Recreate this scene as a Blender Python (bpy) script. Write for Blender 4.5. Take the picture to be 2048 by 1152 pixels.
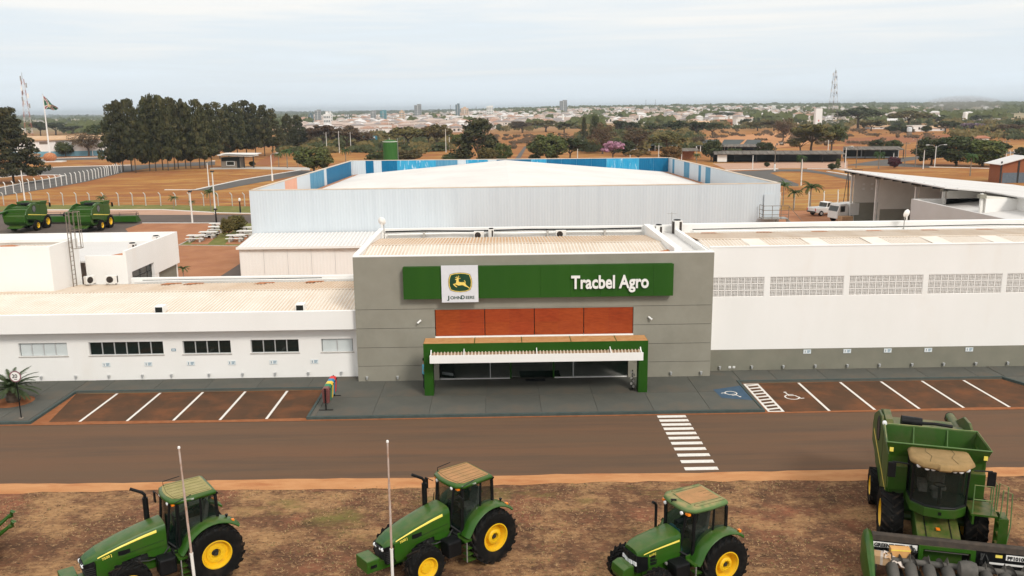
import bpy, math, random
from mathutils import Vector, Matrix
R = math.radians
for o in list(bpy.data.objects): bpy.data.objects.remove(o)
scene = bpy.context.scene
COL = scene.collection

# ------------------------------------------------------------------ camera
CAM_H = 15.0; FPX = 1720.0; PITCH = R(11.7); ROLL = R(.65); YAW = R(.8)
fw = Vector((math.sin(YAW)*math.cos(PITCH), math.cos(YAW)*math.cos(PITCH), -math.sin(PITCH)))
r0 = Vector((math.cos(YAW), -math.sin(YAW), 0)); u0 = r0.cross(fw)
cr = r0*math.cos(ROLL) - u0*math.sin(ROLL); cu = u0*math.cos(ROLL) + r0*math.sin(ROLL)
cam_d = bpy.data.cameras.new('camera'); cam = bpy.data.objects.new('camera', cam_d); COL.objects.link(cam)
mw = Matrix((cr, cu, -fw)).transposed().to_4x4(); mw.translation = (0, 0, CAM_H)
cam.matrix_world = mw
cam_d.sensor_width = 36; cam_d.lens = 36*FPX/2048; cam_d.clip_start = .5; cam_d.clip_end = 40000
scene.camera = cam

# ------------------------------------------------------------------ world: pale overcast sky
SUN_EL = R(40); SUN_AZ = R(150)          # azimuth clockwise from +Y: behind the camera, to the right
world = bpy.data.worlds.new('World'); scene.world = world; world.use_nodes = True
wn = world.node_tree.nodes; wl = world.node_tree.links; wn.clear()
def wnode(t, **k):
    n = wn.new(t)
    for a, b in k.items(): setattr(n, a, b)
    return n
sky = wnode('ShaderNodeTexSky', sky_type='NISHITA', sun_disc=False, sun_elevation=SUN_EL, sun_rotation=SUN_AZ, air_density=1.2, dust_density=3.0)
tc = wnode('ShaderNodeTexCoord')
sep = wnode('ShaderNodeSeparateXYZ'); wl.new(tc.outputs['Generated'], sep.inputs[0])
mp = wnode('ShaderNodeMapping'); mp.inputs['Scale'].default_value = (1.3, 1.3, 24); wl.new(tc.outputs['Generated'], mp.inputs[0])
nz = wnode('ShaderNodeTexNoise'); nz.inputs['Scale'].default_value = 1.7; nz.inputs['Detail'].default_value = 7; nz.inputs['Roughness'].default_value = .58; nz.inputs['Distortion'].default_value = .4
wl.new(mp.outputs[0], nz.inputs['Vector'])
# cloud cover thickens with height above the horizon
mr = wnode('ShaderNodeMapRange'); mr.inputs['From Min'].default_value = 0.0; mr.inputs['From Max'].default_value = .125
wl.new(sep.outputs['Z'], mr.inputs['Value'])
ad = wnode('ShaderNodeMath', operation='MULTIPLY_ADD'); ad.inputs[1].default_value = 1.9; ad.inputs[2].default_value = -.93
wl.new(nz.outputs['Fac'], ad.inputs[0])
ad2 = wnode('ShaderNodeMath', operation='ADD', use_clamp=True); wl.new(mr.outputs[0], ad2.inputs[0]); wl.new(ad.outputs[0], ad2.inputs[1])
rp = wnode('ShaderNodeValToRGB'); e = rp.color_ramp.elements
e[0].position = 0; e[0].color = (.79, .875, .945, 1); e[1].position = 1; e[1].color = (.905, .895, .87, 1)
e2 = rp.color_ramp.elements.new(.5); e2.color = (.745, .81, .86, 1)
wl.new(ad2.outputs[0], rp.inputs[0])
# overcast skies brighten towards the zenith
mz = wnode('ShaderNodeMapRange'); mz.inputs['From Min'].default_value = .1; mz.inputs['From Max'].default_value = 1; mz.inputs['To Min'].default_value = 7.9; mz.inputs['To Max'].default_value = 9.6
wl.new(sep.outputs['Z'], mz.inputs['Value'])
sc = wnode('ShaderNodeVectorMath', operation='SCALE'); wl.new(rp.outputs[0], sc.inputs[0]); wl.new(mz.outputs[0], sc.inputs['Scale'])
mx = wnode('ShaderNodeMix', data_type='RGBA'); mx.inputs['Factor'].default_value = .94
wl.new(sky.outputs[0], mx.inputs['A']); wl.new(sc.outputs[0], mx.inputs['B'])
bg = wnode('ShaderNodeBackground'); bg.inputs['Strength'].default_value = .1; wl.new(mx.outputs['Result'], bg.inputs['Color'])
wo = wnode('ShaderNodeOutputWorld'); wl.new(bg.outputs[0], wo.inputs['Surface'])

# ------------------------------------------------------------------ sun behind thin cloud
sl = bpy.data.lights.new('sun', 'SUN'); sl.energy = 1.5; sl.angle = R(13); sl.color = (1, .95, .87)
so = bpy.data.objects.new('sun', sl); COL.objects.link(so)
sd = Vector((math.sin(SUN_AZ)*math.cos(SUN_EL), math.cos(SUN_AZ)*math.cos(SUN_EL), math.sin(SUN_EL)))
so.rotation_euler = (-sd).to_track_quat('-Z', 'Y').to_euler(); so.location = (0, 0, 60)

vs = scene.view_settings; vs.view_transform = 'Standard'; vs.look = 'None'; vs.exposure = .5; vs.gamma = 1; vs.use_curve_mapping = False
scene.render.resolution_x = 1024; scene.render.resolution_y = 576
scene.render.engine = 'CYCLES'
scene.cycles.max_bounces = 6; scene.cycles.volume_bounces = 0; scene.cycles.transparent_max_bounces = 16

# ------------------------------------------------------------------ helpers
CAMP = Vector((0, 0, CAM_H))
def ray(px, py): return fw*FPX + cr*(px-1024) - cu*(py-576)
def G(px, py, z=0):
    d = ray(px, py); return CAMP + d*((z-CAM_H)/d.z)
def AtY(px, py, y):
    d = ray(px, py); return CAMP + d*(y/d.y)
def AtX(px, py, x):
    d = ray(px, py); return CAMP + d*(x/d.x)

def tag(o, label=None, cat=None, group=None, kind=None):
    if label: o['label'] = label
    if cat: o['category'] = cat
    if group: o['group'] = group
    if kind: o['kind'] = kind
    return o
def thing(name, label, cat, loc=(0, 0, 0), rz=0, group=None, scale=None):
    o = bpy.data.objects.new(name, None); COL.objects.link(o); o.empty_display_size = .3
    o.location = loc; o.rotation_euler = (0, 0, rz)
    if scale: o.scale = scale
    return tag(o, label, cat, group)
def copy_tree(o, parent=None):
    c = o.copy(); COL.objects.link(c); c.parent = parent
    for ch in o.children: copy_tree(ch, c)
    return c
def inst(name, mesh, parent=None, loc=(0, 0, 0), rz=0, scale=None):
    o = bpy.data.objects.new(name, mesh); COL.objects.link(o); o.parent = parent
    o.location = loc; o.rotation_euler = (0, 0, rz)
    if scale: o.scale = scale
    return o

class MB:
    def __init__(s): s.v = []; s.f = []; s.m = []
    def add(s, vs, fs, mat=0):
        b = len(s.v); s.v += [tuple(p) for p in vs]
        s.f += [tuple(i+b for i in f) for f in fs]; s.m += [mat]*len(fs); return s
    def box(s, x0, x1, y0, y1, z0, z1, mat=0):
        return s.add([(x0,y0,z0),(x1,y0,z0),(x1,y1,z0),(x0,y1,z0),(x0,y0,z1),(x1,y0,z1),(x1,y1,z1),(x0,y1,z1)],
                     [(0,3,2,1),(4,5,6,7),(0,1,5,4),(1,2,6,5),(2,3,7,6),(3,0,4,7)], mat)
    def hexa(s, b, t, mat=0):          # four bottom points, four top points
        return s.add(list(b)+list(t), [(0,3,2,1),(4,5,6,7),(0,1,5,4),(1,2,6,5),(2,3,7,6),(3,0,4,7)], mat)
    def quad(s, a, b, c, d, mat=0): return s.add([a,b,c,d], [(0,1,2,3)], mat)
    def poly(s, pts, mat=0): return s.add(pts, [tuple(range(len(pts)))], mat)
    def slab(s, pts, z0, z1, mat=0):   # vertical prism over a ground polygon (counter-clockwise)
        n = len(pts)
        v = [(p[0],p[1],z0) for p in pts]+[(p[0],p[1],z1) for p in pts]
        f = [tuple(range(n-1,-1,-1)), tuple(range(n,2*n))]+[(i,(i+1)%n,n+(i+1)%n,n+i) for i in range(n)]
        return s.add(v, f, mat)
    def prism(s, poly, axis, a, b, mat=0):   # extrude 2-D outline along axis
        n = len(poly); vs = []
        for t in (a, b):
            for (p, q) in poly:
                vs.append({'x':(t,p,q), 'y':(p,t,q), 'z':(p,q,t)}[axis])
        f = [tuple(range(n)), tuple(range(2*n-1,n-1,-1))]+[(i,n+i,n+(i+1)%n,(i+1)%n) for i in range(n)]
        return s.add(vs, f, mat)
    def tube(s, pts, r, n=8, mat=0, cap=True):
        pts = [Vector(p) for p in pts]; m = len(pts)
        rr = r if isinstance(r, (list, tuple)) else [r]*m
        vs = []; up = None
        for i, p in enumerate(pts):
            t = (pts[min(i+1,m-1)]-pts[max(i-1,0)]).normalized()
            if up is None:
                up = Vector((0,0,1)) if abs(t.z) < .9 else Vector((1,0,0))
            a = t.cross(up)
            if a.length < 1e-4: a = t.cross(Vector((0,1,0)))
            a.normalize(); b = t.cross(a); up = b.cross(t) if False else up
            for k in range(n):
                w = 2*math.pi*k/n
                vs.append(p + (a*math.cos(w)+b*math.sin(w))*rr[i])
        f = []
        for i in range(m-1):
            for k in range(n):
                f.append((i*n+k, i*n+(k+1)%n, (i+1)*n+(k+1)%n, (i+1)*n+k))
        if cap: f.append(tuple(range(n-1,-1,-1))); f.append(tuple(range((m-1)*n, m*n)))
        return s.add(vs, f, mat)
    def bar(s, p, q, r, n=6, mat=0): return s.tube([p, q], r, n, mat)
    def lathe(s, prof, o=(0,0,0), axis='z', n=24, mat=0, closed=False, cap=True):   # prof: (radius, height)
        vs = []; m = len(prof); o = Vector(o)
        for (r, h) in prof:
            for k in range(n):
                w = 2*math.pi*k/n; c, d = r*math.cos(w), r*math.sin(w)
                vs.append(o+Vector({'z':(c,d,h),'y':(c,h,d),'x':(h,c,d)}[axis]))
        f = []
        for i in range(m if closed else m-1):
            j = (i+1) % m
            for k in range(n):
                q = (i*n+k, i*n+(k+1)%n, j*n+(k+1)%n, j*n+k)
                f.append(q)
        if not closed and cap:
            if prof[0][0] > 1e-5: f.append(tuple(range(n-1,-1,-1)))
            if prof[-1][0] > 1e-5: f.append(tuple(range((m-1)*n, m*n)))
        return s.add(vs, f, mat)
    def xform(s, M, start=0):
        s.v[start:] = [tuple(M @ Vector(p)) for p in s.v[start:]]; return s
    def mesh(s, name, mats, smooth=None):
        me = bpy.data.meshes.new(name); me.from_pydata(s.v, [], s.f)
        for m in (mats if isinstance(mats, (list, tuple)) else [mats]): me.materials.append(m)
        me.polygons.foreach_set('material_index', s.m)
        if smooth is not None:
            me.polygons.foreach_set('use_smooth', [True]*len(s.f))
            me.set_sharp_from_angle(angle=R(smooth))
        me.update(); return me
    def build(s, name, mats, parent=None, smooth=None, loc=(0,0,0), rz=0, bevel=0, fixn=False):
        me = s.mesh(name, mats, smooth)
        if fixn or bevel:
            import bmesh
            bm = bmesh.new(); bm.from_mesh(me); bmesh.ops.recalc_face_normals(bm, faces=bm.faces)
            bm.to_mesh(me); bm.free()
        o = inst(name, me, parent, loc, rz)
        if bevel:
            b = o.modifiers.new('bevel', 'BEVEL'); b.width = bevel; b.segments = 2; b.limit_method = 'ANGLE'; b.angle_limit = R(40)
        return o

# ------------------------------------------------------------------ materials
def mat(name, c1, c2=None, scale=4.0, rough=.7, metal=0.0, bump=0.0, detail=5, pos=(.35,.65), stretch=None, coat=0.0, stain=None, stain_scale=.4, stain_pos=(.55,.75), rnd=0.0, dust=None, dust_amt=.8, spec=None, bscale=None):
    m = bpy.data.materials.new(name); m.use_nodes = True
    N = m.node_tree.nodes; L = m.node_tree.links
    b = N['Principled BSDF']; b.inputs['Roughness'].default_value = rough; b.inputs['Metallic'].default_value = metal
    b.inputs['Coat Weight'].default_value = coat; b.inputs['Specular IOR Level'].default_value = spec if spec is not None else (.18 if rough >= .5 else .45)
    if c2 is None: c2 = c1
    t = N.new('ShaderNodeTexCoord'); vec = t.outputs['Object']
    if stretch:
        mp = N.new('ShaderNodeMapping'); mp.inputs['Scale'].default_value = stretch; L.new(vec, mp.inputs[0]); vec2 = mp.outputs[0]
    else: vec2 = vec
    n = N.new('ShaderNodeTexNoise'); n.inputs['Scale'].default_value = scale; n.inputs['Detail'].default_value = detail; n.inputs['Roughness'].default_value = .6
    L.new(vec2, n.inputs['Vector'])
    r = N.new('ShaderNodeValToRGB'); r.color_ramp.elements[0].position = pos[0]; r.color_ramp.elements[1].position = pos[1]
    r.color_ramp.elements[0].color = (*c1, 1); r.color_ramp.elements[1].color = (*c2, 1)
    L.new(n.outputs['Fac'], r.inputs[0]); col = r.outputs[0]
    def mixin(fac, c):
        nonlocal col
        x = N.new('ShaderNodeMix'); x.data_type = 'RGBA'; L.new(fac, x.inputs['Factor']); L.new(col, x.inputs['A'])
        x.inputs['B'].default_value = (*c, 1); col = x.outputs['Result']
    if stain:
        n2 = N.new('ShaderNodeTexNoise'); n2.inputs['Scale'].default_value = stain_scale; n2.inputs['Detail'].default_value = 8; n2.inputs['Roughness'].default_value = .65
        L.new(vec2 if stretch else vec, n2.inputs['Vector'])
        mr = N.new('ShaderNodeMapRange'); mr.inputs['From Min'].default_value = stain_pos[0]; mr.inputs['From Max'].default_value = stain_pos[1]
        L.new(n2.outputs['Fac'], mr.inputs['Value']); mixin(mr.outputs[0], stain)
    if dust:
        g = N.new('ShaderNodeNewGeometry'); sx = N.new('ShaderNodeSeparateXYZ'); L.new(g.outputs['Normal'], sx.inputs[0])
        mr = N.new('ShaderNodeMapRange'); mr.inputs['From Min'].default_value = .55; mr.inputs['From Max'].default_value = .98; mr.inputs['To Max'].default_value = dust_amt
        L.new(sx.outputs['Z'], mr.inputs['Value'])
        n3 = N.new('ShaderNodeTexNoise'); n3.inputs['Scale'].default_value = 3.5; n3.inputs['Detail'].default_value = 6; L.new(vec, n3.inputs['Vector'])
        q = N.new('ShaderNodeMapRange'); q.inputs['From Min'].default_value = .3; q.inputs['From Max'].default_value = .62; L.new(n3.outputs['Fac'], q.inputs['Value'])
        mm = N.new('ShaderNodeMath'); mm.operation = 'MULTIPLY'; L.new(mr.outputs[0], mm.inputs[0]); L.new(q.outputs[0], mm.inputs[1])
        mixin(mm.outputs[0], dust)
    if rnd:
        oi = N.new('ShaderNodeObjectInfo'); mr = N.new('ShaderNodeMapRange'); mr.inputs['To Min'].default_value = 1-rnd; mr.inputs['To Max'].default_value = 1+rnd
        L.new(oi.outputs['Random'], mr.inputs['Value'])
        h = N.new('ShaderNodeHueSaturation'); L.new(col, h.inputs['Color']); L.new(mr.outputs[0], h.inputs['Value'])
        mh = N.new('ShaderNodeMapRange'); mh.inputs['To Min'].default_value = .5-rnd*.08; mh.inputs['To Max'].default_value = .5+rnd*.05
        mu = N.new('ShaderNodeMath'); mu.operation = 'FRACT'; mu2 = N.new('ShaderNodeMath'); mu2.operation = 'MULTIPLY'; mu2.inputs[1].default_value = 7.31
        L.new(oi.outputs['Random'], mu2.inputs[0]); L.new(mu2.outputs[0], mu.inputs[0]); L.new(mu.outputs[0], mh.inputs['Value']); L.new(mh.outputs[0], h.inputs['Hue'])
        col = h.outputs[0]
    L.new(col, b.inputs['Base Color'])
    if bump:
        if bscale:
            nb = N.new('ShaderNodeTexNoise'); nb.inputs['Scale'].default_value = bscale; nb.inputs['Detail'].default_value = 6; L.new(vec, nb.inputs['Vector'])
        else: nb = n
        bu = N.new('ShaderNodeBump'); bu.inputs['Strength'].default_value = bump; bu.inputs['Distance'].default_value = .02
        L.new(nb.outputs['Fac'], bu.inputs['Height']); L.new(bu.outputs[0], b.inputs['Normal'])
    return m
def glass(name, tint, rough=.05, alpha=.35):
    m = bpy.data.materials.new(name); m.use_nodes = True
    b = m.node_tree.nodes['Principled BSDF']
    b.inputs['Base Color'].default_value = (*tint, 1); b.inputs['Roughness'].default_value = rough
    b.inputs['Alpha'].default_value = alpha; b.inputs['Specular IOR Level'].default_value = .6
    return m
M = {}
M['white'] = mat('white_paint', (.80,.785,.755), (.83,.815,.79), scale=.5, rough=.8, stain=(.755,.70,.635), stain_scale=.22, stain_pos=(.58,.90), stretch=(1,1,.35))
M['white_clean'] = mat('white_enamel', (.78,.77,.74), (.82,.81,.78), rough=.5, scale=2)
M['grey_wall'] = mat('grey_render', (.255,.24,.195), (.285,.27,.222), scale=.8, rough=.85, stain=(.235,.225,.185), stain_scale=.3, bump=.05, bscale=60)
M['grey_base'] = mat('grey_dado_paint', (.195,.19,.15), (.225,.215,.17), scale=.9, rough=.85, stain=(.18,.155,.118), stain_scale=.5)
M['sign_green'] = mat('sign_green_sheet', (.022,.080,.010), (.026,.090,.011), scale=.4, detail=1, rough=.55, spec=.1, stretch=(2.2,1,.2))
M['gate_green'] = mat('portal_green_paint', (.016,.068,.005), (.020,.080,.007), scale=.5, rough=.5, spec=.15, detail=1)
M['rust_panel'] = mat('red_brown_wood_panel', (.25,.038,.008), (.33,.058,.012), scale=3, rough=.6, stretch=(1,1,5), stain=(.21,.034,.008), stain_scale=.9, rnd=.05)
M['dust_top'] = mat('orange_dust_on_paint', (.42,.20,.075), (.50,.27,.115), scale=3, rough=.95)
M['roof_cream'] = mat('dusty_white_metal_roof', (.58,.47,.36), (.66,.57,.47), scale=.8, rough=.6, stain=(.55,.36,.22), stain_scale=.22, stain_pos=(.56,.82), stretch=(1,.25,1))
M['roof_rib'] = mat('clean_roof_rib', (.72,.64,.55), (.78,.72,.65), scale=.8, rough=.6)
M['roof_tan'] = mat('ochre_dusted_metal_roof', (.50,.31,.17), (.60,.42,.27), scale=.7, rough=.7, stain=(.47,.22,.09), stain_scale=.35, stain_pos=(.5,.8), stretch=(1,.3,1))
M['roof_white'] = mat('white_membrane_roof', (.60,.575,.55), (.66,.64,.615), scale=.15, rough=.7, stain=(.62,.56,.51), stain_scale=.08, stain_pos=(.6,.85))
M['clad'] = mat('pale_blue_grey_cladding', (.565,.615,.655), (.60,.65,.685), scale=.5, rough=.5, stretch=(3,1,.12), metal=0)
M['clad_white'] = mat('off_white_cladding', (.74,.72,.69), (.79,.77,.745), scale=.6, rough=.5, stretch=(3,1,.2))
M['blue_dark'] = mat('deep_blue_cladding', (.004,.12,.25), (.006,.145,.29), scale=1.5, rough=.5, stretch=(2,2,.3), stain=(.03,.22,.38), stain_scale=.8, stain_pos=(.6,.8))
M['blue_light'] = mat('faded_blue_cladding', (.02,.28,.50), (.06,.36,.56), scale=1.1, rough=.6, stretch=(2,2,.4), stain=(.45,.62,.72), stain_scale=1.3, stain_pos=(.56,.63))
M['blue_pale'] = mat('weathered_blue_cladding', (.14,.32,.44), (.05,.22,.38), scale=2.2, rough=.6, stretch=(3,3,.15))
M['salmon'] = mat('salmon_cladding', (.72,.36,.24), (.76,.42,.30), scale=1.5, rough=.6, stretch=(2,2,.3))
M['rustline'] = mat('rusty_dirt_streak', (.35,.12,.05), (.55,.25,.12), scale=5, rough=.95)
M['concrete'] = mat('concrete', (.40,.37,.33), (.52,.49,.45), scale=3, rough=.9, bump=.1)
M['white_conc'] = mat('whitewashed_concrete', (.68,.66,.62), (.76,.74,.70), scale=3, rough=.9)
M['black'] = mat('black_plastic', (.005,.0055,.006), (.009,.0095,.010), rough=.45, spec=.18)
M['dark'] = mat('dark_interior', (.012,.014,.013), (.02,.022,.02), rough=.9)
M['dark_metal'] = mat('dark_metal', (.03,.03,.03), (.05,.05,.048), rough=.5, metal=.3)
M['steel'] = mat('galvanised_steel', (.30,.29,.27), (.40,.39,.37), rough=.5, metal=.5, scale=8)
M['steel_brown'] = mat('weathered_steel', (.16,.13,.10), (.24,.20,.165), rough=.7, scale=8)
M['alu'] = mat('aluminium', (.55,.56,.56), (.62,.63,.63), rough=.4, metal=.4)
M['win_dark'] = glass('window_glass_dark', (.010,.018,.016), .04, .78)
M['win_frost'] = mat('frosted_film_glass', (.55,.60,.60), (.62,.66,.66), rough=.25, scale=1.2)
M['door_glass'] = glass('entrance_glass', (.008,.022,.014), .03, .26)
M['ac_white'] = mat('ac_casing', (.66,.65,.62), (.74,.73,.70), rough=.5)
M['fin'] = mat('ac_fins', (.045,.035,.03), (.07,.055,.045), rough=.7)
M['sign_plate'] = mat('pale_sign_plate', (.62,.68,.70), (.68,.73,.75), rough=.4)
M['sign_ink'] = mat('blue_sign_ink', (.05,.16,.24), (.08,.20,.30), rough=.5)
M['paint_white'] = mat('white_road_paint', (.66,.62,.56), (.74,.71,.66), scale=6, rough=.8, stain=(.50,.38,.28), stain_scale=2.5, stain_pos=(.58,.8))
M['paint_blue'] = mat('blue_pavement_paint', (.045,.085,.13), (.06,.10,.15), scale=3, rough=.85)
M['jd_green'] = mat('tractor_green_paint', (.020,.082,.005), (.025,.094,.007), scale=2, rough=.34, coat=.12, spec=.35, dust=(.15,.14,.05), dust_amt=.36, stain=(.045,.080,.016), stain_scale=1.6, stain_pos=(.5,.8))
M['jd_green_dusty'] = mat('dusty_green_roof', (.09,.17,.055), (.12,.19,.075), scale=2, rough=.65, dust=(.34,.26,.12), dust_amt=.9)
M['jd_roof_orange'] = mat('cab_roof_red_dust', (.33,.19,.085), (.42,.22,.10), scale=3, rough=.9)
M['jd_yellow'] = mat('wheel_yellow_paint', (.74,.44,.010), (.80,.50,.015), scale=3, rough=.4, stain=(.55,.33,.03), stain_scale=2.5, stain_pos=(.58,.75))
M['stripe_yellow'] = mat('stripe_yellow', (.85,.68,.10), (.9,.74,.16), rough=.35)
M['tyre'] = mat('tyre_rubber', (.005,.005,.005), (.009,.009,.0085), scale=6, rough=.75, spec=.12, stain=(.032,.024,.018), stain_scale=2.2, stain_pos=(.52,.85))
M['tyre_lug'] = mat('tyre_lug_rubber', (.006,.006,.006), (.012,.011,.010), scale=6, rough=.8, spec=.12, stain=(.075,.050,.034), stain_scale=2.0, stain_pos=(.50,.76))
M['cab_glass'] = glass('cab_glass', (.006,.016,.012), .03, .52)
M['lamp_glass'] = mat('headlamp_lens', (.75,.77,.78), (.85,.86,.87), rough=.12)
M['amber'] = mat('amber_lens', (.85,.20,.015), (.9,.26,.02), rough=.25)
M['red'] = mat('red_plastic', (.55,.02,.02), (.62,.04,.03), rough=.4)
M['seat'] = mat('grey_seat_fabric', (.10,.10,.09), (.15,.15,.14), rough=.9, scale=10)
M['cardboard'] = mat('cardboard', (.46,.28,.15), (.54,.35,.20), rough=.9, scale=4)
M['plastic_bag'] = mat('pale_plastic_wrap', (.50,.42,.36), (.60,.52,.46), rough=.4, scale=7)
M['blue_teal'] = mat('teal_plastic', (.02,.16,.20), (.03,.20,.25), rough=.5)
# ------------------------------------------------------------------ ground materials
def ground_mat():
    m = bpy.data.materials.new('dry_grassland'); m.use_nodes = True
    N = m.node_tree.nodes; L = m.node_tree.links; b = N['Principled BSDF']; b.inputs['Roughness'].default_value = .95; b.inputs['Specular IOR Level'].default_value = .1
    t = N.new('ShaderNodeTexCoord'); v = t.outputs['Object']
    def noise(s, d=6, stretch=None, r=.6):
        n = N.new('ShaderNodeTexNoise'); n.inputs['Scale'].default_value = s; n.inputs['Detail'].default_value = d; n.inputs['Roughness'].default_value = r
        if stretch:
            mp = N.new('ShaderNodeMapping'); mp.inputs['Scale'].default_value = stretch; L.new(v, mp.inputs[0]); L.new(mp.outputs[0], n.inputs['Vector'])
        else: L.new(v, n.inputs['Vector'])
        return n.outputs['Fac']
    def rng(f, a, c):
        r = N.new('ShaderNodeMapRange'); r.inputs['From Min'].default_value = a; r.inputs['From Max'].default_value = c; L.new(f, r.inputs['Value']); return r.outputs[0]
    def mix(f, a, c):
        x = N.new('ShaderNodeMix'); x.data_type = 'RGBA'; L.new(f, x.inputs['Factor'])
        for k, q in (('A', a), ('B', c)):
            if isinstance(q, tuple): x.inputs[k].default_value = (*q, 1)
            else: L.new(q, x.inputs[k])
        return x.outputs['Result']
    # dead grass over red soil
    c = mix(rng(noise(.045, 7), .38, .62), (.33,.145,.040), (.27,.10,.034))
    c = mix(rng(noise(.18, 7, (.4,1,1)), .48, .68), c, (.45,.25,.075))
    c = mix(rng(noise(.9, 8, (.5,1,1), .7), .52, .68), c, (.19,.085,.038))
    c = mix(rng(noise(.07, 8, (.35,1,1), .7), .56, .68), c, (.40,.225,.078))
    c = mix(rng(noise(.011, 5), .56, .68), c, (.26,.095,.05))
    # town and farmland soil farther away
    s = N.new('ShaderNodeSeparateXYZ'); L.new(v, s.inputs[0])
    far = mix(rng(noise(.004, 6, (.6,1,1)), .45, .65), (.23,.19,.11), (.11,.125,.06))
    far = mix(rng(noise(.0011, 4, (.5,1,1)), .42, .56), far, (.36,.28,.17))
    c = mix(rng(s.outputs['Y'], 520, 1000), c, far)
    L.new(c, b.inputs['Base Color'])
    return m
def lawn_mat():
    m = bpy.data.materials.new('trampled_dry_lawn'); m.use_nodes = True
    N = m.node_tree.nodes; L = m.node_tree.links; b = N['Principled BSDF']; b.inputs['Roughness'].default_value = .95; b.inputs['Specular IOR Level'].default_value = .1
    t = N.new('ShaderNodeTexCoord'); v = t.outputs['Object']
    def noise(s, d=6, stretch=None, r=.62, off=0):
        n = N.new('ShaderNodeTexNoise'); n.inputs['Scale'].default_value = s; n.inputs['Detail'].default_value = d; n.inputs['Roughness'].default_value = r
        mp = N.new('ShaderNodeMapping'); mp.inputs['Scale'].default_value = stretch or (1,1,1); mp.inputs['Location'].default_value = (off,off*.7,0); L.new(v, mp.inputs[0]); L.new(mp.outputs[0], n.inputs['Vector'])
        return n.outputs['Fac']
    def rng(f, a, c):
        r = N.new('ShaderNodeMapRange'); r.inputs['From Min'].default_value = a; r.inputs['From Max'].default_value = c; L.new(f, r.inputs['Value']); return r.outputs[0]
    def mix(f, a, c):
        x = N.new('ShaderNodeMix'); x.data_type = 'RGBA'; L.new(f, x.inputs['Factor'])
        for k, q in (('A', a), ('B', c)):
            if isinstance(q, tuple): x.inputs[k].default_value = (*q, 1)
            else: L.new(q, x.inputs[k])
        return x.outputs['Result']
    soil = mix(rng(noise(1.6, 8), .35, .65), (.088,.048,.029), (.180,.085,.046))
    soil = mix(rng(noise(.35, 5, off=9), .55, .72), soil, (.26,.10,.055))
    straw = mix(rng(noise(5, 6, (.5,1,1)), .3, .7), (.23,.122,.058), (.42,.245,.115))
    cover = rng(noise(.40, 11, (.7,1,1), .80, 3), .485, .585)
    c = mix(cover, soil, straw)
    fine = rng(noise(6, 7, (.6,1,1), .78, 5), .545, .63)
    c = mix(fine, c, (.36,.215,.11))
    fd = rng(noise(7, 6, (.7,1,1), .75, 15), .56, .64)
    c = mix(fd, c, (.055,.034,.02))
    grn = rng(noise(.16, 7, (.6,1,1), .68, 21), .58, .68)
    c = mix(grn, c, (.15,.125,.040))
    L.new(c, b.inputs['Base Color'])
    bu = N.new('ShaderNodeBump'); bu.inputs['Strength'].default_value = .5; bu.inputs['Distance'].default_value = .04
    L.new(noise(9, 6, off=2), bu.inputs['Height']); L.new(bu.outputs[0], b.inputs['Normal'])
    return m
M['ground'] = ground_mat(); M['lawn'] = lawn_mat()
M['asphalt'] = mat('dusty_red_asphalt', (.142,.076,.043), (.120,.073,.044), scale=.5, rough=.9, stretch=(.10,1.3,1), stain=(.078,.056,.040), stain_scale=.75, stain_pos=(.46,.76), bump=.12, bscale=40, spec=.2)
M['asphalt_bay'] = mat('parking_bay_asphalt', (.072,.040,.022), (.100,.048,.024), scale=.6, rough=.9, stain=(.17,.066,.027), stain_scale=.5, stain_pos=(.47,.70), bump=.12, bscale=40, spec=.2)
M['asphalt_far'] = mat('grey_asphalt', (.095,.088,.080), (.12,.108,.098), scale=.15, rough=.9, spec=.2)
M['asphalt_yard'] = mat('yard_asphalt', (.095,.075,.064), (.12,.09,.074), scale=.2, rough=.9, spec=.2)
M['sand'] = mat('orange_dirt_verge', (.44,.20,.082), (.52,.26,.115), scale=2.2, rough=.95, stretch=(.3,1,1), stain=(.37,.145,.058), stain_scale=1.4, stain_pos=(.5,.7), bump=.2, bscale=14)
M['sand_red'] = mat('red_dirt_edge', (.24,.085,.032), (.30,.12,.052), scale=2.5, rough=.95)
M['slab'] = mat('grey_painted_paving', (.084,.084,.072), (.100,.098,.083), scale=.7, rough=.85, stain=(.125,.092,.064), stain_scale=.35, stain_pos=(.52,.8), bump=.05, bscale=50, spec=.3, rnd=.05)
M['kerb_dark'] = mat('dark_green_grey_kerb_paint', (.052,.072,.068), (.07,.09,.084), scale=3, rough=.8)
M['paver'] = mat('red_interlocking_pavers', (.32,.135,.062), (.39,.18,.09), scale=.35, rough=.95, stain=(.30,.125,.07), stain_scale=.5, stain_pos=(.5,.75))
M['paver_pink'] = mat('pale_brick_lot', (.42,.25,.17), (.48,.30,.21), scale=.2, rough=.95)
M['grass'] = mat('green_lawn', (.125,.135,.030), (.19,.175,.05), scale=.8, rough=.95, stain=(.28,.20,.07), stain_scale=.3, stain_pos=(.52,.75))
M['yellow_grass'] = mat('yellow_dry_grass', (.34,.17,.045), (.42,.24,.06), scale=.4, rough=.95, stretch=(.3,1,1), stain=(.31,.135,.045), stain_scale=.3, stain_pos=(.44,.62))

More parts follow.
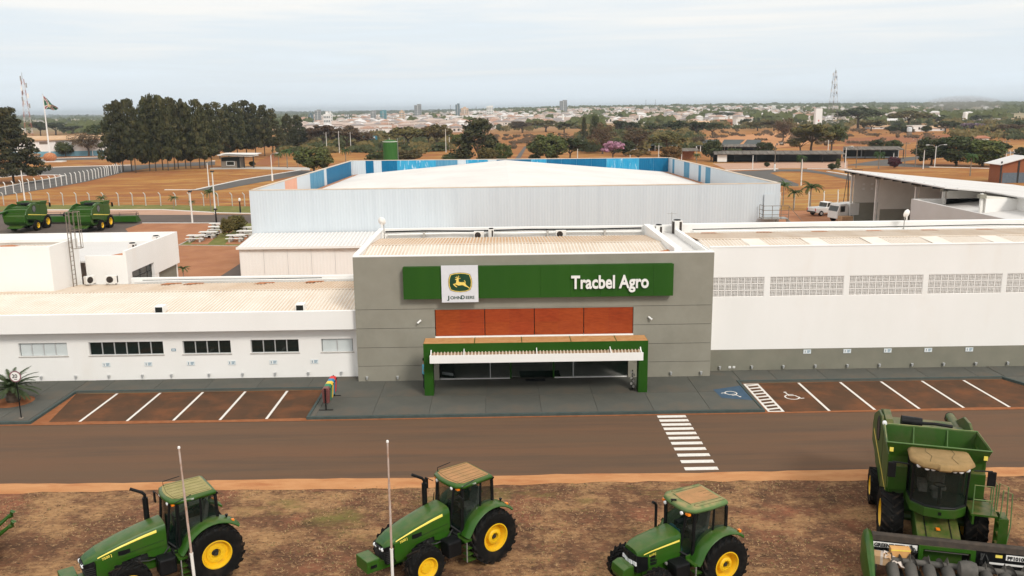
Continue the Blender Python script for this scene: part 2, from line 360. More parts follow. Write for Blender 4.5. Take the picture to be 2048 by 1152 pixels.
def smooth(a, b, x):
    t = max(0, min(1, (x-a)/(b-a))); return t*t*(3-2*t)
def TH(x, y):                           # terrain height
    if y < 450: return 0.0
    a = x/y
    w = .10+.90*smooth(-.16, .12, a)
    h = 14*w*smooth(500, 2600, y)*(1-.25*smooth(.25,.5,a))
    h += (5*math.sin(x*.0011+1.3)+4*math.sin(x*.0023+y*.0007))*smooth(2500, 6000, y)
    h += (13*smooth(4500, 7500, y)+3*math.sin(x*.0031+.6))*(1-.6*w)*smooth(3500,7500,y)
    return h - 40*smooth(9000, 14000, y)
ys = [-250,-100,-30,0,15,30,60,100,150,220,300,380,450,520,600,700,800,920,1050,1200,1400,1600,1850,2100,2400,2800,3200,3700,4300,5000,5800,6700,7700,9000]
mb = MB(); nc = 61
for y in ys:
    half = max(300, (abs(y)+200)*1.15)
    for i in range(nc):
        x = -half+2*half*i/(nc-1); mb.v.append((x, y, TH(x, y)))
for j in range(len(ys)-1):
    for i in range(nc-1):
        a = j*nc+i; mb.f.append((a, a+1, a+nc+1, a+nc)); mb.m.append(0)
tag(mb.build('ground', M['ground'], smooth=60), 'dry orange grassland reaching to the horizon', kind='structure')

def sheet(name, pts, z, m, label=None, parent=None):
    mb = MB(); mb.poly([(p[0], p[1], z) for p in pts])
    o = mb.build(name, M[m] if isinstance(m, str) else m, parent)
    n = o.data.polygons[0].normal
    if n.z < 0: o.data.flip_normals()
    if parent is None: tag(o, label, kind='structure')
    return o
def gp(*px): return [G(*p) for p in px]

# ------------------------------------------------------------------ foreground: lawn, verge, road, parking, pavement
sheet('dry_lawn', [(-60,-40),(60,-40),(60,33.0),(-60,33.0)], .006, 'lawn', 'brown trampled dry lawn in the foreground')
ve = MB(); rnd = random.Random(3); N_ = 160
lo = []; hi = []
for i in range(N_+1):
    x = -60+120*i/N_
    lo.append((x, 32.72+.10*rnd.uniform(-1,1)+.12*math.sin(x*.31), .012)); hi.append((x, 33.66+.05*rnd.uniform(-1,1)+.05*math.sin(x*.5), .016))
ve.v = lo+hi; ve.f = [(i, i+1, N_+2+i, N_+1+i) for i in range(N_)]; ve.m = [0]*N_
tag(ve.build('verge', M['sand']), 'strip of orange dirt between lawn and road', kind='structure')
road = sheet('road', [(-75,33.45),(75,33.45),(75,40.66),(-75,40.66)], .010, 'asphalt', 'dusty red-brown asphalt road in front of the dealership')
zn = MB().box(-.71,.71,-.155,.155,0,.004).mesh('crossing_stripe', M['paint_white'])
for i, y in enumerate((40.38,39.82,39.27,38.71,38.12,37.52,36.89,36.22,35.52,34.80,34.05)):
    inst('crossing_stripe', zn, road, (8.42, y, .0105), 0, (1, 1-.0*i, 1))
pl = sheet('parking_bays', [(-23.35,40.66),(-9.78,40.66),(-9.78,45.38),(-23.35,45.38)], .012, 'asphalt_bay', 'red-brown asphalt parking bays left of the entrance')
prk = sheet('parking_bays', [(13.2,40.66),(29.9,40.66),(27.85,45.38),(13.2,45.38)], .012, 'asphalt_bay', 'red-brown asphalt parking bays right of the entrance')
ln = MB().box(-.065,.065,-2.36,2.36,0,.004).mesh('bay_line', M['paint_white'])
for x in (-21.07,-18.72,-16.40,-14.08,-11.78): inst('bay_line', ln, pl, (x, 42.98, .0125))
for x in (16.45,18.77,21.05,23.33,25.66): inst('bay_line', ln, prk, (x, 42.98, .0125))
hx = MB(); hx.box(13.36,13.48,40.8,45.3,.0135,.0175); hx.box(14.07,14.19,40.8,45.3,.0135,.0175)
hx.box(13.48,14.07,40.8,40.92,.0135,.0175); hx.box(13.48,14.07,45.18,45.3,.0135,.0175); hx.build('hatch_frame', M['paint_white'], prk)
for i in range(9):
    y = 41.1+i*.47
    MB().add([(13.48,y,.014),(14.07,y-.02+.16,.014),(14.07,y+.16+.16,.014),(13.48,y+.16,.014),(13.48,y,.0175),(14.07,y+.14,.0175),(14.07,y+.32,.0175),(13.48,y+.16,.0175)],[(4,5,6,7),(0,1,5,4),(2,3,7,6)]).build('hatch_bar', M['paint_white'], prk)
def wheelchair(parent, x, y, z, s, rot):
    m = MB(); t = .075
    pts = [(.0+.36*math.cos(a), -.12+.36*math.sin(a)) for a in [R(q) for q in range(120, 361, 15)]]
    def stroke(ps):
        for (a, b) in zip(ps[:-1], ps[1:]):
            a = Vector(a); b = Vector(b); d = (b-a).normalized(); nrm = Vector((-d.y, d.x))*t*.5; a = a-d*t*.3; b = b+d*t*.3
            m.quad((*(a-nrm),0),(*(b-nrm),0),(*(b+nrm),0),(*(a+nrm),0))
    stroke(pts); stroke([(-.12,.5),(-.08,.12),(.24,.10),(.40,-.36),(.55,-.32)]); stroke([(-.10,.3),(.18,.28)])
    m.poly([(-.12+.085*math.cos(a), .66+.085*math.sin(a), 0) for a in [R(q) for q in range(0,360,30)]])
    # keep strokes from lying in one plane
    for i in range(0, len(m.v)): 
        m.v[i] = (m.v[i][0], m.v[i][1], (i//4)*.0002)
    o = m.build('wheelchair_symbol', M['paint_white'], parent); o.location = (x, y, z); o.rotation_euler = (0,0,rot); o.scale = (s,s,1)
wheelchair(prk, 15.3, 43.1, .016, 1.0, R(0))
# orange dirt washed to the bay edges
for nm, par, pts in (('dirt_edge', pl, [(-23.35,40.62),(-9.7,40.62),(-9.72,40.98),(-14,40.90),(-18,40.97),(-22.6,41.0),(-23.3,45.3),(-23.35,45.36)]), ('dirt_edge', prk, [(13.2,40.62),(29.5,40.62),(29.3,40.86),(24,40.95),(19,40.85),(14.4,40.74),(13.36,40.8),(13.3,45.3),(13.2,45.36)])):
    sheet(nm, pts, .0205, 'sand_red', parent=par)
sheet('dirt_edge', [(-75,40.56),(75,40.56),(75,40.72),(-75,40.72)], .0245, 'sand_red', parent=road)
# pavement: base with separate slabs
PZ = .13
pav = MB()
pav.box(-60,-23.4,40.78,47.6,0,PZ-.02); pav.box(-23.4,-9.72,45.45,47.6,0,PZ-.02); pav.box(-9.72,13.15,40.78,47.6,0,PZ-.02); pav.box(13.15,27.9,45.45,47.6,0,PZ-.02)
pav.slab([(29.95,40.78),(60,40.78),(60,47.6),(27.9,47.6),(27.9,45.45)],0,PZ-.02)
pave = tag(pav.build('pavement', M['slab']), 'grey painted pavement around the dealership', kind='structure')
def slab_row(x0, x1, y0, y1, w=2.83, ph=0.0):
    x = x0; xs = [x0]
    j = math.ceil((x0-ph)/w)*w+ph
    while j < x1-.2:
        if j-x0 > .2: xs.append(j)
        j += w
    xs.append(x1)
    for a, b in zip(xs[:-1], xs[1:]):
        o = MB().box(a+.012-(a+b)/2, b-.012-(a+b)/2, -(y1-y0)/2+.01, (y1-y0)/2-.01, 0, .02).build('paving_slab', M['slab'], pave)
        o.location = ((a+b)/2, (y0+y1)/2, PZ-.0195)
slab_row(-9.55,13.0,40.95,43.72, ph=1.99); slab_row(-9.55,13.0,43.72,46.48, ph=1.99)
slab_row(-23.2,-9.6,45.62,47.46, ph=.6); slab_row(13.3,27.6,45.62,47.46, ph=1.2)
slab_row(-45,-23.6,40.95,44.2, ph=.3); slab_row(-45,-23.6,44.2,47.46, ph=.3); slab_row(30.1,45,40.95,44.2); slab_row(28.1,45,45.6,47.46)
def kerb(name, pts, w, h, m, parent=None, z0=0, label=None):
    mb = MB(); P = [Vector((p[0], p[1])) for p in pts]; n = len(P)
    offs = []
    for i, p in enumerate(P):
        d = (P[min(i+1,n-1)]-P[max(i-1,0)]).normalized(); offs.append(Vector((-d.y, d.x))*w/2)
    for i in range(n-1):
        a, b = P[i], P[i+1]
        mb.hexa([(*(a-offs[i]),z0),(*(b-offs[i+1]),z0),(*(b+offs[i+1]),z0),(*(a+offs[i]),z0)], [(*(a-offs[i]),z0+h),(*(b-offs[i+1]),z0+h),(*(b+offs[i+1]),z0+h),(*(a+offs[i]),z0+h)])
    o = mb.build(name, M[m], parent)
    if parent is None: tag(o, label, kind='structure')
    return o
for pts in ([(-60,40.82),(-23.42,40.82),(-23.42,45.52),(-9.68,45.52),(-9.68,40.82),(13.12,40.82),(13.12,45.52),(27.92,45.52),(29.98,40.82),(60,40.82)],):
    for a, b in zip(pts[:-1], pts[1:]):
        d = (Vector(b)-Vector(a)).normalized()*.055
        kerb('kerb', [Vector(a)-d, Vector(b)+d], .13, .145+.001*(pts.index(a) % 3), 'kerb_dark', pave)
bl = sheet('painted_ramp', [(11.38,44.05),(11.5,42.7),(13.0,42.25),(13.0,44.65)], PZ+.006, 'paint_blue', parent=pave)
wheelchair(pave, 12.2, 43.3, PZ+.011, .85, R(200))

# ------------------------------------------------------------------ rear and side yards
sheet('rear_yard', gp((-90,425),(85,421),(262,429),(505,429),(520,447),(285,447),(250,458),(330,520),(-90,520)), .02, 'asphalt_yard', 'grey-brown asphalt yard where the harvesters stand')
sheet('rear_driveway', gp((430,560),(500,515),(700,515),(700,560)), .03, 'asphalt_yard', 'dark asphalt driveway beside the lean-to')
sheet('paver_yard', gp((285,447),(446,447),(358,491),(500,493),(500,516),(432,560),(330,560),(251,458)), .026, 'paver', 'orange-red paved yard behind the left wing')
sheet('table_lawn', gp((446,447),(540,447),(540,493),(358,491)), .024, 'grass', 'lawn with picnic tables beside the warehouse')
for q in ([(380,489),(415,489),(440,468),(408,468)],[(450,489),(485,489),(500,470),(468,470)],[(432,466),(462,466),(472,455),(446,455)],[(400,476),(430,476),(445,463),(420,463)]):
    sheet('table_paving', gp(*q), .030, 'paver', 'paved pad under picnic tables on the lawn')
sheet('brick_verge', gp((85,421),(325,420),(440,426),(425,430),(262,430),(85,428)), .024, 'paver_pink', 'pale brick strip along the yard road')
sheet('green_strip', gp((-90,416),(90,410),(330,410),(560,414),(560,428),(440,426),(325,419),(85,419),(-90,424)), .022, 'grass', 'green lawn strip along the rear fence')
kerb('yard_kerb', gp((85,420.5),(325,420),(440,426.5),(520,428)), .3, .12, 'white_conc', label='pale kerb between lawn strip and yard road')
kerb('yard_kerb', gp((285,446.5),(446,446.5)), .2, .08, 'white_conc', label='pale edging of the paved yard')
kerb('lawn_edging', gp((446,447),(358,491),(500,493)), .15, .08, 'concrete', label='concrete edging of the picnic lawn')
# left roads
sheet('left_road', gp((-80,354),(0,347),(68,337),(126,334.5),(262,331),(430,323),(430,330),(300,336),(246,345.5),(214,353.5),(169,364.5),(90,378.5),(0,392.5),(-80,404),(-80,386),(0,375),(70,362),(108,356),(128,351.5),(110,349.5),(56,350),(0,355),(-80,364)), .03, 'asphalt_far', 'grey asphalt road curving past the pine grove')
kerb('road_kerb', gp((-80,353.5),(0,346.5),(68,336.5),(126,334),(262,330.5)), .5, .15, 'white_conc', label='white kerb along the far side of the curving road')
kerb('road_kerb', gp((0,355.5),(56,350.8),(110,350.2),(129,351.8),(108,356.6),(70,362.6),(0,375.8)), .35, .15, 'white_conc', label='white kerb round the traffic island')
sheet('back_road', gp((60,321),(108,317.5),(262,313),(262,317),(108,321.5),(60,325)), .03, 'asphalt_far', 'far grey road behind the flagpole island')
kerb('road_kerb', gp((60,321),(108,317),(262,312.5)), .5, .15, 'white_conc', label='white kerb of the far road behind the flagpole')
sheet('field_road', gp((380,381),(433,381.5),(540,361),(640,343),(600,341),(480,361)), .03, 'asphalt_far', 'narrow grey service road crossing the dry field')
kerb('road_kerb', gp((330,380),(390,380),(480,360.5),(600,340.5)), .5, .12, 'white_conc', label='white kerb of the narrow service road')
sheet('gate_road', gp((420,336),(470,333),(620,335),(620,341),(500,338),(420,339)), .028, 'concrete', 'pale concrete apron before the gatehouse')
sheet('dirt_track', gp((505,330),(560,300),(600,282),(607,282),(580,300),(540,331)), .03, 'sand_red', 'red dirt track running back beside the pine grove')
# right side
sheet('side_yard', gp((1540,424),(1560,421.5),(1640,421.5),(1730,418),(1800,460),(1800,520),(1400,520),(1500,450)), .02, 'paver', 'red-brown paved yard by the workshop shed')
sheet('yellow_field', gp((1540,423),(1560,398),(1580,382),(1720,376),(1720,416),(1640,420),(1560,420.5)), .015, 'yellow_grass', 'yellow dry grass beside the workshop shed')
sheet('concrete_pad', gp((1628,416.5),(1708,413),(1712,417.5),(1642,419)), .03, 'concrete', 'pale concrete pad behind the pickup')
sheet('east_road', gp((1400,345),(1500,342),(1557,339),(1612,338.5),(1700,353),(1790,366),(1790,372),(1700,361),(1650,349),(1606,343),(1560,343),(1540,346),(1597,368.5),(1597,373),(1562,371.5),(1500,350.5),(1400,352)), .03, 'asphalt_far', 'grey asphalt road junction east of the warehouse')
kerb('road_kerb', gp((1400,342),(1500,339.5),(1556,338.2)), .45, .15, 'white_conc', label='white kerb in front of the carport')
kerb('road_kerb', gp((1614,338),(1704,339)), .45, .15, 'white_conc', label='white kerb right of the carport palm')
kerb('road_kerb', gp((1655,343.5),(1680,347.5),(1707,353)), .45, .15, 'white_conc', label='white kerb of the curving east road')
sheet('brick_lot', gp((1425,327),(1695,322.5),(1695,337),(1614,336.5),(1556,337),(1452,339)), .022, 'paver_pink', 'pale brick car park before the dark carport')
sheet('park_road', gp((1690,331),(1760,320),(1840,312),(2048,302),(2048,306),(1840,318),(1790,326),(1860,332),(1860,336),(1770,332)), .03, 'asphalt_far', 'grey road winding under the trees on the right')
kerb('road_kerb', gp((1858,334.5),(1930,336),(2002,338)), .45, .15, 'white_conc', label='white kerb below the dense trees on the right')
sheet('country_road', gp((1030,318),(1040,318),(1058,286),(1054,286)), .04, 'asphalt_far', 'narrow road climbing the orange slope behind the warehouse')
for pts, m, lb in (([(985,272),(1160,266),(1160,285),(1020,295),(975,292)],'ground','bare orange slope behind the dark conifer'),
                ([(1370,291),(1410,276),(1600,262),(1620,288),(1520,300),(1370,303)],'sand','orange bare earth beyond the shade plots'),
                ([(1690,276),(1900,270),(1900,282),(1690,290)],'sand_red','red earth field behind the car park'),
                ([(1985,292),(2100,288),(2100,302),(1985,304)],'yellow_grass','yellow field on the far right')):
    sheet('bare_earth', gp(*pts), .05, m, lb)
# ------------------------------------------------------------------ buildings
def corr_sheet(x0, x1, prof, pitch=.21, h=.035, mb=None, mat_i=0):
    """trapezoid-ribbed sheet: ribs run along Y; prof = [(y, z), ...]"""
    mb = mb or MB(); xs = []
    n = int((x1-x0)/pitch)
    for i in range(n):
        a = x0+i*pitch
        xs += [(a, 0), (a+pitch*.55, 0), (a+pitch*.68, h), (a+pitch*.87, h)]
    xs.append((x1, 0))
    m = len(prof); vs = []
    for (x, dz) in xs:
        for (y, z) in prof: vs.append((x, y, z+dz))
    f = []; b0 = len(mb.v); mb.v += vs
    for i in range(len(xs)-1):
        for j in range(m-1):
            mb.f.append((b0+i*m+j, b0+(i+1)*m+j, b0+(i+1)*m+j+1, b0+i*m+j+1)); mb.m.append(0 if i % 4 == 0 else 1)
    return mb

def window_unit(parent, x0, x1, z0, z1, y, n, frost=False, frame='alu'):
    w = MB(); t = .035
    w.box(x0,x1,y-.02,y+.06,z0,z0+t); w.box(x0,x1,y-.02,y+.06,z1-t,z1); w.box(x0,x0+t,y-.02,y+.06,z0+t,z1-t); w.box(x1-t,x1,y-.02,y+.06,z0+t,z1-t)
    wo_ = w.build('window', M[frame], parent)
    pw = (x1-x0-2*t)/n
    for i in range(n):
        a = x0+t+i*pw
        if i: MB().box(a-.025,a+.025,y-.03,y+.05,z0+t,z1-t).build('mullion', M[frame], wo_)
        MB().box(a+.026,a+pw-.026,y+.015,y+.027,z0+t,z1-t).build('pane', M['win_frost' if frost else 'win_dark'], wo_)
    MB().box(x0-.05,x1+.05,y-.15,y+.05,z0-.045,z0-.002).build('sill', M['concrete'], wo_)
    return wo_

# ---- left wing
lw = thing('office_wing', 'long low white wing with strip windows left of the grey entrance block', 'building')
WL = [(-27.35,-24.62,4,True),(-23.4,-19.2,6,False),(-18.1,-15.38,4,False),(-14.25,-11.52,4,False),(-10.25,-8.44,2,True),(-31.6,-28.55,4,False),(-37.5,-33.3,6,False)]
WZ0, WZ1 = 1.58, 2.36
wm = MB(); wm.box(-52,-8.07,47.5,47.7,0,WZ0); wm.box(-52,-8.07,47.5,47.7,WZ1,3.08)
ed = sorted(WL); cur = -52
for (a, b, n, fr) in ed:
    wm.box(cur,a,47.5,47.7,WZ0,WZ1); cur = b
wm.box(cur,-8.07,47.5,47.7,WZ0,WZ1)
wm.box(-52,-51.8,47.7,57.4,0,4.0); wm.box(-52,-8.07,57.2,57.42,0,3.7)
wm.build('wall', M['white'], lw)
for (a, b, n, fr) in WL: window_unit(lw, a, b, WZ0, WZ1, 47.61, n, fr)
MB().box(-52,-8.07,46.86,47.12,3.06,4.12).box(-52,-8.07,47.12,47.5,3.06,3.14).build('fascia', M['white'], lw)
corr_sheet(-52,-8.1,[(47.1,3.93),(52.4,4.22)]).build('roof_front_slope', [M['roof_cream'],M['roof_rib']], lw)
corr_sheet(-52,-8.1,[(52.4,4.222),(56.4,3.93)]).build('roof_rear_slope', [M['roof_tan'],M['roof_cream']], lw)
MB().box(-52,-8.1,52.3,52.5,4.23,4.268).build('ridge_cap', M['roof_cream'], lw)
MB().box(-52,-8.07,56.4,56.5,3.7,3.95).box(-52,-8.07,56.5,57.2,3.7,3.74).build('gutter', M['concrete'], lw)
MB().box(-24.8,-8.07,57.14,57.45,3.7,4.2).build('rear_parapet', M['white'], lw)
bm_ = MB(); bm_.tube([(-24.5,56.9,4.02),(-20,56.92,4.04),(-14,56.9,4.0),(-9.3,56.93,4.03)], .05, 6); bm_.build('pipe', M['white_clean'], lw)
MB().tube([(-24,57.05,4.06),(-19,57.02,4.09),(-17,57.06,4.06),(-12,57.03,4.08)], .025, 5).build('cable', M['black'], lw)
MB().box(-60,-9,47.8,57,-.01,.1).build('floor', M['dark'], lw)
for i, (x, y) in enumerate(((-20.5,56.1),(-12.6,56.2),(-15.8,56.0),(-22,56.2))):
    MB().box(x,x+.9,y-.12,y+.1,4.0,4.02).add([(x-.3,y-.6,4.06),(x+.3,y-.7,4.06),(x+.6,y+.1,4.01),(x-.1,y+.15,4.01)],[(0,1,2,3)]).build('rust_streak', M['rustline'], lw)

# ---- upper blocks behind the left wing
ub = thing('upper_block', 'plain white upper block rising over the left wing roof', 'building')
w = MB(); w.box(-52,-28,53.3,53.5,3.6,7.0); w.box(-28.2,-28,53.5,57.0,3.6,7.0); w.box(-52,-28.2,56.8,57.0,3.6,6.8); w.build('wall', M['white'], ub)
corr_sheet(-52,-28.2,[(53.5,6.75),(56.8,6.55)],.24).build('roof', [M['roof_cream'],M['roof_rib']], ub)
MB().box(-52,-28.2,56.6,56.9,6.80,7.0).build('rear_parapet', M['white'], ub)
MB().poly([(-34,54.2,6.83),(-31.5,54.0,6.83),(-31,55.6,6.74),(-32,56.4,6.70),(-33,55.4,6.76)]).build('rust_streak', M['rustline'], ub)
rb = thing('rear_block', 'white flat-roofed block with two rooftop air conditioners behind the left wing', 'building')
w = MB()
w.box(-25.35,-25.15,57.5,67.0,4.45,6.0); w.box(-25.35,-25.15,62.0,67.0,3.55,4.45); w.box(-25.35,-25.15,57.5,58.2,3.55,4.45); w.box(-40,-25.35,66.8,67.0,0,6.0)
w.box(-27.9,-25.35,57.5,57.7,3.6,5.7)
w.box(-25.37,-25.17,57.5,58.2,0,3.55); w.box(-25.37,-25.17,62.0,62.8,0,3.55)
w.build('wall', M['white'], rb)
MB().box(-25.45,-25.38,62.8,66.8,0,3.55).build('grey_dado', M['grey_base'], rb)
MB().box(-25.40,-25.38,58.2,62.0,.1,4.45).build('glass_front', M['win_dark'], rb)
fr = MB(); fr.box(-25.44,-25.36,60.0,60.06,.1,4.4); fr.box(-25.44,-25.36,61.2,61.26,.1,4.4); fr.box(-25.44,-25.36,58.2,62,3.85,3.92); fr.build('door_frame', M['dark_metal'], rb)
MB().box(-40,-25.35,57.72,66.8,5.2,5.3).build('roof', M['roof_white'], rb)
MB().poly([(-27.6,59.5,5.306),(-25.9,59.9,5.306),(-25.6,61.2,5.306),(-27.0,61.0,5.306)]).build('rust_streak', M['rustline'], rb)
MB().poly([(-27.2,63.5,5.308),(-25.7,64,5.308),(-25.5,65.2,5.308),(-26.8,65.0,5.308)]).build('rust_streak', M['rustline'], rb)

def ac_unit(loc, rz, label, s=1.0):
    t = thing('air_conditioner', label, 'air conditioner', loc, rz, 'rooftop air conditioning units', (s,s,s))
    MB().box(-.42,.42,-.17,.17,.06,.68).build('casing', M['ac_white'], t, bevel=.02)
    g = MB(); g.lathe([(.255,0),(.255,.012),(.0,.016)], (-.10,-.172,.37), 'y', 20); 
    fo = g.build('fan_grille', M['fin'], t); fo.scale = (1,1,1)
    for k in range(3): MB().lathe([(.09+k*.07,-.004),(.1+k*.07,-.004),(.1+k*.07,.004),(.09+k*.07,.004)], (-.10,-.19,.37), 'y', 16, closed=True).build('grille_ring', M['dark_metal'], t)
    MB().box(.422,.43,-.14,.14,.12,.62).build('coil', M['fin'], t)
    f = MB(); f.box(-.36,-.28,-.2,.2,0,.06); f.box(.28,.36,-.2,.2,0,.06); f.build('foot', M['steel'], t)
    return t
def vent_ac(loc, rz, label, h=.95, w=.62):
    t = thing('air_conditioner', label, 'air conditioner', loc, rz, 'rooftop air conditioning units')
    MB().box(-w/2,w/2,-w/2,w/2,0,.08).box(-w/2,-w/2+.05,-w/2,-w/2+.05,.08,h-.08).box(w/2-.05,w/2,-w/2,-w/2+.05,.08,h-.08).box(-w/2,-w/2+.05,w/2-.05,w/2,.08,h-.08).box(w/2-.05,w/2,w/2-.05,w/2,.08,h-.08).box(-w/2,w/2,-w/2,w/2,h-.08,h).build('casing', M['ac_white'], t)
    MB().box(-w/2+.03,w/2-.03,-w/2+.03,w/2-.03,.08,h-.08).build('coil', M['fin'], t); MB().box(-w/2+.05,w*.08,-w/2-.004,-w/2+.028,.08,h-.08).build('front_cover', M['ac_white'], t)
    MB().lathe([(w*.42,0),(w*.42,.05),(w*.36,.05),(w*.36,.01),(0,.01)], (0,0,h), 'z', 16).build('fan_ring', M['black'], t)
    return t
p = G(241,505,5.3); vent_ac((-26.4,61.6,5.3), R(10), 'dark-sided air conditioner on the rear block roof, nearer of two', .62, .5)
vent_ac((-26.1,65.2,5.3), R(10), 'dark-sided air conditioner on the rear block roof, farther of two', .62, .5)
ac_unit((-27.0,56.0,4.05), R(60), 'white air conditioner turned sideways at the foot of the caged ladder', .85)
ac_unit((-25.6,56.05,4.05), R(8), 'white air conditioner with round black fan beside the caged ladder', .85)
# small dark-mouthed roof hoods on the left wing roof
for (px, py, lb) in ((322,622,'dark-mouthed white roof vent hood on the left wing, left one'), (600,620,'dark-mouthed white roof vent hood on the left wing, near the grey block')):
    q = G(px, py, 4.05)
    t = thing('roof_vent', lb, 'roof vent', (q.x, 47.55, 3.95), 0, 'roof vent hoods on the left wing')
    MB().prism([(-.02,0),(.7,.1),(.6,.42),(-.02,.42)], 'x', -.24, .24).build('hood', M['white_clean'], t)
    MB().box(-.2,.2,-.03,-.021,.04,.38).build('opening', M['dark'], t)

def caged_ladder(base, top_z, rz, label, cage_from):
    t = thing('caged_ladder', label, 'ladder', base, rz); h = top_z
    for s in (-.22,.22): MB().box(s-.025,s+.025,-.02,.02,0,h).build('rail', M['steel_brown'], t)
    k = .25
    while k < h-.9: MB().bar((-.22,0,k),(.22,0,k),.016,5).build('rung', M['steel_brown'], t); k += .3
    for z in [cage_from+(h-.05-cage_from)*i/2 for i in range(3)]:
        pts = [(.38*math.cos(a), -.38-.38*math.sin(a)*1.0+.0, z) for a in [R(-30+i*24) for i in range(11)]]
        MB().tube(pts, .022, 5).build('cage_hoop', M['steel_brown'], t)
    for a in (-25,20,65,115,160,205):
        x, y = .38*math.cos(R(a)), -.38-.38*math.sin(R(a)); MB().bar((x,y,cage_from),(x,y,h-.05),.016,5).build('cage_strap', M['steel_brown'], t)
    return t
caged_ladder((-27.8,55.6,3.95), 5.0, R(90), 'grey caged ladder climbing the white upper block', 2.6)

# ---- grey entrance block
sb = thing('showroom_block', 'grey rendered entrance block with green sign and red-brown panels', 'building')
BX0, BX1, BY = -8.05, 11.8, 46.5
core = MB()
core.box(BX0+.02,-3.68,BY+.05,BY+.3,0,7.2); core.box(7.42,BX1-.02,BY+.05,BY+.3,0,7.2); core.box(-3.68,7.42,BY+.05,BY+.3,4.22,7.2); core.box(-3.68,7.42,BY+.05,BY+.3,2.36,2.6)
core.build('wall_core', M['dark_metal'], sb)
core = MB(); core.box(BX0+.02,BX0+.25,BY+.3,57.1,0,7.2); core.box(BX1-.25,BX1-.02,BY+.3,57.1,0,7.2); core.box(BX0+.25,BX1-.25,56.9,57.1,0,7.0); core.build('side_wall', M['white'], sb)
zr = [0,1.0,2.07,3.17,4.25]
for (a, b) in ((BX0,-3.66),(7.40,BX1)):
    for z0, z1 in zip(zr[:-1], zr[1:]):
        MB().box(a,b,BY,BY+.048,z0+.012,z1-.012).build('wall_panel', M['grey_wall'], sb)
MB().box(BX0,BX1,BY,BY+.048,4.262,7.2).build('wall_panel', M['grey_wall'], sb)
MB().box(-3.66,7.40,BY,BY+.048,4.20,4.25).build('wall_panel', M['grey_wall'], sb)
MB().box(BX0-.01,BX1+.01,BY-.015,BY+.3,7.202,7.25).build('coping', M['white'], sb)
for i in range(4):
    a = -3.64+i*2.757
    cpn = MB().box(a+.018,a+2.739,BY+.03,BY+.046,2.68,4.185).build('cladding_panel', M['dark_metal'], sb)
    for j in range(2):
        for k in range(2): MB().box(a+.022+j*1.357,a+1.376+j*1.357,BY+.018,BY+.029,2.682+k*.752,3.432+k*.752).build('cladding_sheet', M['rust_panel'], cpn)
MB().box(-3.66,7.40,BY-.05,BY+.046,2.61,2.675).build('flashing', M['white_clean'], sb)
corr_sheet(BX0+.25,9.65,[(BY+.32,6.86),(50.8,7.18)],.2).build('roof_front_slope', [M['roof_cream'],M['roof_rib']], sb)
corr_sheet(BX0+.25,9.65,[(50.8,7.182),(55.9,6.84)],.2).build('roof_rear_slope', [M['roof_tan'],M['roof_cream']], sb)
MB().box(BX0+.25,9.65,50.72,50.9,7.19,7.225).build('ridge_cap', M['roof_cream'], sb)
MB().box(BX0-.01,BX0+.3,BY+.3,57.1,7.202,7.3).box(9.66,10.05,BY+.32,57.1,6.7,7.42).build('side_parapet', M['white'], sb)
MB().box(BX0,BX1,57.1,57.4,6.4,7.32).build('rear_parapet', M['white'], sb)
MB().box(BX0+.25,9.65,55.95,56.9,6.62,6.66).build('gutter', M['concrete'], sb)
MB().box(10.06,BX1-.26,BY+.32,57.0,6.75,6.85).build('flat_roof', M['roof_white'], sb)
fr = MB(); fr.box(10.15,11.75,47.0,47.05,6.9,7.26).box(11.7,11.75,47.05,49.0,6.9,7.26); fr.build('upstand', M['white_clean'], sb)
MB().poly([(8.2,47.2,7.09),(9.6,47.2,7.09),(9.6,48.3,7.13),(9.3,48.0,7.12),(8.8,47.6,7.1)]).build('rust_streak', M['rustline'], sb)
MB().tube([(-7.4,56.7,6.98),(-3,56.72,7.02),(1,56.68,6.97),(5,56.72,7.02),(9.5,56.7,6.98)], .07, 6).build('pipe', M['white_clean'], sb)
MB().tube([(-7.6,57.0,7.14),(-5,57.02,7.17),(-2,57,7.12),(2,57.03,7.17),(6,57,7.14),(9.5,57.02,7.17)], .05, 6).build('cable', M['black'], sb)
for x in (-5.0,-1.2,3.2,7.0): MB().box(x-.06,x+.06,56.6,57.1,6.66,7.1).build('pipe_bracket', M['concrete'], sb)
# entrance: glass wall, green transom and showroom interior
ent = MB(); gy = BY+.12
for (a, b) in ((-3.5,-.65),(-.60,.48),(.58,2.9),(3.0,4.03),(4.09,7.15)):
    MB().box(a,b,gy,gy+.012,.18,2.33).build('glass_pane', M['door_glass'], sb)
for (x, m, w_) in ((-.625,'alu',.025),(4.06,'alu',.03),(.53,'gate_green',.05),(2.95,'gate_green',.05)):
    MB().box(x-w_,x+w_,gy-.03,gy+.05,.13,2.35).build('mullion', M[m], sb)
MB().box(-3.5,7.15,gy-.028,gy+.045,1.42,1.5).build('transom', M['gate_green'], sb)
MB().box(-3.5,.48,gy-.05,gy+.05,.125,.178).build('threshold', M['white_clean'], sb); MB().box(3.0,7.15,gy-.05,gy+.05,.125,.178).build('threshold', M['white_clean'], sb)
MB().box(-3.68,-3.5,BY-.02,BY+.3,.0,2.36).box(7.15,7.42,BY-.02,BY+.3,.0,2.36).build('jamb', M['grey_wall'], sb)
MB().box(BX0+.3,BX1-.3,46.9,56.8,0,.135).build('showroom_floor', M['white_conc'], sb)
MB().box(BX0+.3,BX1-.3,46.85,56.8,3.0,3.06).build('showroom_ceiling', M['dark_metal'], sb)
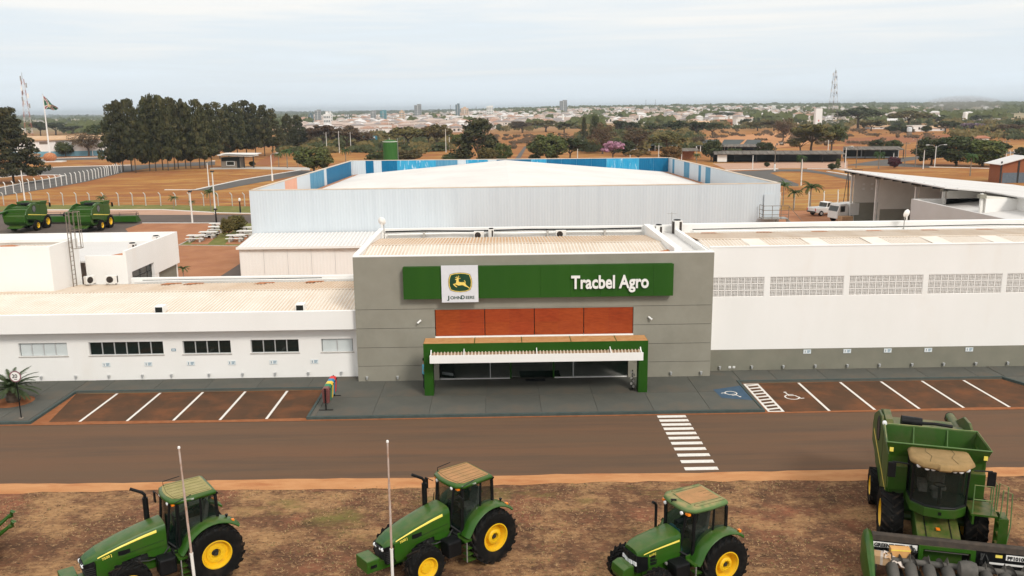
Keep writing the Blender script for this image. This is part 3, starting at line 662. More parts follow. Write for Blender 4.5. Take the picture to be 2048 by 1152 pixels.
# camera and flood lamp on the facade
def wall_lamp(x, z, s, label):
    t = thing('wall_camera', label, 'camera', (x,BY,z), 0, 'white bullet cameras on the grey facade')
    MB().box(-.04,.04,-.06,0,-.05,.05).build('bracket', M['steel'], t)
    b = MB().lathe([(.0,-.13),(.05,-.12),(.05,.10),(.06,.11),(.06,.14),(0,.14)], (0,0,0), 'x', 12).build('body', M['white_clean'], t)
    b.location = (-.02*s,-.13,0); b.rotation_euler = (0, R(32*s), R(-35*s))
wall_lamp(-4.55,3.55,-1,'small white camera on the grey wall left of the red-brown panels'); wall_lamp(8.33,3.58,1,'small white camera on the grey wall right of the red-brown panels')

# green sign box with white logo panel and letters
sg = thing('fascia_sign', 'long green sign board with white dealer lettering and square emblem panel', 'sign', (0,BY,0))
xs_ = [-5.3,-3.3,-1.15,.55,2.2,3.85,5.5,7.1,8.4,9.5]
for a, b in zip(xs_[:-1], xs_[1:]): MB().box(a+.004,b-.004,-.42,-.38,4.90,6.68).build('sign_sheet', M['sign_green'], sg)
MB().box(-5.28,9.48,-.378,-.01,4.92,6.66).build('sign_box', M['sign_green'], sg)
def text_obj(name, body, size, mat_, parent, loc, rot=(R(90),0,0), ext=.02, off=0.0, sx=1.0, align='LEFT', spacing=1.0, shear=0):
    cu_ = bpy.data.curves.new(name, 'FONT'); cu_.body = body; cu_.size = size; cu_.extrude = ext; cu_.offset = off; cu_.align_x = align; cu_.space_character = spacing; cu_.shear = shear
    cu_.resolution_u = 4
    tmp = bpy.data.objects.new('tmp', cu_); COL.objects.link(tmp); bpy.context.view_layer.update()
    me = bpy.data.meshes.new_from_object(tmp.evaluated_get(bpy.context.evaluated_depsgraph_get())); bpy.data.objects.remove(tmp)
    me.materials.clear(); me.materials.append(mat_); me.name = name
    o = inst(name, me, parent, loc); o.rotation_euler = rot; o.scale = (sx,1,1); return o
text_obj('lettering', 'Tracbel Agro', 1.0, M['white_clean'], sg, (3.88,-.50,5.40), ext=.045, off=.024, sx=.79, spacing=1.0)
lp = MB().box(-3.2,-1.2,-.52,-.43,4.72,6.76).build('emblem_panel', mat('sign_white_acrylic', (.66,.67,.71), (.70,.71,.74), rough=.35), sg)
M['jd_emblem_green'] = mat('emblem_dark_green', (.008,.05,.02), (.012,.06,.025), rough=.4)
M['jd_emblem_yellow'] = mat('emblem_yellow', (.85,.62,.13), (.9,.68,.18), rough=.4)
M['jd_emblem_brown'] = mat('emblem_outline', (.12,.085,.02), (.15,.1,.03), rough=.5)
# emblem from pixel-free outline units: width 2.0 = panel width
def emb_outline(k):
    q = [(-.52,.455),(-.30,.52),(0,.545),(.30,.52),(.50,.455),(.585,.20),(.60,0),(.585,-.22),(.50,-.43),(.28,-.515),(0,-.54),(-.30,-.515),(-.52,-.43),(-.60,-.20),(-.615,0),(-.60,.20)]
    return [(x*k, z*k) for x, z in q]
def plate(name, pts, y0, y1, m, parent):
    c = (-2.17, 5.83); mb = MB(); mb.prism([(c[0]+x*1.07, c[1]+z*1.0) for x, z in pts], 'y', y0, y1)
    return mb.build(name, M[m], parent, fixn=True)
plate('emblem_rim', emb_outline(1.0), -.535, -.521, 'jd_emblem_brown', lp)
plate('emblem_band', emb_outline(.965), -.541, -.536, 'jd_emblem_yellow', lp)
plate('emblem_field', emb_outline(.90), -.547, -.542, 'jd_emblem_green', lp)
P_ = lambda x, y: ((x-648)/600*1.0, (520-y)/560*1.02)
body = [(420,570),(440,560),(500,548),(520,520),(528,470),(535,440),(510,440),(485,430),(500,418),(530,408),(548,392),(570,380),(590,378),(600,395),(600,470),(606,500),(640,508),(700,512),(750,508),(775,522),(800,532),(806,560),(820,585),(845,622),(880,645),(930,685),(915,712),(880,675),(835,655),(790,640),(740,610),(700,600),(640,606),(590,610),(540,590),(490,575),(475,585),(510,620),(550,652),(540,668),(500,645),(460,615)]
deer = MB(); deer.prism([(-2.17+P_(*q)[0]*1.07, 5.83+P_(*q)[1]) for q in body], 'y', -.557, -.548)
def dstroke(pts, w):
    V = [Vector((-2.17+P_(*q)[0]*1.07, 5.83+P_(*q)[1])) for q in pts]
    for a, b in zip(V[:-1], V[1:]):
        d = (b-a).normalized(); n_ = Vector((-d.y, d.x))*w
        deer.prism([tuple(a-n_), tuple(b-n_*.7), tuple(b+n_*.7), tuple(a+n_)], 'y', -.5575, -.5485)
dstroke([(585,385),(560,372),(520,372),(497,362)], .018); dstroke([(590,385),(605,345),(600,308)], .02); dstroke([(560,372),(552,345),(548,325)], .016); dstroke([(605,400),(635,400),(655,388)], .018)
dstroke([(800,525),(798,495),(785,475),(762,462)], .022)
deer.build('emblem_deer', M['jd_emblem_yellow'], lp, fixn=True)
dk = mat('sign_text_green', (.01,.05,.03), (.014,.06,.04), rough=.4)
text_obj('lettering', 'J', .29, dk, lp, (-2.87,-.526,4.885), ext=.004, off=.008, sx=1.35)
text_obj('lettering', 'OHN', .235, dk, lp, (-2.74,-.526,4.90), ext=.004, off=.006, sx=1.12)
text_obj('lettering', 'D', .29, dk, lp, (-2.16,-.526,4.90), ext=.004, off=.008, sx=1.0)
text_obj('lettering', 'EERE', .235, dk, lp, (-1.90,-.526,4.905), ext=.004, off=.004, sx=.98)

# ---- green entrance portal with canopy
pt = thing('entrance_portal', 'green painted portal with white canopy in front of the glass entrance', 'portal')
PY = 43.8
for (a, b) in ((-4.1,-3.62),(7.3,7.78)): MB().box(a,b,PY,PY+.62,PZ,2.5).build('post', M['gate_green'], pt)
MB().box(-4.1,7.78,PY,44.95,2.502,2.98).build('beam', M['gate_green'], pt)
MB().box(-4.08,7.76,PY+.02,44.93,2.982,2.998).build('dust_layer', M['dust_top'], pt)
for x in (-1.4,1.1,3.7,6.1): MB().box(x-.02,x+.02,PY+.0,44.9,2.999,3.01).build('seam', M['gate_green'], pt)
MB().box(-3.66,7.4,44.96,46.44,2.4,2.62).build('link_roof', M['white_clean'], pt)
cy0, cy1 = 42.95, 43.78
cp = MB()
n = 62; L_ = 11.0; x0 = -3.66
prof = [(cy1,2.50),(cy1-.28,2.40),(cy1-.55,2.40),(cy0+.06,2.50)]
corr_sheet(x0,x0+L_,prof,.18,.05,cp); cp.build('canopy_sheet', [mat('brown_canopy_pan', (.22,.13,.075), (.30,.19,.12), rough=.8),M['roof_cream']], pt)  # pans between the ribs are a darker brown
MB().box(x0-.05,x0+L_+.05,cy0,cy0+.05,2.16,2.58).build('canopy_fascia', M['white'], pt)
for x in (x0-.05, x0+L_): MB().prism([(cy0+.05,2.16),(cy1,2.3),(cy1,2.66),(cy1-.25,2.50),(cy0+.3,2.50),(cy0+.05,2.58)],'x',x,x+.05).build('canopy_end', M['white'], pt)
for x in (-1.95,1.87,5.75): MB().prism([(cy0+.05,2.5),(cy1,2.55),(cy1,2.70),(cy0+.3,2.54)],'x',x-.02,x+.02).build('canopy_rib', M['white_clean'], pt)
MB().box(x0,x0+L_,cy0+.06,cy1-.02,2.15,2.17).build('canopy_soffit', M['white'], pt)
# advertising standee inside the glass and black doormat
st = thing('standee', 'tilted dark display standee behind the left entrance glass', 'standee', (-3.05,47.0,.14), R(-25))
MB().box(-.42,.42,-.03,.03,.02,1.95).build('board', M['dark'], st); MB().box(-.36,.36,-.04,-.031,.12,.28).build('text_strip', M['sign_plate'], st)
MB().box(-.3,.3,-.04,-.031,1.1,1.75).build('picture', M['jd_green'], st); MB().box(-.42,.42,-.15,.15,0,.02).build('foot', M['dark_metal'], st)
dmat = mat('black_doormat_rubber', (.006,.008,.01), (.012,.014,.016), rough=.9)
tag(MB().box(1.05,3.35,46.72,47.9,.138,.15).build('doormat', dmat), 'black doormat inside the glass entrance', 'doormat')
tag(MB().box(1.35,2.45,46.0,46.42,PZ+.004,PZ+.016).build('doormat', dmat), 'small black mat outside the glass entrance', 'doormat')
# display of hanging decorative chain at right post
dc = thing('display_rack', 'slim dark rack of small round items beside the right green post', 'rack', (7.05,44.3,PZ))
MB().box(-.03,.03,-.03,.03,0,1.1).build('upright', M['black'], dc); MB().box(-.16,.16,-.16,.16,0,.03).build('foot', M['black'], dc)
for i in range(6): MB().lathe([(0,-.03),(.07,-.03),(.07,.03),(0,.03)], (.06*(-1)**i,-.06,.2+i*.16), 'y', 10).build('disc', M['steel'], dc)

# ---- right wing with perforated block vents
rw = thing('parts_wing', 'tall white wing with perforated block vents right of the grey block', 'building')
RX0, RX1, RY = 11.82, 60, 47.5
V = [(12.0,14.95),(15.28,19.48),(19.80,24.0),(24.30,28.52),(28.80,33.0),(33.3,37.5)]
vz0, vz1 = 4.46, 5.60
w = MB(); w.box(RX0,RX1,RY,RY+.22,1.36,vz0); w.box(RX0,RX1,RY,RY+.22,vz1,7.3)
cur = RX0
for a, b in V: w.box(cur,a,RY,RY+.22,vz0,vz1); cur = b
w.box(cur,RX1,RY,RY+.22,vz0,vz1); w.build('wall', M['white'], rw)
MB().box(RX0,RX1,RY-.012,RY+.22,0,1.355).build('grey_dado', M['grey_base'], rw)
MB().box(RX0,RX1,RY-.02,RY+.25,7.302,7.36).build('coping', M['white'], rw)
MB().box(RX0+.2,RX1,RY+2.2,RY+2.4,.0,6.5).build('inner_partition', M['grey_base'], rw)
vb = MB(); bw, bh, bd = .3819, .38, .12; hs = .060; gp_ = (bw-.07-4*hs)/3
cols = [0]; x = .025
xs = [0,.035]
for i in range(4): xs += [.035+i*(hs+gp_), .035+i*(hs+gp_)+hs]
xs = sorted(set([round(q,4) for q in xs+[bw]]))
zs_ = [0]; gz = (bh-.07-4*hs)/3
for i in range(4): zs_ += [.035+i*(hs+gz), .035+i*(hs+gz)+hs]
zs_ = sorted(set([round(q,4) for q in zs_+[bh]]))
def hole(i, j): return i % 2 == 1 and j % 2 == 1
nx_, nz_ = len(xs)-1, len(zs_)-1
for i in range(nx_):
    for j in range(nz_):
        a, b, c, d = xs[i], xs[i+1], zs_[j], zs_[j+1]
        if hole(i, j):
            vb.add([(a,0,c),(b,0,c),(b,0,d),(a,0,d),(a,bd,c),(b,bd,c),(b,bd,d),(a,bd,d)], [(0,1,5,4),(1,2,6,5),(2,3,7,6),(3,0,4,7)])
        else: vb.quad((a,0,c),(b,0,c),(b,0,d),(a,0,d))
vmesh = vb.mesh('vent_block', mat('vent_block_concrete', (.78,.75,.71), (.83,.805,.77), scale=4, rough=.9))
for a, b in V:
    n = 11 if b-a > 4 else 8
    st_ = (b-a)/n
    pn = MB().box(a,b,RY+.50,RY+.52,vz0-.3,vz1+.3).build('vent_dark_backing', mat('vent_shade_void', (.055,.042,.032), (.08,.062,.048), rough=.95) if a == V[0][0] else bpy.data.materials['vent_shade_void'], rw)  # dark sheet added behind the blocks; its colour stands for shade in the holes
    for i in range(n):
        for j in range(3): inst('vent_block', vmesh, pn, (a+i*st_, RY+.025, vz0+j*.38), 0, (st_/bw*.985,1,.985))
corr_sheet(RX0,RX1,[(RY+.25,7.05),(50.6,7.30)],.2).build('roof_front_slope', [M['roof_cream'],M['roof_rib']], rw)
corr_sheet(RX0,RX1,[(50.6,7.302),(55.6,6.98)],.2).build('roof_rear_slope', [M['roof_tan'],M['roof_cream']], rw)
for k in range(11):
    x = 14.5+k*3.55
    MB().add([(x,RY+.3,7.10),(x+1.1,RY+.3,7.10),(x+.95,50.5,7.335),(x-.15,50.5,7.335)],[(0,1,2,3)]).build('skylight_strip', M['roof_rib'], rw)
MB().box(RX0,RX1,50.5,50.72,7.31,7.345).build('ridge_cap', M['roof_cream'], rw)
MB().box(RX0,RX1,55.62,55.75,6.7,7.02).box(RX0,RX1,55.75,56.7,6.7,6.74).build('gutter', M['white_conc'], rw)
MB().box(RX0,RX1,56.7,57.2,6.3,7.42).build('rear_parapet', M['white'], rw)
MB().tube([(RX0+1+4*i, 56.5+.04*(i%2), 7.12+.03*((i*7)%3-1)) for i in range(12)], .035, 6).build('cable', M['dark_metal'], rw)
MB().tube([(RX0+1+4*i, 56.2+.03*(i%3), 7.0) for i in range(12)], .06, 6).build('pipe', M['white_clean'], rw)
for k in range(12): MB().poly([(13+k*3.6,55.0,7.06),(14.1+k*3.6,54.8,7.07),(14.0+k*3.6,55.5,7.03),(13.2+k*3.6,55.5,7.03)]).build('rust_streak', M['rustline'], rw)
# rooftop fittings
ac_unit((-1.35,56.2,6.66), 0, 'white air conditioner with round black fan behind the grey block roof, left one', .8)
ac_unit((4.05,56.2,6.66), 0, 'white air conditioner with round black fan behind the grey block roof, middle one', .8)
vent_ac((-.55,56.45,6.7), 0, 'narrow brown-sided air conditioner next to the left fan unit on the grey block', .62, .36)
vent_ac((10.55,56.4,6.75), 0, 'squat dark air conditioner beside the grey block parapet', .68, .46)
vent_ac((11.75,56.35,6.74), R(12), 'tall white air conditioner above the joint of grey block and right wing', 1.0, .55)
def stadium_lamp(loc, label, flip=1):
    t = thing('flood_lamp', label, 'lamp', loc)
    MB().bar((0,0,0),(0,0,1.15),.03,6).build('pole', M['steel'], t)
    h = MB().lathe([(.0,.0),(.10,.02),(.26,.12),(.28,.16),(.24,.18),(.0,.2)], (0,0,0), 'y', 18).build('lamp_head', M['white_clean'], t)
    h.location = (.18*flip,-.12,1.25); h.rotation_euler = (R(14),0,R(25*flip))
    h = MB().lathe([(0,0),(.05,0),(.05,.28),(0,.28)], (0,0,0), 'z', 8).build('housing', M['white_clean'], t); h.location = (.12*flip,-.05,.86)
    return t
stadium_lamp((26.75,56.1,6.74), 'round white flood lamp on a pole behind the right wing roof'); 
t = stadium_lamp((-7.55,56.0,6.7), 'white flood lamp on a post at the rear corner of the grey block', -1)
t = thing('antenna', 'thin white antenna bracket on the right wing rear parapet near the grey block', 'antenna', (11.5,56.9,7.42))
MB().bar((0,0,0),(0,0,.8),.02,5).build('mast', M['steel'], t); MB().bar((-.3,0,.7),(.3,0,.7),.012,5).build('arm', M['steel'], t)
# ------------------------------------------------------------------ warehouse behind
def proj(p):
    v = Vector(p)-CAMP; z = v.dot(fw); return (1024+FPX*v.dot(cr)/z, 576-FPX*v.dot(cu)/z)
def clad(mb, a, b, z0, z1, side, pitch=.28, h=.010, mi=0, cap=False):
    """ribbed cladding from plan point a to b; ribs stand out to the left (side=1) or right"""
    a = Vector((a[0],a[1])); b = Vector((b[0],b[1])); d = b-a; L_ = d.length; d /= L_; n = Vector((-d.y,d.x))*side
    k = max(1, round(L_/pitch)); pt = []
    for i in range(k):
        s = L_*i/k; w = L_/k
        pt += [(s,0),(s+w*.5,0),(s+w*.62,h),(s+w*.88,h)]
    pt.append((L_,0))
    vs = []
    for (s, o) in pt:
        q = a+d*s+n*o; vs += [(q.x,q.y,z0),(q.x,q.y,z1)]
    mb.add(vs, [(2*i,2*i+2,2*i+3,2*i+1) for i in range(len(pt)-1)], mi); return mb
wh = thing('warehouse', 'large pale blue-grey warehouse with flat white roof and blue striped parapet inside', 'building')
FL, FR, BR, BL = Vector((-22.5,78)), Vector((25.8,78.6)), Vector((24.3,122.5)), Vector((-21.1,124.5)); WT = 8.17
nP = 26
for i in range(nP):
    a = FL.lerp(FR, i/nP); b = FL.lerp(FR, (i+1)/nP); d = (b-a).normalized()*.003
    clad(MB(), a+d, b-d, .0, WT-.06, -1).build('cladding_panel', M['clad'], wh)
w = MB()
def wallq(a, b, z0, z1, t=.25):
    d = (b-a).normalized(); n = Vector((-d.y,d.x))*t
    w.hexa([(*a,z0),(*b,z0),(*(b+n),z0),(*(a+n),z0)], [(*a,z1),(*b,z1),(*(b+n),z1),(*(a+n),z1)])
wallq(FL+Vector((.0,.03)), FR+Vector((0,.03)), 0, WT-.05, .2); wallq(FR, BR, 0, WT-.05, .25); wallq(BR, BL, 0, WT-.05, .25); wallq(BL, FL, 0, WT-.05, .25)
w.build('wall', M['clad'], wh)
w = MB()
for a, b in ((FL,FR),(FR,BR),(BR,BL),(BL,FL)): wallq(a, b, WT-.048, WT+.03, .3)
w.build('coping', M['roof_cream'], wh)
# white gable roof inside the parapet
IE = 6.1; RZ = 8.0
rf = MB(); m0 = FL.lerp(FR,.487); m1 = BL.lerp(BR,.487)
def rib_roof(e0, e1, r0_, r1_, n):
    for i in range(n):
        for (u0_, u1_, dz0, dz1) in ((0,.8,0,0),(.8,.86,0,.05),(.86,.94,.05,.05),(.94,1,.05,0)):
            pts = []
            for u, dz in ((u0_,dz0),(u1_,dz1)):
                f_ = (i+u)/n; e = e0.lerp(e1, f_); r = r0_.lerp(r1_, f_); pts.append(((e.x,e.y,IE+dz),(r.x,r.y,RZ+dz)))
            rf.quad(pts[0][0],pts[1][0],pts[1][1],pts[0][1])
ins = Vector((.32,0))
rib_roof(FL+ins+Vector((0,.3)), BL+ins-Vector((0,.3)), m0+Vector((0,.3)), m1-Vector((0,.3)), 55)
rib_roof(m0+Vector((0,.3)), m1-Vector((0,.3)), FR-ins+Vector((0,.3)), BR-ins-Vector((0,.3)), 1) if False else None
rf2 = []
def rib_roof2(e0, e1, r0_, r1_, n):
    for i in range(n):
        for (u0_, u1_, dz0, dz1) in ((0,.8,0,0),(.8,.86,0,.05),(.86,.94,.05,.05),(.94,1,.05,0)):
            pts = []
            for u, dz in ((u0_,dz0),(u1_,dz1)):
                f_ = (i+u)/n; e = e0.lerp(e1, f_); r = r0_.lerp(r1_, f_); pts.append(((e.x,e.y,IE+dz),(r.x,r.y,RZ+dz)))
            rf.quad(pts[0][0],pts[0][1],pts[1][1],pts[1][0])
rib_roof2(FR-ins+Vector((0,.3)), BR-ins-Vector((0,.3)), m0+Vector((0,.3)), m1-Vector((0,.3)), 55)
rf.build('roof', M['roof_white'], wh)
w = MB()
for a, b, s in ((FL+Vector((.33,.4)),BL+Vector((.33,-.4)),1),(FR-Vector((.33,-.4)),BR-Vector((.33,.4)),-1)):
    w.hexa([(a.x,a.y,IE+.02),(b.x,b.y,IE+.02),(b.x+.7*s,b.y,IE+.08),(a.x+.7*s,a.y,IE+.08)],[(a.x,a.y,IE+.05),(b.x,b.y,IE+.05),(b.x+.7*s,b.y,IE+.11),(a.x+.7*s,a.y,IE+.11)])
w.build('gutter', M['rustline'], wh)
def find_t(A, B, px, z):
    lo, hi = 0.0, 1.0; up = proj((*B.lerp(A,0),z))[0] > proj((*A,z))[0]
    for _ in range(40):
        m = (lo+hi)/2; x = proj((*A.lerp(B,m),z))[0]
        if (x < px) == up: lo = m
        else: hi = m
    return lo
def stripes(A, B, ins_, items, side, z):
    A = A+ins_; B = B+ins_
    for (p0, p1, m) in items:
        t0, t1 = sorted((find_t(A,B,p0,z), find_t(A,B,p1,z)))
        a, b = A.lerp(B,t0), A.lerp(B,t1); k = max(1, round((b-a).length/2.4))
        for i in range(k):
            u, v_ = a.lerp(b,i/k), a.lerp(b,(i+1)/k); d = (v_-u).normalized()*.008
            clad(MB(), u+d, v_-d, IE-.1, WT-.055, side).build('cladding_panel', M[m], wh)
stripes(FL, BL, Vector((.28,0)), [(500,570,'clad'),(570,594,'salmon'),(594,620,'clad'),(620,648,'blue_pale'),(648,653,'clad'),(653,702,'blue_dark')], -1, 7.6)
stripes(BL, BR, Vector((0,-.28)), [(705,731,'clad'),(731,747,'blue_dark'),(747,763,'clad'),(763,794,'blue_dark'),(794,872,'blue_light'),(872,915,'blue_pale'),(915,932,'clad'),(932,976,'blue_light'),(976,993,'clad'),(993,1062,'blue_dark'),(1062,1093,'blue_light'),(1093,1213,'blue_dark'),(1213,1278,'blue_light'),(1278,1337,'blue_dark')], -1, 7.8)
stripes(FR, BR, Vector((-.28,0)), [(1342,1345,'clad'),(1345,1349,'blue_pale'),(1349,1368,'clad'),(1368,1379,'blue_pale'),(1379,1397,'clad'),(1397,1402,'blue_pale'),(1402,1411,'clad'),(1411,1421,'blue_pale'),(1421,1553,'clad')], 1, 7.6)
for px in (1352,1362,1385,1392,1405):
    t_ = find_t(FR,BR,px,6.5); q = FR.lerp(BR,t_); MB().bar((q.x-.35,q.y,IE),(q.x-1.2,q.y,IE+.35),.03,5).build('stay', M['steel'], wh)
MB().prism([(24.2,0),(25.5,0),(25.5,3.2),(24.2,3.2)],'y',78.45,78.58).build('door', M['clad_white'], wh)
# outside stair landing on the right front corner
sl_ = thing('stair_landing', 'steel stair landing with handrails on the warehouse front right corner', 'stairs', (23.9,78.45,0))
MB().box(0,2.3,-1.3,-.05,5.02,5.1).build('deck', M['steel'], sl_)
for (x, y) in ((0,-1.3),(.8,-1.3),(1.6,-1.3),(2.3,-1.3),(0,-.1)): MB().bar((x,y,5.06),(x,y,6.25),.03,5).build('post', M['steel_brown'], sl_)
for z in (5.45,5.85,6.25): MB().tube([(0,-.1,z),(0,-1.3,z),(2.3,-1.3,z)],.025,5).build('handrail', M['steel_brown'], sl_)
for (x, y) in ((1.2,-1.22),(2.2,-1.22)): MB().box(x-.06,x+.06,y-.06,y+.06,0,5.02).build('column', M['steel_brown'], sl_)
MB().hexa([(2.3,-1.2,4.95),(5.2,-1.2,1.9),(5.2,-.2,1.9),(2.3,-.2,4.95)],[(2.3,-1.2,5.05),(5.2,-1.2,2.0),(5.2,-.2,2.0),(2.3,-.2,5.05)]).build('flight', M['steel'], sl_)
MB().tube([(2.3,-1.25,6.2),(5.2,-1.25,3.1)],.025,5).build('stair_rail', M['steel_brown'], sl_)
MB().box(24.3,25.2,78.42,78.47,5.1,7.2).build('upper_door', M['clad'], wh)

# ---- lean-to
le = thing('lean_to', 'low off-white ribbed lean-to in front of the warehouse', 'building')
nL = 9; A_ = Vector((-22.15,72.7)); B_ = Vector((-4,72.9))
for i in range(nL):
    a = A_.lerp(B_,i/nL); b = A_.lerp(B_,(i+1)/nL); d = (b-a).normalized()*.01
    clad(MB(), a+d, b-d, 0, 3.78, -1, .3, .006).build('cladding_panel', M['white'], le)
MB().prism([(72.75,0),(77.9,0),(77.9,4.2),(72.75,3.75)],'x',-22.2,-22.0).build('side_wall', M['clad_white'], le)
corr_sheet(-22.35,-4,[(72.45,3.79),(77.95,4.27)],.33,.05).build('roof', [M['roof_white'],M['clad_white']], le)
MB().box(-22.35,-4,72.40,72.46,3.66,3.86).build('eaves_trim', M['white'], le)

# ---- workshop shed on the right, open bays along its left side
sh = thing('workshop_shed', 'tall open-sided workshop shed with white sloping roof on the right', 'building')
SX = 46.0; bays = [112.0,104.5,94.5,88.6,81.5]
for i, y in enumerate(bays):
    MB().box(SX-.05,SX+.2,y-.22,y+.02,0,6.7).build('column', M['white_conc'], sh)
    MB().prism([(SX+.35,0),(SX+.35,6.5),(SX+20,4.55),(SX+20,0)],'y',y-.2,y).build('bay_wall', mat('shed_block_wall', (.66,.63,.57), (.72,.69,.63), scale=.7, rough=.9) if i == 0 else bpy.data.materials['shed_block_wall'], sh)
    MB().box(SX+.6,SX+18,y-.215,y-.205,0,2.6).build('dado', M['grey_wall'], sh)
    MB().box(SX-.25,SX+.35,y-.45,y+.1,6.25,6.62).build('bracket', M['grey_wall'], sh)
MB().box(SX+20,SX+20.2,62,112,0,4.5).build('rear_wall', M['white_conc'], sh)
rfm = MB()
def roofq(x0,z0,x1,z1,y0,y1,t=.12):
    rfm.hexa([(x0,y0,z0-t),(x1,y0,z1-t),(x1,y1,z1-t),(x0,y1,z0-t)],[(x0,y0,z0),(x1,y0,z1),(x1,y1,z1),(x0,y1,z0)])
roofq(SX-1.5,6.95,SX+22,4.6,85.3,113.2); rfm.build('roof', M['roof_white'], sh)
rfm = MB(); roofq(SX+2.6,6.54,SX+22,4.6,60,85.28); rfm.build('roof', M['roof_white'], sh)
for i in range(12): y = 86+i*2.3; MB().box(SX-1.2,SX+.2,y,y+.12,6.55,6.80).build('rafter', M['dark_metal'], sh)
MB().box(SX+3.4,SX+3.6,60,81.3,0,6.3).build('wall', M['white'], sh)
MB().box(SX+.36,SX+3.4,81.1,81.28,0,6.2).build('wall_return', M['white'], sh)
MB().box(SX-.04,SX+19.9,60.2,112.2,.03,.09).build('floor', M['white_conc'], sh)  # pale floor added to bounce light onto the bay walls
for (x, z) in ((47.6,5.0),(48.7,5.0),(49.8,5.0),(47.6,4.4),(48.7,4.4),(49.8,4.4)): MB().box(x-.16,x+.16,111.78,111.799,z-.13,z+.13).build('pale_spot', M['white_clean'], sh)  # six pale plates set on the end bay wall
MB().box(51.2,52.0,104.26,104.29,1.7,2.05).build('wall_box', M['black'], sh)
# ---- low block before the shed
lb_ = thing('low_block', 'low white parapet block in front of the workshop shed', 'building')
w = MB(); w.box(42.8,43.05,57.3,88.6,0,5.5); w.box(43.05,62,88.4,88.6,0,5.5); w.box(43.05,62,57.3,57.5,0,5.5); w.build('wall', mat('low_block_render', (.56,.54,.515), (.60,.58,.56), scale=.4, rough=.85), lb_)
rf = MB(); rf.quad((43.1,57.5,4.6),(52.5,57.5,5.42),(52.5,88.4,5.42),(43.1,88.4,4.6)); rf.quad((52.5,57.5,5.42),(62,57.5,4.6),(62,88.4,4.6),(52.5,88.4,5.42)); rf.build('roof', M['roof_white'], lb_)
caged_ladder((44.8,68.0,4.4), 2.5, R(10), 'grey caged ladder standing on the low block roof at right', .6)

# ---- yard vehicles and clutter by the shed
def pickup(loc, rz, label):
    t = thing('pickup_truck', label, 'pickup', loc, rz)
    prof = [(-2.6,.55),(-2.6,1.15),(-.75,1.18),(-.70,1.20),(.95,1.18),(2.35,1.08),(2.6,.95),(2.62,.5),(2.2,.42),(-2.3,.42)]
    b = MB(); b.prism(prof,'y',-.92,.92); b.build('body', M['white_clean'], t, bevel=.06)
    MB().prism([(-.72,1.19),(-.55,1.78),(.25,1.80),(.95,1.19)],'y',-.78,.78).build('cabin_glass', M['win_dark'], t)
    MB().prism([(-.56,1.76),(-.45,1.86),(.2,1.86),(.3,1.78)],'y',-.76,.76).build('roof', M['white_clean'], t, bevel=.03)
    for s in (-1,1):
        MB().prism([(-.72,1.19),(-.60,1.19),(-.45,1.80),(-.55,1.80)],'y',.775*s-.01,.775*s+.01).build('pillar', M['white_clean'], t)
        MB().prism([(.85,1.19),(.97,1.19),(.32,1.80),(.22,1.80)],'y',.775*s-.01,.775*s+.01).build('pillar', M['white_clean'], t)
    MB().box(-2.5,-.85,-.78,.78,1.12,1.185).build('bed_cover', M['alu'], t)
    for x in (-1.65,1.55):
        for s in (-1,1):
            wo2 = MB().lathe([(0,-.11),(.22,-.11),(.36,-.12),(.38,-.08),(.38,.08),(.36,.12),(.22,.11),(0,.11)],(x,.84*s,.38),'y',16).build('wheel', M['tyre'], t)
            MB().lathe([(0,-.01),(.2,-.01),(.2,.01),(0,.01)],(x,.965*s,.38),'y',12).build('rim', M['alu'], wo2)
    MB().box(-2.66,-2.61,-.9,.9,.5,.68).build('bumper', M['dark_metal'], t)
    for s in (-1,1): MB().box(-2.63,-2.605,s*.84-.07,s*.84+.07,.75,1.1).build('tail_light', M['red'], t)
    return t
q = G(1655,430); pickup((q.x-.2,q.y,.03), R(20), 'white pickup truck parked behind the white delivery truck')
def truck(loc, rz, label):
    t = thing('delivery_truck', label, 'truck', loc, rz)
    b = MB(); b.prism([(1.2,.55),(1.2,2.35),(1.5,2.5),(2.5,2.45),(2.85,1.5),(2.9,.55)],'y',-1.02,1.02); b.build('cab', M['white_clean'], t, bevel=.07)
    MB().add([(2.53,-.9,2.35),(2.53,.9,2.35),(2.87,.9,1.52),(2.87,-.9,1.52)],[(0,3,2,1)]).build('windscreen', M['win_dark'], t)
    for s in (-1,1): MB().box(1.75,2.45,s*1.025-.006,s*1.025+.006,1.45,2.2).build('side_window', M['win_dark'], t)
    MB().box(-3.2,1.05,-1.1,1.1,.95,2.5).build('cargo_box', M['white_clean'], t, bevel=.03)
    for i in range(7): MB().box(-3.0+i*.55,-2.96+i*.55,-1.105,-1.1,1.0,2.45).build('box_rib', M['alu'], t)
    MB().box(-3.2,2.6,-.4,.4,.55,.9).build('chassis', M['dark_metal'], t)
    for x in (-2.0,2.0):
        for s in (-1,1): MB().lathe([(0,-.13),(.4,-.14),(.44,-.1),(.44,.1),(.4,.14),(0,.13)],(x,.9*s,.44),'y',16).build('wheel', M['tyre'], t)
    return t
q = G(1680,441); truck((q.x+.9,q.y-1.2,.03), R(196), 'white delivery truck half hidden behind the right wing parapet')
for i, (px, py, sx, sy, sz, lb) in enumerate(((1719,443,2.6,1.5,1.2,'large brown carton crate beside the white truck'),(1690,448,1.5,1.2,1.0,'smaller brown carton crate beside the white truck'))):
    q = G(px,py); t = thing('crate', lb, 'crate', (q.x,q.y,.03), R(5), 'brown crates in the yard')
    MB().box(-sx/2,sx/2,-sy/2,sy/2,.08,sz).build('carton', M['cardboard'], t, bevel=.02); MB().box(-sx/2,sx/2,-sy/2,sy/2,0,.075).build('pallet', M['steel_brown'], t)
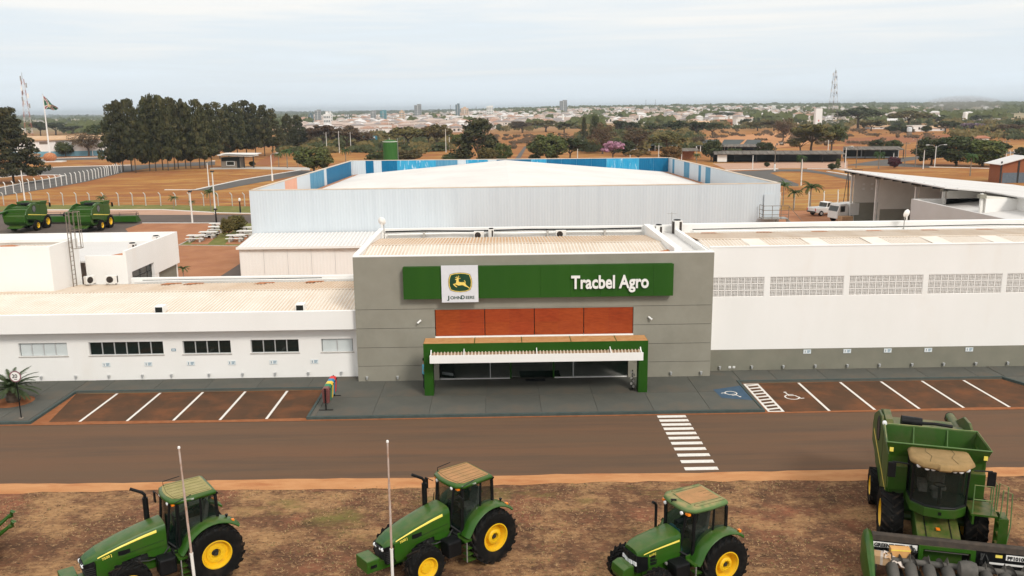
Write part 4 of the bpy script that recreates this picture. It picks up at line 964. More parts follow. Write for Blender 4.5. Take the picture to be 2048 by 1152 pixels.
q = G(1752,444); t = thing('drum', 'blue drum standing in the open shed bay', 'drum', (q.x,q.y,.02)); MB().lathe([(0,0),(.3,0),(.31,.3),(.29,.31),(.31,.32),(.31,.6),(.29,.61),(.31,.62),(.3,.9),(0,.9)],(0,0,0),'z',14).build('body', M['blue_teal'], t); MB().lathe([(0,.9),(.05,.9),(.05,.93),(0,.93)],(.15,0,0),'z',8).build('bung', M['black'], t)
q = G(1768,445); t = thing('motorcycle', 'dark motorcycle parked in the shed bay', 'motorcycle', (q.x,q.y,.02), R(15))
for x in (-.65,.65): MB().lathe([(.24,-.04),(.3,-.05),(.3,.05),(.24,.04)],(x,0,.3),'y',16,closed=True).build('wheel', M['tyre'], t)
MB().tube([(-.65,0,.3),(-.2,0,.55),(.35,0,.6),(.65,0,.3)],.05,6).build('frame', M['dark_metal'], t); MB().tube([(-.6,0,.75),(-.1,0,.72),(.2,0,.85),(.4,0,.8)],[.09,.11,.13,.06],8).build('seat_and_tank', M['black'], t); MB().tube([(.65,0,.3),(.42,0,.95)],.03,6).build('fork', M['steel'], t); MB().bar((.42,-.3,1.0),(.42,.3,1.0),.02,6).build('handlebar', M['black'], t)
q = G(1692,412); t = thing('steel_frame', 'tall thin steel tripod frame beside the shed corner', 'frame', (q.x,q.y,0))
for (x, y) in ((-.5,0),(.5,.2),(0,-.5)): MB().bar((x,y,0),(0,0,5.6),.05,5).build('leg', M['dark_metal'], t)
MB().bar((0,0,5.6),(2.2,0,5.5),.04,5).build('arm', M['dark_metal'], t)

# ------------------------------------------------------------------ small things on the front
def ordn(i): return ['first','second','third','fourth','fifth','sixth','seventh','eighth','ninth','tenth','eleventh','twelfth','thirteenth','fourteenth','fifteenth','sixteenth','seventeenth','eighteenth','nineteenth','twentieth','twenty-first','twenty-second','twenty-third','twenty-fourth','twenty-fifth'][i]
def bay_sign(x, z, y, label, grp):
    t = thing('parking_sign', label, 'sign', (x,y,z), 0, grp)
    MB().box(-.22,.22,-.02,0,-.12,.12).build('plate', M['sign_plate'], t); MB().box(-.19,-.05,-.024,-.021,-.085,.085).build('symbol_field', M['white_clean'], t)
    m = MB(); m.box(-.14,-.10,-.027,-.0245,-.07,.07); m.build('symbol', M['sign_ink'], t)
    for k in range(3): MB().box(0,.18-.03*k,-.024,-.021,.045-.055*k,.07-.055*k).build('text_line', M['sign_ink'], t)
for i, px in enumerate((213,297,382,464,547,629)):
    q = AtY(px, 729-.0135*(px-213), 47.5); bay_sign(q.x, 1.04, 47.49, 'small pale parking sign on the white wall, %s from the left' % ordn(i), 'small parking signs on the left wall')
for i, px in enumerate((1614,1694,1775,1856,1938)):
    q = AtY(px, 703-.0135*(px-1614), 47.49); bay_sign(q.x, q.z, 47.475, 'small pale parking sign on the grey dado, %s from the left' % ordn(i), 'small parking signs on the right wall')
t = thing('notice_plate', 'tiny blue notice plate on the white wall between two strip windows', 'sign', (-18.62,47.495,1.85)); MB().box(-.12,.12,-.02,0,-.07,.07).build('plate', M['sign_ink'], t); MB().box(-.09,.09,-.024,-.021,-.04,.04).build('print', M['sign_plate'], t)
spot0 = None
def spot(x, y, z, label, grp):
    global spot0
    if spot0 is None:
        t = thing('wall_spotlight', label, 'spotlight', (x,y,z), 0, grp)
        MB().box(-.03,.03,-.05,0,-.03,.03).build('bracket', M['dark_metal'], t)
        MB().lathe([(0,-.09),(.045,-.08),(.07,.05),(.075,.09),(.06,.085),(0,.05)],(0,-.09,.03),'z',10).build('lamp_head', M['alu'], t); spot0 = t
    else:
        t = copy_tree(spot0); t.location = (x,y,z); t['label'] = label; t['group'] = grp
for i, px in enumerate((85,154,220,287,345,420,487,552,618,684)):
    q = AtY(px, 762.5-.0125*(px-85), 47.5); spot(q.x, 47.5, .32, 'small spotlight low on the white wall, %s from the left' % ordn(i), 'low spotlights along the left wall')
for i, (px, py) in enumerate(((735,764),(796,762),(1341,755),(1401,755))):
    q = AtY(px, py, 46.5); spot(q.x, 46.5, .3, 'small spotlight low on the grey block wall, %s from the left' % ordn(i), 'low spotlights along the grey block')
for i, px in enumerate((1439,1503,1566,1630,1694,1758,1823,1886,1950,2014)):
    q = AtY(px, 735-.012*(px-1439), 47.48); spot(q.x, 47.487, .28, 'small spotlight low on the grey dado, %s from the left' % ordn(i), 'low spotlights along the right dado')
for i, x in enumerate((13.18,13.42)):
    t = thing('power_socket', 'white outdoor socket cover low on the grey dado, %s one' % ('left','right')[i], 'socket', (x,47.487,.32), 0, 'socket covers on the right dado'); MB().box(-.07,.07,-.03,0,-.06,.06).build('cover', M['white_clean'], t); MB().lathe([(0,0),(.035,0),(.035,.008),(0,.008)],(0,-.038,0),'y',10).build('lid', M['alu'], t)

# recycling bins on a rack
rk = thing('bin_rack', 'slim black rail rack holding a row of coloured recycling bins', 'rack', (-8.95,0,PZ))
MB().box(-.03,.03,41.75,41.81,0,1.15).build('post', M['black'], rk); MB().box(-.03,.03,44.0,44.06,0,1.15).build('post', M['black'], rk)
MB().box(-.35,.35,41.74,41.82,0,.03).build('foot', M['black'], rk); MB().box(-.35,.35,43.99,44.07,0,.03).build('foot', M['black'], rk)
MB().box(-.03,.03,41.82,43.98,1.0,1.06).build('rail', M['black'], rk)
for i, (c, nm) in enumerate((((.16,.055,.05),'brown'),((.02,.20,.10),'green'),((.80,.52,.06),'yellow'),((.02,.20,.36),'blue'),((.60,.03,.03),'red'))):
    t = thing('recycling_bin', '%s recycling bin hanging on the rack left of the entrance' % nm, 'bin', (-8.95, 42.04+i*.43, PZ+.22), 0, 'recycling bins on the rack')
    bm_ = mat('bin_plastic_'+nm, c, tuple(min(1,q*1.15) for q in c), rough=.45)
    MB().hexa([(-.15,-.15,.1),(.15,-.15,.1),(.15,.15,.1),(-.15,.15,.1)],[(-.2,-.19,.74),(.2,-.19,.74),(.2,.19,.74),(-.2,.19,.74)]).build('tub', bm_, t, bevel=.03)
    MB().prism([(-.21,.745),(.21,.745),(.21,.80),(.12,.92),(-.12,.92),(-.21,.80)],'y',-.195,.195).build('lid', bm_, t, bevel=.02)
    MB().box(.212,.218,-.13,.13,.78,.86).build('flap', M['black'], t)

# speed sign and cycad
t = thing('speed_sign', 'round 20 speed sign on a black post beside the cycad', 'sign', (-24.1,41.3,PZ))
MB().bar((0,0,0),(0,0,2.05),.028,8).build('post', M['black'], t); MB().lathe([(.12,0),(.12,.03),(0,.04)],(0,0,0),'z',12).build('foot', M['steel_brown'], t)
M['sign_rim'] = mat('sign_rim_red_grey', (.20,.10,.12), (.26,.13,.15), rough=.5)
MB().lathe([(0,-.02),(.29,-.02),(.29,.0),(0,.0)],(0,-.03,2.2),'y',24).build('rim', M['sign_rim'], t); MB().lathe([(0,-.022),(.235,-.022),(.235,-.0205),(0,-.0205)],(0,-.03,2.2),'y',24).build('disc', M['white_clean'], t)
text_obj('numerals', '20', .27, M['black'], t, (-.165,-.056,2.13), ext=.001, off=.006); MB().box(-.08,.08,-.056,-.053,2.04,2.07).build('unit_line', M['black'], t)
M['palm_leaf'] = mat('palm_leaf', (.035,.075,.018), (.07,.11,.032), scale=3, rough=.6, rnd=.2)
M['cycad_leaf'] = mat('cycad_leaf', (.025,.045,.014), (.055,.075,.028), scale=3, rough=.5)
M['bark'] = mat('bark', (.075,.055,.04), (.13,.10,.075), scale=6, rough=.95, bump=.4)
M['palm_bark'] = mat('palm_trunk_bark', (.20,.165,.13), (.28,.24,.19), scale=6, rough=.95, stretch=(1,1,5))
def frond(mb, az, el, L_, droop, nl, lw, seg=7, twist=.5, mi=0):
    d = Vector((math.cos(az),math.sin(az),0)); side = Vector((-d.y,d.x,0)); p = Vector((0,0,0)); e = el; pts = []
    for i in range(seg+1):
        pts.append(p.copy()); p = p+(d*math.cos(e)+Vector((0,0,1))*math.sin(e))*(L_/seg); e -= droop/seg
    mb.tube(pts, [max(.006,.018*(1-i/seg)) for i in range(seg+1)], 3, mi, cap=False)
    for k in range(nl):
        u = .12+.86*k/nl; f_ = u*seg; i = min(seg-1,int(f_)); q = pts[i].lerp(pts[i+1],f_-i); tng = (pts[i+1]-pts[i]).normalized()
        ll = lw*math.sin(math.pi*min(1,u*.85+.12))**.7
        for s in (-1,1):
            tip = q+(side*s*.8+tng*.55-Vector((0,0,twist*.5)))*ll; w_ = tng*lw*.09
            mb.add([q-w_,q+w_,tip],[(0,1,2)],mi)
cy = thing('cycad', 'sago cycad with stiff dark fronds in the round red bed', 'plant', (-25.9,43.9,PZ), 0, None, (1.22,1.22,1.15))
cm = MB(); rr = random.Random(8)
for i in range(46): frond(cm, i*2.399+rr.uniform(-.1,.1), R(rr.uniform(12,78)), rr.uniform(1.15,1.4), R(70), 34, .20, 6, .3)
o = cm.build('fronds', M['cycad_leaf'], cy); o.location = (0,0,.62)
MB().lathe([(.25,0),(.30,.15),(.24,.35),(.27,.5),(.2,.66),(0,.7)],(0,0,0),'z',12).build('trunk', M['bark'], cy)
bd = MB(); bd.lathe([(0,.03),(.6,.03),(.95,.015),(1.0,.004)],(-25.9,43.9,PZ),'z',24); bd.build('planting_bed', M['sand_red'], pave)

# thin poles in the foreground
for (px0, py0, px1, py1, yy, lb) in ((358,897,388,1152,24.6,'slim rusty pole in front of the left tractor'),(775,885,785,1152,24.6,'slim rusty pole in front of the middle tractor')):
    a = AtY(px0,py0,yy); b = AtY(px1,py1,yy); base = a+(b-a)*((a.z)/(a.z-b.z)); top = a
    t = thing('flag_pole', lb, 'pole', (base.x,base.y,0), 0, 'bare foreground poles')
    dv = top-base
    M.setdefault('pole_rust', mat('rust_flaked_white_pole', (.50,.42,.37), (.38,.24,.17), scale=5, rough=.8, stretch=(1,1,.5), stain=(.30,.13,.07), stain_scale=2.5, stain_pos=(.55,.7)))
    MB().tube([(0,0,0),tuple(dv*.32)],.048,10).build('lower_tube', M['white_conc'], t); MB().tube([tuple(dv*.318),tuple(dv*.75)],.036,10).build('middle_tube', M['pole_rust'], t); MB().tube([tuple(dv*.748),tuple(dv)],.028,10).build('upper_tube', M['pole_rust'], t)
    MB().lathe([(0,0),(.04,0),(.042,.04),(.03,.07),(0,.075)],tuple(dv),'z',10).build('cap', M['white_clean'], t); MB().lathe([(0,-.02),(.055,-.02),(.055,.03),(0,.03)],tuple(dv*.32),'z',10).build('collar', M['white_conc'], t)

# person beside the left post
def person(loc, rz, label):
    t = thing('person', label, 'person', loc, rz)
    J = {'pel':(0,0,.92,.145),'sp1':(0,.0,1.08,.14),'chest':(0,.01,1.28,.155),'neck':(0,.0,1.47,.06),'neck2':(0,.02,1.54,.055),
         'lh':(.09,0,.88,.10),'lk':(.10,.03,.49,.062),'la':(.11,-.02,.09,.042),'lt':(.12,.14,.04,.04),'rh':(-.09,0,.88,.10),'rk':(-.10,.02,.49,.062),'ra':(-.11,-.03,.09,.042),'rt':(-.12,.13,.04,.04),
         'ls':(.19,.0,1.40,.065),'le':(.25,-.02,1.12,.046),'lw':(.16,.20,1.05,.033),'rs':(-.19,.0,1.40,.065),'re':(-.25,-.02,1.12,.046),'rw':(-.14,.22,1.08,.033)}
    E_ = [('pel','sp1'),('sp1','chest'),('chest','neck'),('neck','neck2'),('pel','lh'),('lh','lk'),('lk','la'),('la','lt'),('pel','rh'),('rh','rk'),('rk','ra'),('ra','rt'),('chest','ls'),('ls','le'),('le','lw'),('chest','rs'),('rs','re'),('re','rw')]
    ks = list(J); me = bpy.data.meshes.new('body'); me.from_pydata([J[k][:3] for k in ks], [(ks.index(a),ks.index(b)) for a,b in E_], [])
    o = inst('body', me, t)
    sk = o.modifiers.new('skin','SKIN'); 
    for i, k in enumerate(ks):
        sv = me.skin_vertices[0].data[i]; sv.radius = (J[k][3],J[k][3]*(.75 if k in ('pel','sp1','chest') else 1)); sv.use_root = (k == 'pel')
    o.modifiers.new('sub','SUBSURF').levels = 2; o.modifiers['sub'].render_levels = 2
    bpy.context.view_layer.update()
    me2 = bpy.data.meshes.new_from_object(o.evaluated_get(bpy.context.evaluated_depsgraph_get()))
    o.modifiers.clear(); o.data = me2; me2.materials.clear()
    for m in (mat('sky_blue_shirt', (.10,.36,.50), (.14,.42,.56), rough=.9, scale=12), mat('dark_trousers', (.012,.016,.02), (.02,.024,.03), rough=.9, scale=12), mat('skin', (.36,.19,.12), (.42,.23,.15), rough=.6), M['black']): me2.materials.append(m)
    for p in me2.polygons:
        c = p.center; p.use_smooth = True
        p.material_index = 0 if c.z > .93 else (1 if c.z > .1 else 3)
        if c.z > 1.455 and abs(c.x) < .09: p.material_index = 2
        if abs(c.x) > .1 and .95 < c.z < 1.22 and (abs(c.x) > .2 or c.y > .1) : p.material_index = 2
    h = MB(); h.lathe([(0,-.13),(.035,-.125),(.06,-.10),(.075,-.05),(.083,0),(.085,.05),(.07,.10),(.035,.125),(0,.13)],(0,.03,1.66),'z',14); h.build('head', me2.materials[2], t, smooth=60)
    h = MB(); h.lathe([(.088,-.01),(.092,.04),(.078,.10),(.04,.135),(0,.14)],(0,.018,1.665),'z',14); h.build('hair', M['black'], t, smooth=60)
    MB().add([(0,.135,1.63),(-.014,.112,1.62),(.014,.112,1.62),(0,.108,1.68)],[(0,1,2),(0,2,3),(0,3,1)]).build('nose', me2.materials[2], t)
    for s in (-1,1):
        MB().lathe([(0,-.01),(.011,0),(0,.01)],(.03*s,.108,1.675),'z',6).build('eye', M['black'], t); MB().lathe([(0,-.03),(.014,0),(0,.03)],(.088*s,.03,1.66),'z',6).build('ear', me2.materials[2], t)
        k = 'lw' if s > 0 else 'rw'; w_ = Vector(J[k][:3])
        hd = MB(); hd.box(-.035,.035,-.01,.075,-.014,.014)
        for f_ in range(4): hd.tube([(-.027+.018*f_,.07,0),(-.027+.018*f_,.105+.006*(f_ in (1,2)),-.006),(-.026+.017*f_,.13+.008*(f_ in (1,2)),-.025)],.008,5)
        hd.tube([(.03*-s,.01,0),(.055*-s,.04,-.004),(.06*-s,.068,-.012)],.009,5)
        ho = hd.build('hand', me2.materials[2], t); ho.location = w_+Vector((0,.02,0)); ho.rotation_euler = (R(10),0,R(25*s))
    return t
person((-4.2,44.85,PZ), R(-80), 'person in a light blue shirt standing behind the left green post')

# ------------------------------------------------------------------ picnic tables
pt0 = None
def picnic(px, py, label):
    global pt0
    q = G(px, py)
    if pt0 is None:
        t = thing('picnic_table', label, 'table', (q.x,q.y,.03), R(0), 'concrete picnic tables on the lawn')
        MB().box(-1.1,1.1,-.38,.38,.70,.77).build('table_top', M['white_conc'], t)
        for s in (-.6,.6): MB().hexa([(s-.12,-.2,0),(s+.12,-.2,0),(s+.12,.2,0),(s-.12,.2,0)],[(s-.2,-.3,.70),(s+.2,-.3,.70),(s+.2,.3,.70),(s-.2,.3,.70)]).build('leg', M['concrete'], t)
        for y in (-.75,.75):
            b = MB().box(-1.05,1.05,y-.16,y+.16,.40,.46).build('bench', M['white_conc'], t)
            for s in (-.6,.6): MB().box(s-.1,s+.1,y-.1,y+.1,0,.398).build('bench_leg', M['concrete'], b)
        pt0 = t
    else:
        t = copy_tree(pt0); t.location = (q.x,q.y,.03); t['label'] = label
for px, py, lb in ((394,483,'white concrete picnic table nearest the paved yard'),(418,476,'white concrete picnic table, second in the left row'),(436,465,'white concrete picnic table left of the round bushes'),(437,458,'white concrete picnic table farthest back beside the bushes'),(473,483,'white concrete picnic table nearest the lean-to corner'),(493,474,'white concrete picnic table by the warehouse corner'),(500,466,'white concrete picnic table half hidden by the warehouse corner')): picnic(px,py,lb)
# ------------------------------------------------------------------ farm machines
def wheel_mesh(Rr, W, rim, nl, lugh=.045):
    m = MB(); a = W/2; Ro = Rr-lugh
    prof = [(rim-.02,a*.80),(rim+.03,a*.86),((rim+Ro)*.5,a*1.0),(Ro*.93,a*.97),(Ro*.985,a*.80),(Ro,a*.3),(Ro,-a*.3),(Ro*.985,-a*.80),(Ro*.93,-a*.97),((rim+Ro)*.5,-a*1.0),(rim+.03,-a*.86),(rim-.02,-a*.80)]
    m.lathe([(r,h) for r,h in prof],(0,0,0),'y',40,0,cap=False)
    def P(r, w, h): return (r*math.cos(w), h, r*math.sin(w))
    st = 2*math.pi/nl; th = st*.34; sk = st*1.15
    for i in range(nl):
        for s in (-1,1):
            w0 = i*st+(st*.5 if s > 0 else 0); w1 = w0-sk
            h0, h1 = -s*.02*W, s*a*.98
            b = [P(Ro*.985,w0,h0),P(Ro*.985,w0+th,h0),P(Ro*.94,w1+th*1.1,h1),P(Ro*.94,w1,h1)]
            t = [P(Rr,w0+th*.1,h0),P(Rr,w0+th*.85,h0),P(Rr*.985,w1+th*.95,h1*.985),P(Rr*.985,w1+th*.1,h1*.985)]
            # shoulder drop of the lug
            m.add(b+t+[P(Ro*.88,w1-sk*.05,h1*1.03),P(Ro*.88,w1+th-sk*.05,h1*1.03)], [(4,5,6,7),(0,1,5,4),(1,2,6,5),(2,3,7,6),(3,0,4,7),(7,6,9,8),(6,2,9),(3,7,8)], 1)
    return m
def add_wheel(parent, x, y, Rr, W, rim, nl, side, hub='drum', cache={}):
    key = (Rr,W,rim,nl,hub)
    if key not in cache:
        ty = wheel_mesh(Rr,W,rim,nl).mesh('tyre', [M['tyre'],M['tyre_lug']], 35)
        a = W/2; r = MB()
        if hub == 'drum':     # deep dish with projecting hub drum
            prof = [(rim+.015,a*.80),(rim+.03,a*.88),(rim-.005,a*.90),(rim-.03,a*.70),(rim-.06,a*.25),(rim-.075,-a*.05),(rim*.66,-a*.12),(rim*.60,a*.0),(rim*.55,a*.62),(rim*.46,a*.72),(rim*.30,a*.72),(rim*.27,a*.25)]
        elif hub == 'flat':
            prof = [(rim+.015,a*.80),(rim+.03,a*.88),(rim-.005,a*.90),(rim-.03,a*.75),(rim-.05,a*.45),(rim-.06,a*.30),(rim*.70,a*.36),(rim*.66,a*.48),(rim*.5,a*.50),(rim*.34,a*.48),(rim*.30,a*.12)]
        else:
            prof = [(rim+.015,a*.80),(rim+.03,a*.88),(rim-.005,a*.90),(rim-.03,a*.72),(rim-.05,a*.40),(rim*.60,a*.34),(rim*.55,a*.52),(rim*.30,a*.58),(rim*.001,a*.58)]
        r.lathe(prof,(0,0,0),'y',36,cap=False)
        bk = MB(); bk.lathe([(rim+.01,-a*.80),(rim-.05,-a*.5),(rim-.06,0),(rim*.35,.05),(0,.05)],(0,0,0),'y',24,cap=False)
        nb = MB(); nbolt = 10
        for i in range(nbolt):
            w = 2*math.pi*i/nbolt; rr_ = rim*(.38 if hub == 'drum' else (.47 if hub != 'front' else .44))
            yb = a*({'drum':.72,'flat':.50,'front':.57}[hub])
            nb.lathe([(0,0),(.018,0),(.018,.02),(0,.022)],(rr_*math.cos(w),yb,rr_*math.sin(w)),'y',6)
        cp = MB(); cp.lathe([(0,0),(rim*.26,0),(rim*.26,.03),(rim*.14,.05),(rim*.14,.16),(0,.16)],(0,a*.10,0),'y',16)
        cache[key] = (ty, r.mesh('rim', M['jd_yellow'], 40), bk.mesh('rim_back', M['jd_yellow'], 40), nb.mesh('bolt_ring', M['jd_yellow']), cp.mesh('axle_end', M['dark_metal'], 40))
    ty, rm, bk, nb, cp = cache[key]
    e = inst('wheel', ty, parent, (x,y,Rr), 0 if side > 0 else math.pi)
    inst('rim', rm, e); inst('rim_back', bk, e); inst('bolt_ring', nb, e)
    if hub != 'front': inst('axle_end', cp, e)
    return e
def loft(secs, mats=0, closed_front=True, mb=None):
    """secs: list of (x, [(y,z)...]) open cross-sections with the same count"""
    mb = mb or MB(); n = len(secs[0][1]); vs = []
    for x, pr_ in secs: vs += [(x,y,z) for y, z in pr_]
    f = [(i*n+j,i*n+j+1,(i+1)*n+j+1,(i+1)*n+j) for i in range(len(secs)-1) for j in range(n-1)]
    if closed_front: f.append(tuple(range((len(secs)-1)*n, len(secs)*n))); f.append(tuple(range(n-1,-1,-1)))
    return mb.add(vs, f, mats)
def hood_sec(hw, zt, zb): 
    h = [(hw,zb),(hw*1.0,zt-.26),(hw*.97,zt-.14),(hw*.86,zt-.05),(hw*.62,zt-.012),(hw*.3,zt)]
    return h+[(-y,z) for y,z in reversed(h)]

def hood_stripe(hs, s, x0, x1, drop, w0, w1):
    def at(x, dz):
        for a, b in zip(hs[:-1], hs[1:]):
            if a[0] <= x <= b[0]:
                f = (x-a[0])/(b[0]-a[0]); hw = a[1]+(b[1]-a[1])*f; zt = a[2]+(b[2]-a[2])*f; break
        tab = [(0,.3),(.012,.62),(.05,.86),(.14,.97),(.26,1.0),(9,1.0)]
        for (d0,y0),(d1,y1) in zip(tab[:-1],tab[1:]):
            if d0 <= dz <= d1: return (x, s*(hw*(y0+(y1-y0)*(dz-d0)/(d1-d0))+.008), zt-dz)
    m = MB(); n = 14; vs = []
    for i in range(n+1):
        x = x0+(x1-x0)*i/n; w = w0+(w1-w0)*i/n
        vs += [at(x,drop), at(x,drop+w*.5), at(x,drop+w)]
    m.add(vs, [q if s < 0 else q[::-1] for i in range(n) for q in ((3*i,3*i+1,3*i+4,3*i+3),(3*i+1,3*i+2,3*i+5,3*i+4))]); return m
def tractor(label, loc, rz, big=True, roof='jd_roof_orange', model='7500 J', hitch=False, rhub='drum', group='green tractors parked on the lawn', weight=True, scale=None):
    t = thing('tractor', label, 'tractor', loc, rz, group, scale)
    g = M['jd_green']
    RR, RW, rrim = (.94,.62,.46) if big else (.90,.58,.43)
    FR_, FW, frim = (.70,.48,.345) if big else (.60,.42,.29)
    WB = 2.65 if big else 2.38
    ry = .98 if big else 1.02; fy = .92 if big else .88
    for s in (1,-1):
        add_wheel(t, 0, s*ry, RR, RW, rrim, 20, s, rhub); add_wheel(t, WB, s*fy, FR_, FW, frim, 17, s, 'front')
    # chassis and axles
    c = MB(); c.box(-.45,WB+.35,-.24,.24,.62,1.12); c.box(.3,1.3,-.34,.34,.55,1.2); c.build('chassis', g, t, bevel=.03)
    c = MB(); c.lathe([(.17,-ry+.1),(.2,-.35),(.24,-.2),(.24,.2),(.2,.35),(.17,ry-.1)],(0,0,RR),'y',14); c.build('rear_axle', g, t, smooth=40)
    c = MB(); c.lathe([(.09,-fy+.1),(.11,-.4),(.15,0),(.11,.4),(.09,fy-.1)],(WB,0,FR_),'y',12); c.box(WB-.2,WB+.2,-.22,.22,FR_-.1,FR_+.12); c.build('front_axle', g, t, smooth=40)
    # bonnet
    zt_roof = 2.95
    if big:
        hs = [(1.32,.47,2.16,1.42),(2.0,.465,2.06,1.40),(2.7,.445,1.91,1.38),(3.3,.405,1.74,1.42),(3.62,.36,1.60,1.44),(3.74,.31,1.50,1.46)]
        nose = 3.74; gz = (.86,1.47); ghw = .36
    else:
        hs = [(1.18,.46,1.93,1.30),(1.7,.455,1.88,1.28),(2.3,.43,1.80,1.26),(2.62,.40,1.72,1.30),(2.78,.35,1.63,1.33)]
        nose = 2.78; gz = (.92,1.50); ghw = .40
    hd = loft([(x, hood_sec(w,zt,zb)) for x,w,zt,zb in hs]); ho = hd.build('bonnet', g, t, smooth=35)
    if big:
        # darker front pad on the bonnet, grille, lamps
        f = loft([(3.36,[(y*.80,z+.004) for y,z in hood_sec(.405,1.722,1.5)[2:-2]]),(3.61,[(y*.80,z+.006) for y,z in hood_sec(.36,1.607,1.5)[2:-2]]),(3.72,[(y*.80,z+.006) for y,z in hood_sec(.32,1.522,1.5)[2:-2]])], closed_front=False); f.build('nose_pad', mat('darker_nose_green', (.018,.075,.012),(.022,.085,.014), rough=.4) if 'nose_pad' not in M else M['nose_pad'], ho)
        grl = MB(); grl.add([(3.40,-.40,.95),(3.66,-.33,.86),(3.66,.33,.86),(3.40,.40,.95),(3.46,-.41,1.52),(3.78,-.33,1.44),(3.78,.33,1.44),(3.46,.41,1.52),(3.82,0,1.42),(3.70,0,.86)],[(0,4,5,1),(1,5,8,9),(9,8,6,2),(2,6,7,3),(4,7,6,8,5),(0,1,9,2,3),(0,3,7,4)]); go = grl.build('grille', M['black'], t)
        for i in range(7):
            z = .93+i*.065; MB().tube([(3.44+.008*i,-.395,z),(3.675+.016*i,-.335,z-.02),(3.71+.016*i,0,z-.02),(3.675+.016*i,.335,z-.02),(3.44+.008*i,.395,z)],.008,4).build('grille_bar', M['dark_metal'], go)
        for y, r_ in ((.245,.062),(.12,.05),(-.12,.05),(-.245,.062)):
            MB().lathe([(r_,-.05),(r_,.02),(r_*.7,.045),(0,.055)],(3.765,y,1.385),'x',12).build('headlamp', M['lamp_glass'], go)
        for s in (1,-1):
            sp = [(3.42,1.56),(3.44,1.05),(3.36,.88),(3.14,.90),(2.9,1.06),(2.62,1.24),(2.2,1.30),(1.9,1.30),(1.9,1.46),(2.7,1.46)]
            MB().prism(sp,'y',s*.385,s*.425).build('side_panel', g, t, bevel=.012)
            hood_stripe(hs, s, 1.60, 3.36, .115, .085, .03).build('stripe', M['stripe_yellow'], ho)
            MB().box(2.42,2.78,s*.447-.012,s*.447+.012,1.50,1.64).build('air_intake', M['black'], ho)
            for i in range(5): MB().box(2.35,2.66,s*.40-.012,s*.40+.04*max(s,-s)*0+.012,1.16+i*.045,1.18+i*.045).build('louvre', M['black'], t)
            eb = MB(); eb.box(1.5,2.35,s*.30-.04,s*.30+.04,1.05,1.45); eb.build('engine_bay', M['dark'], t)
            for i in range(6):
                rr_ = random.Random(i*5+7); x = 1.62+i*.11; MB().lathe([(0,-.05),(.045,-.04),(.05,.04),(0,.05)],(x,s*.37,1.15+rr_.uniform(0,.22)),'y' if i%2 else 'x',8).build('engine_fitting', M['steel' if i%3==0 else 'dark_metal'], t)
            MB().prism([(1.32,1.0),(1.9,1.15),(1.95,1.45),(1.32,1.45)],'y',s*.385,s*.42).build('rear_side_panel', g, t)
        for s in (1,-1):
            MB().tube([(1.40,s*.478,1.60),(2.0,s*.474,1.56),(2.7,s*.455,1.48)],.006,4).build('bonnet_seam', M['black'], ho)
            MB().tube([(1.25,s*.50,1.35),(1.5,s*.52,1.10),(1.9,s*.42,1.02),(2.3,s*.40,1.12)],.022,6).build('hydraulic_hose', M['dark_metal'], t)
            MB().tube([(2.3,s*.36,.95),(2.65,s*.62,.90),(2.8,s*.66,.74)],.02,6).build('steering_hose', M['black'], t)
            MB().tube([(1.10,s*.78,1.25),(1.12,s*.84,1.7),(1.06,s*.82,2.15)],.016,6).build('grab_rail', M['black'], t)
            MB().tube([(1.14,s*.74,2.62),(1.22,s*1.05,2.66)],.014,5).build('mirror_arm', M['black'], t); MB().box(1.19,1.24,s*1.05-.09,s*1.05+.09,2.28,2.66).build('mirror', M['black'], t, bevel=.02)
            MB().box(.45,.60,s*.787,s*.792,zt_roof-.10,zt_roof-.06).build('roof_decal', M['white_clean'], t)
        text_obj('model_number', model, .115, M['stripe_yellow'], t, (3.24,.452,1.50), rot=(R(90),R(-11.5),R(180)), ext=.001, off=.003)
    else:
        grl = MB(); grl.add([(2.45,-.44,.98),(2.76,-.36,.92),(2.84,0,.92),(2.76,.36,.92),(2.45,.44,.98),(2.45,-.45,1.42),(2.82,-.365,1.50),(2.90,0,1.52),(2.82,.365,1.50),(2.45,.45,1.42)],[(0,5,6,1),(1,6,7,2),(2,7,8,3),(3,8,9,4),(5,9,8,7,6),(0,1,2,3,4),(0,4,9,5)]); go = grl.build('grille', M['black'], t)
        for i in range(13):
            y = -.36+i*.06; x = 2.83+.08*(1-abs(y)/.36); MB().bar((x-.055,y,.95),(x,y,1.5),.007,4).build('grille_bar', M['dark_metal'], go)
        for y in (-.27,-.09,.09,.27):
            x = 2.80+.075*(1-abs(y)/.36); MB().box(x-.02,x+.025,y-.085,y+.085,1.17,1.29).build('headlamp', M['lamp_glass'], go)
        for s in (1,-1):
            hood_stripe(hs, s, 1.26, 2.58, .20, .065, .03).build('stripe', M['stripe_yellow'], ho)
            MB().prism([(1.2,1.32),(1.2,1.1),(1.9,1.05),(2.4,1.0),(2.46,1.44),(1.8,1.36)],'y',s*.37,s*.43).build('side_panel', g, t, bevel=.015)
            for i in range(3): MB().prism([(2.12-.02*i,1.10+i*.115),(2.34,1.10+i*.115),(2.36,1.195+i*.115),(2.10-.02*i,1.195+i*.115)],'y',s*.428,s*.436+0).build('air_intake', M['black'], t)
            for i in range(4): MB().lathe([(0,-.05),(.05,-.04),(.05,.04),(0,.05)],(1.35+i*.13,s*.44,.98+.05*(i%2)),'y',8).build('engine_fitting', M['steel' if i%2 else 'dark_metal'], t)
            c = MB(); c.prism([(1.0,.72),(2.55,.80),(2.6,1.0),(1.0,.98)],'y',s*.26,s*.33); c.build('side_rail', g, t)
        text_obj('model_number', model, .10, M['stripe_yellow'], t, (2.40,.450,1.42), rot=(R(90),R(-7),R(180)), ext=.001, off=.002)
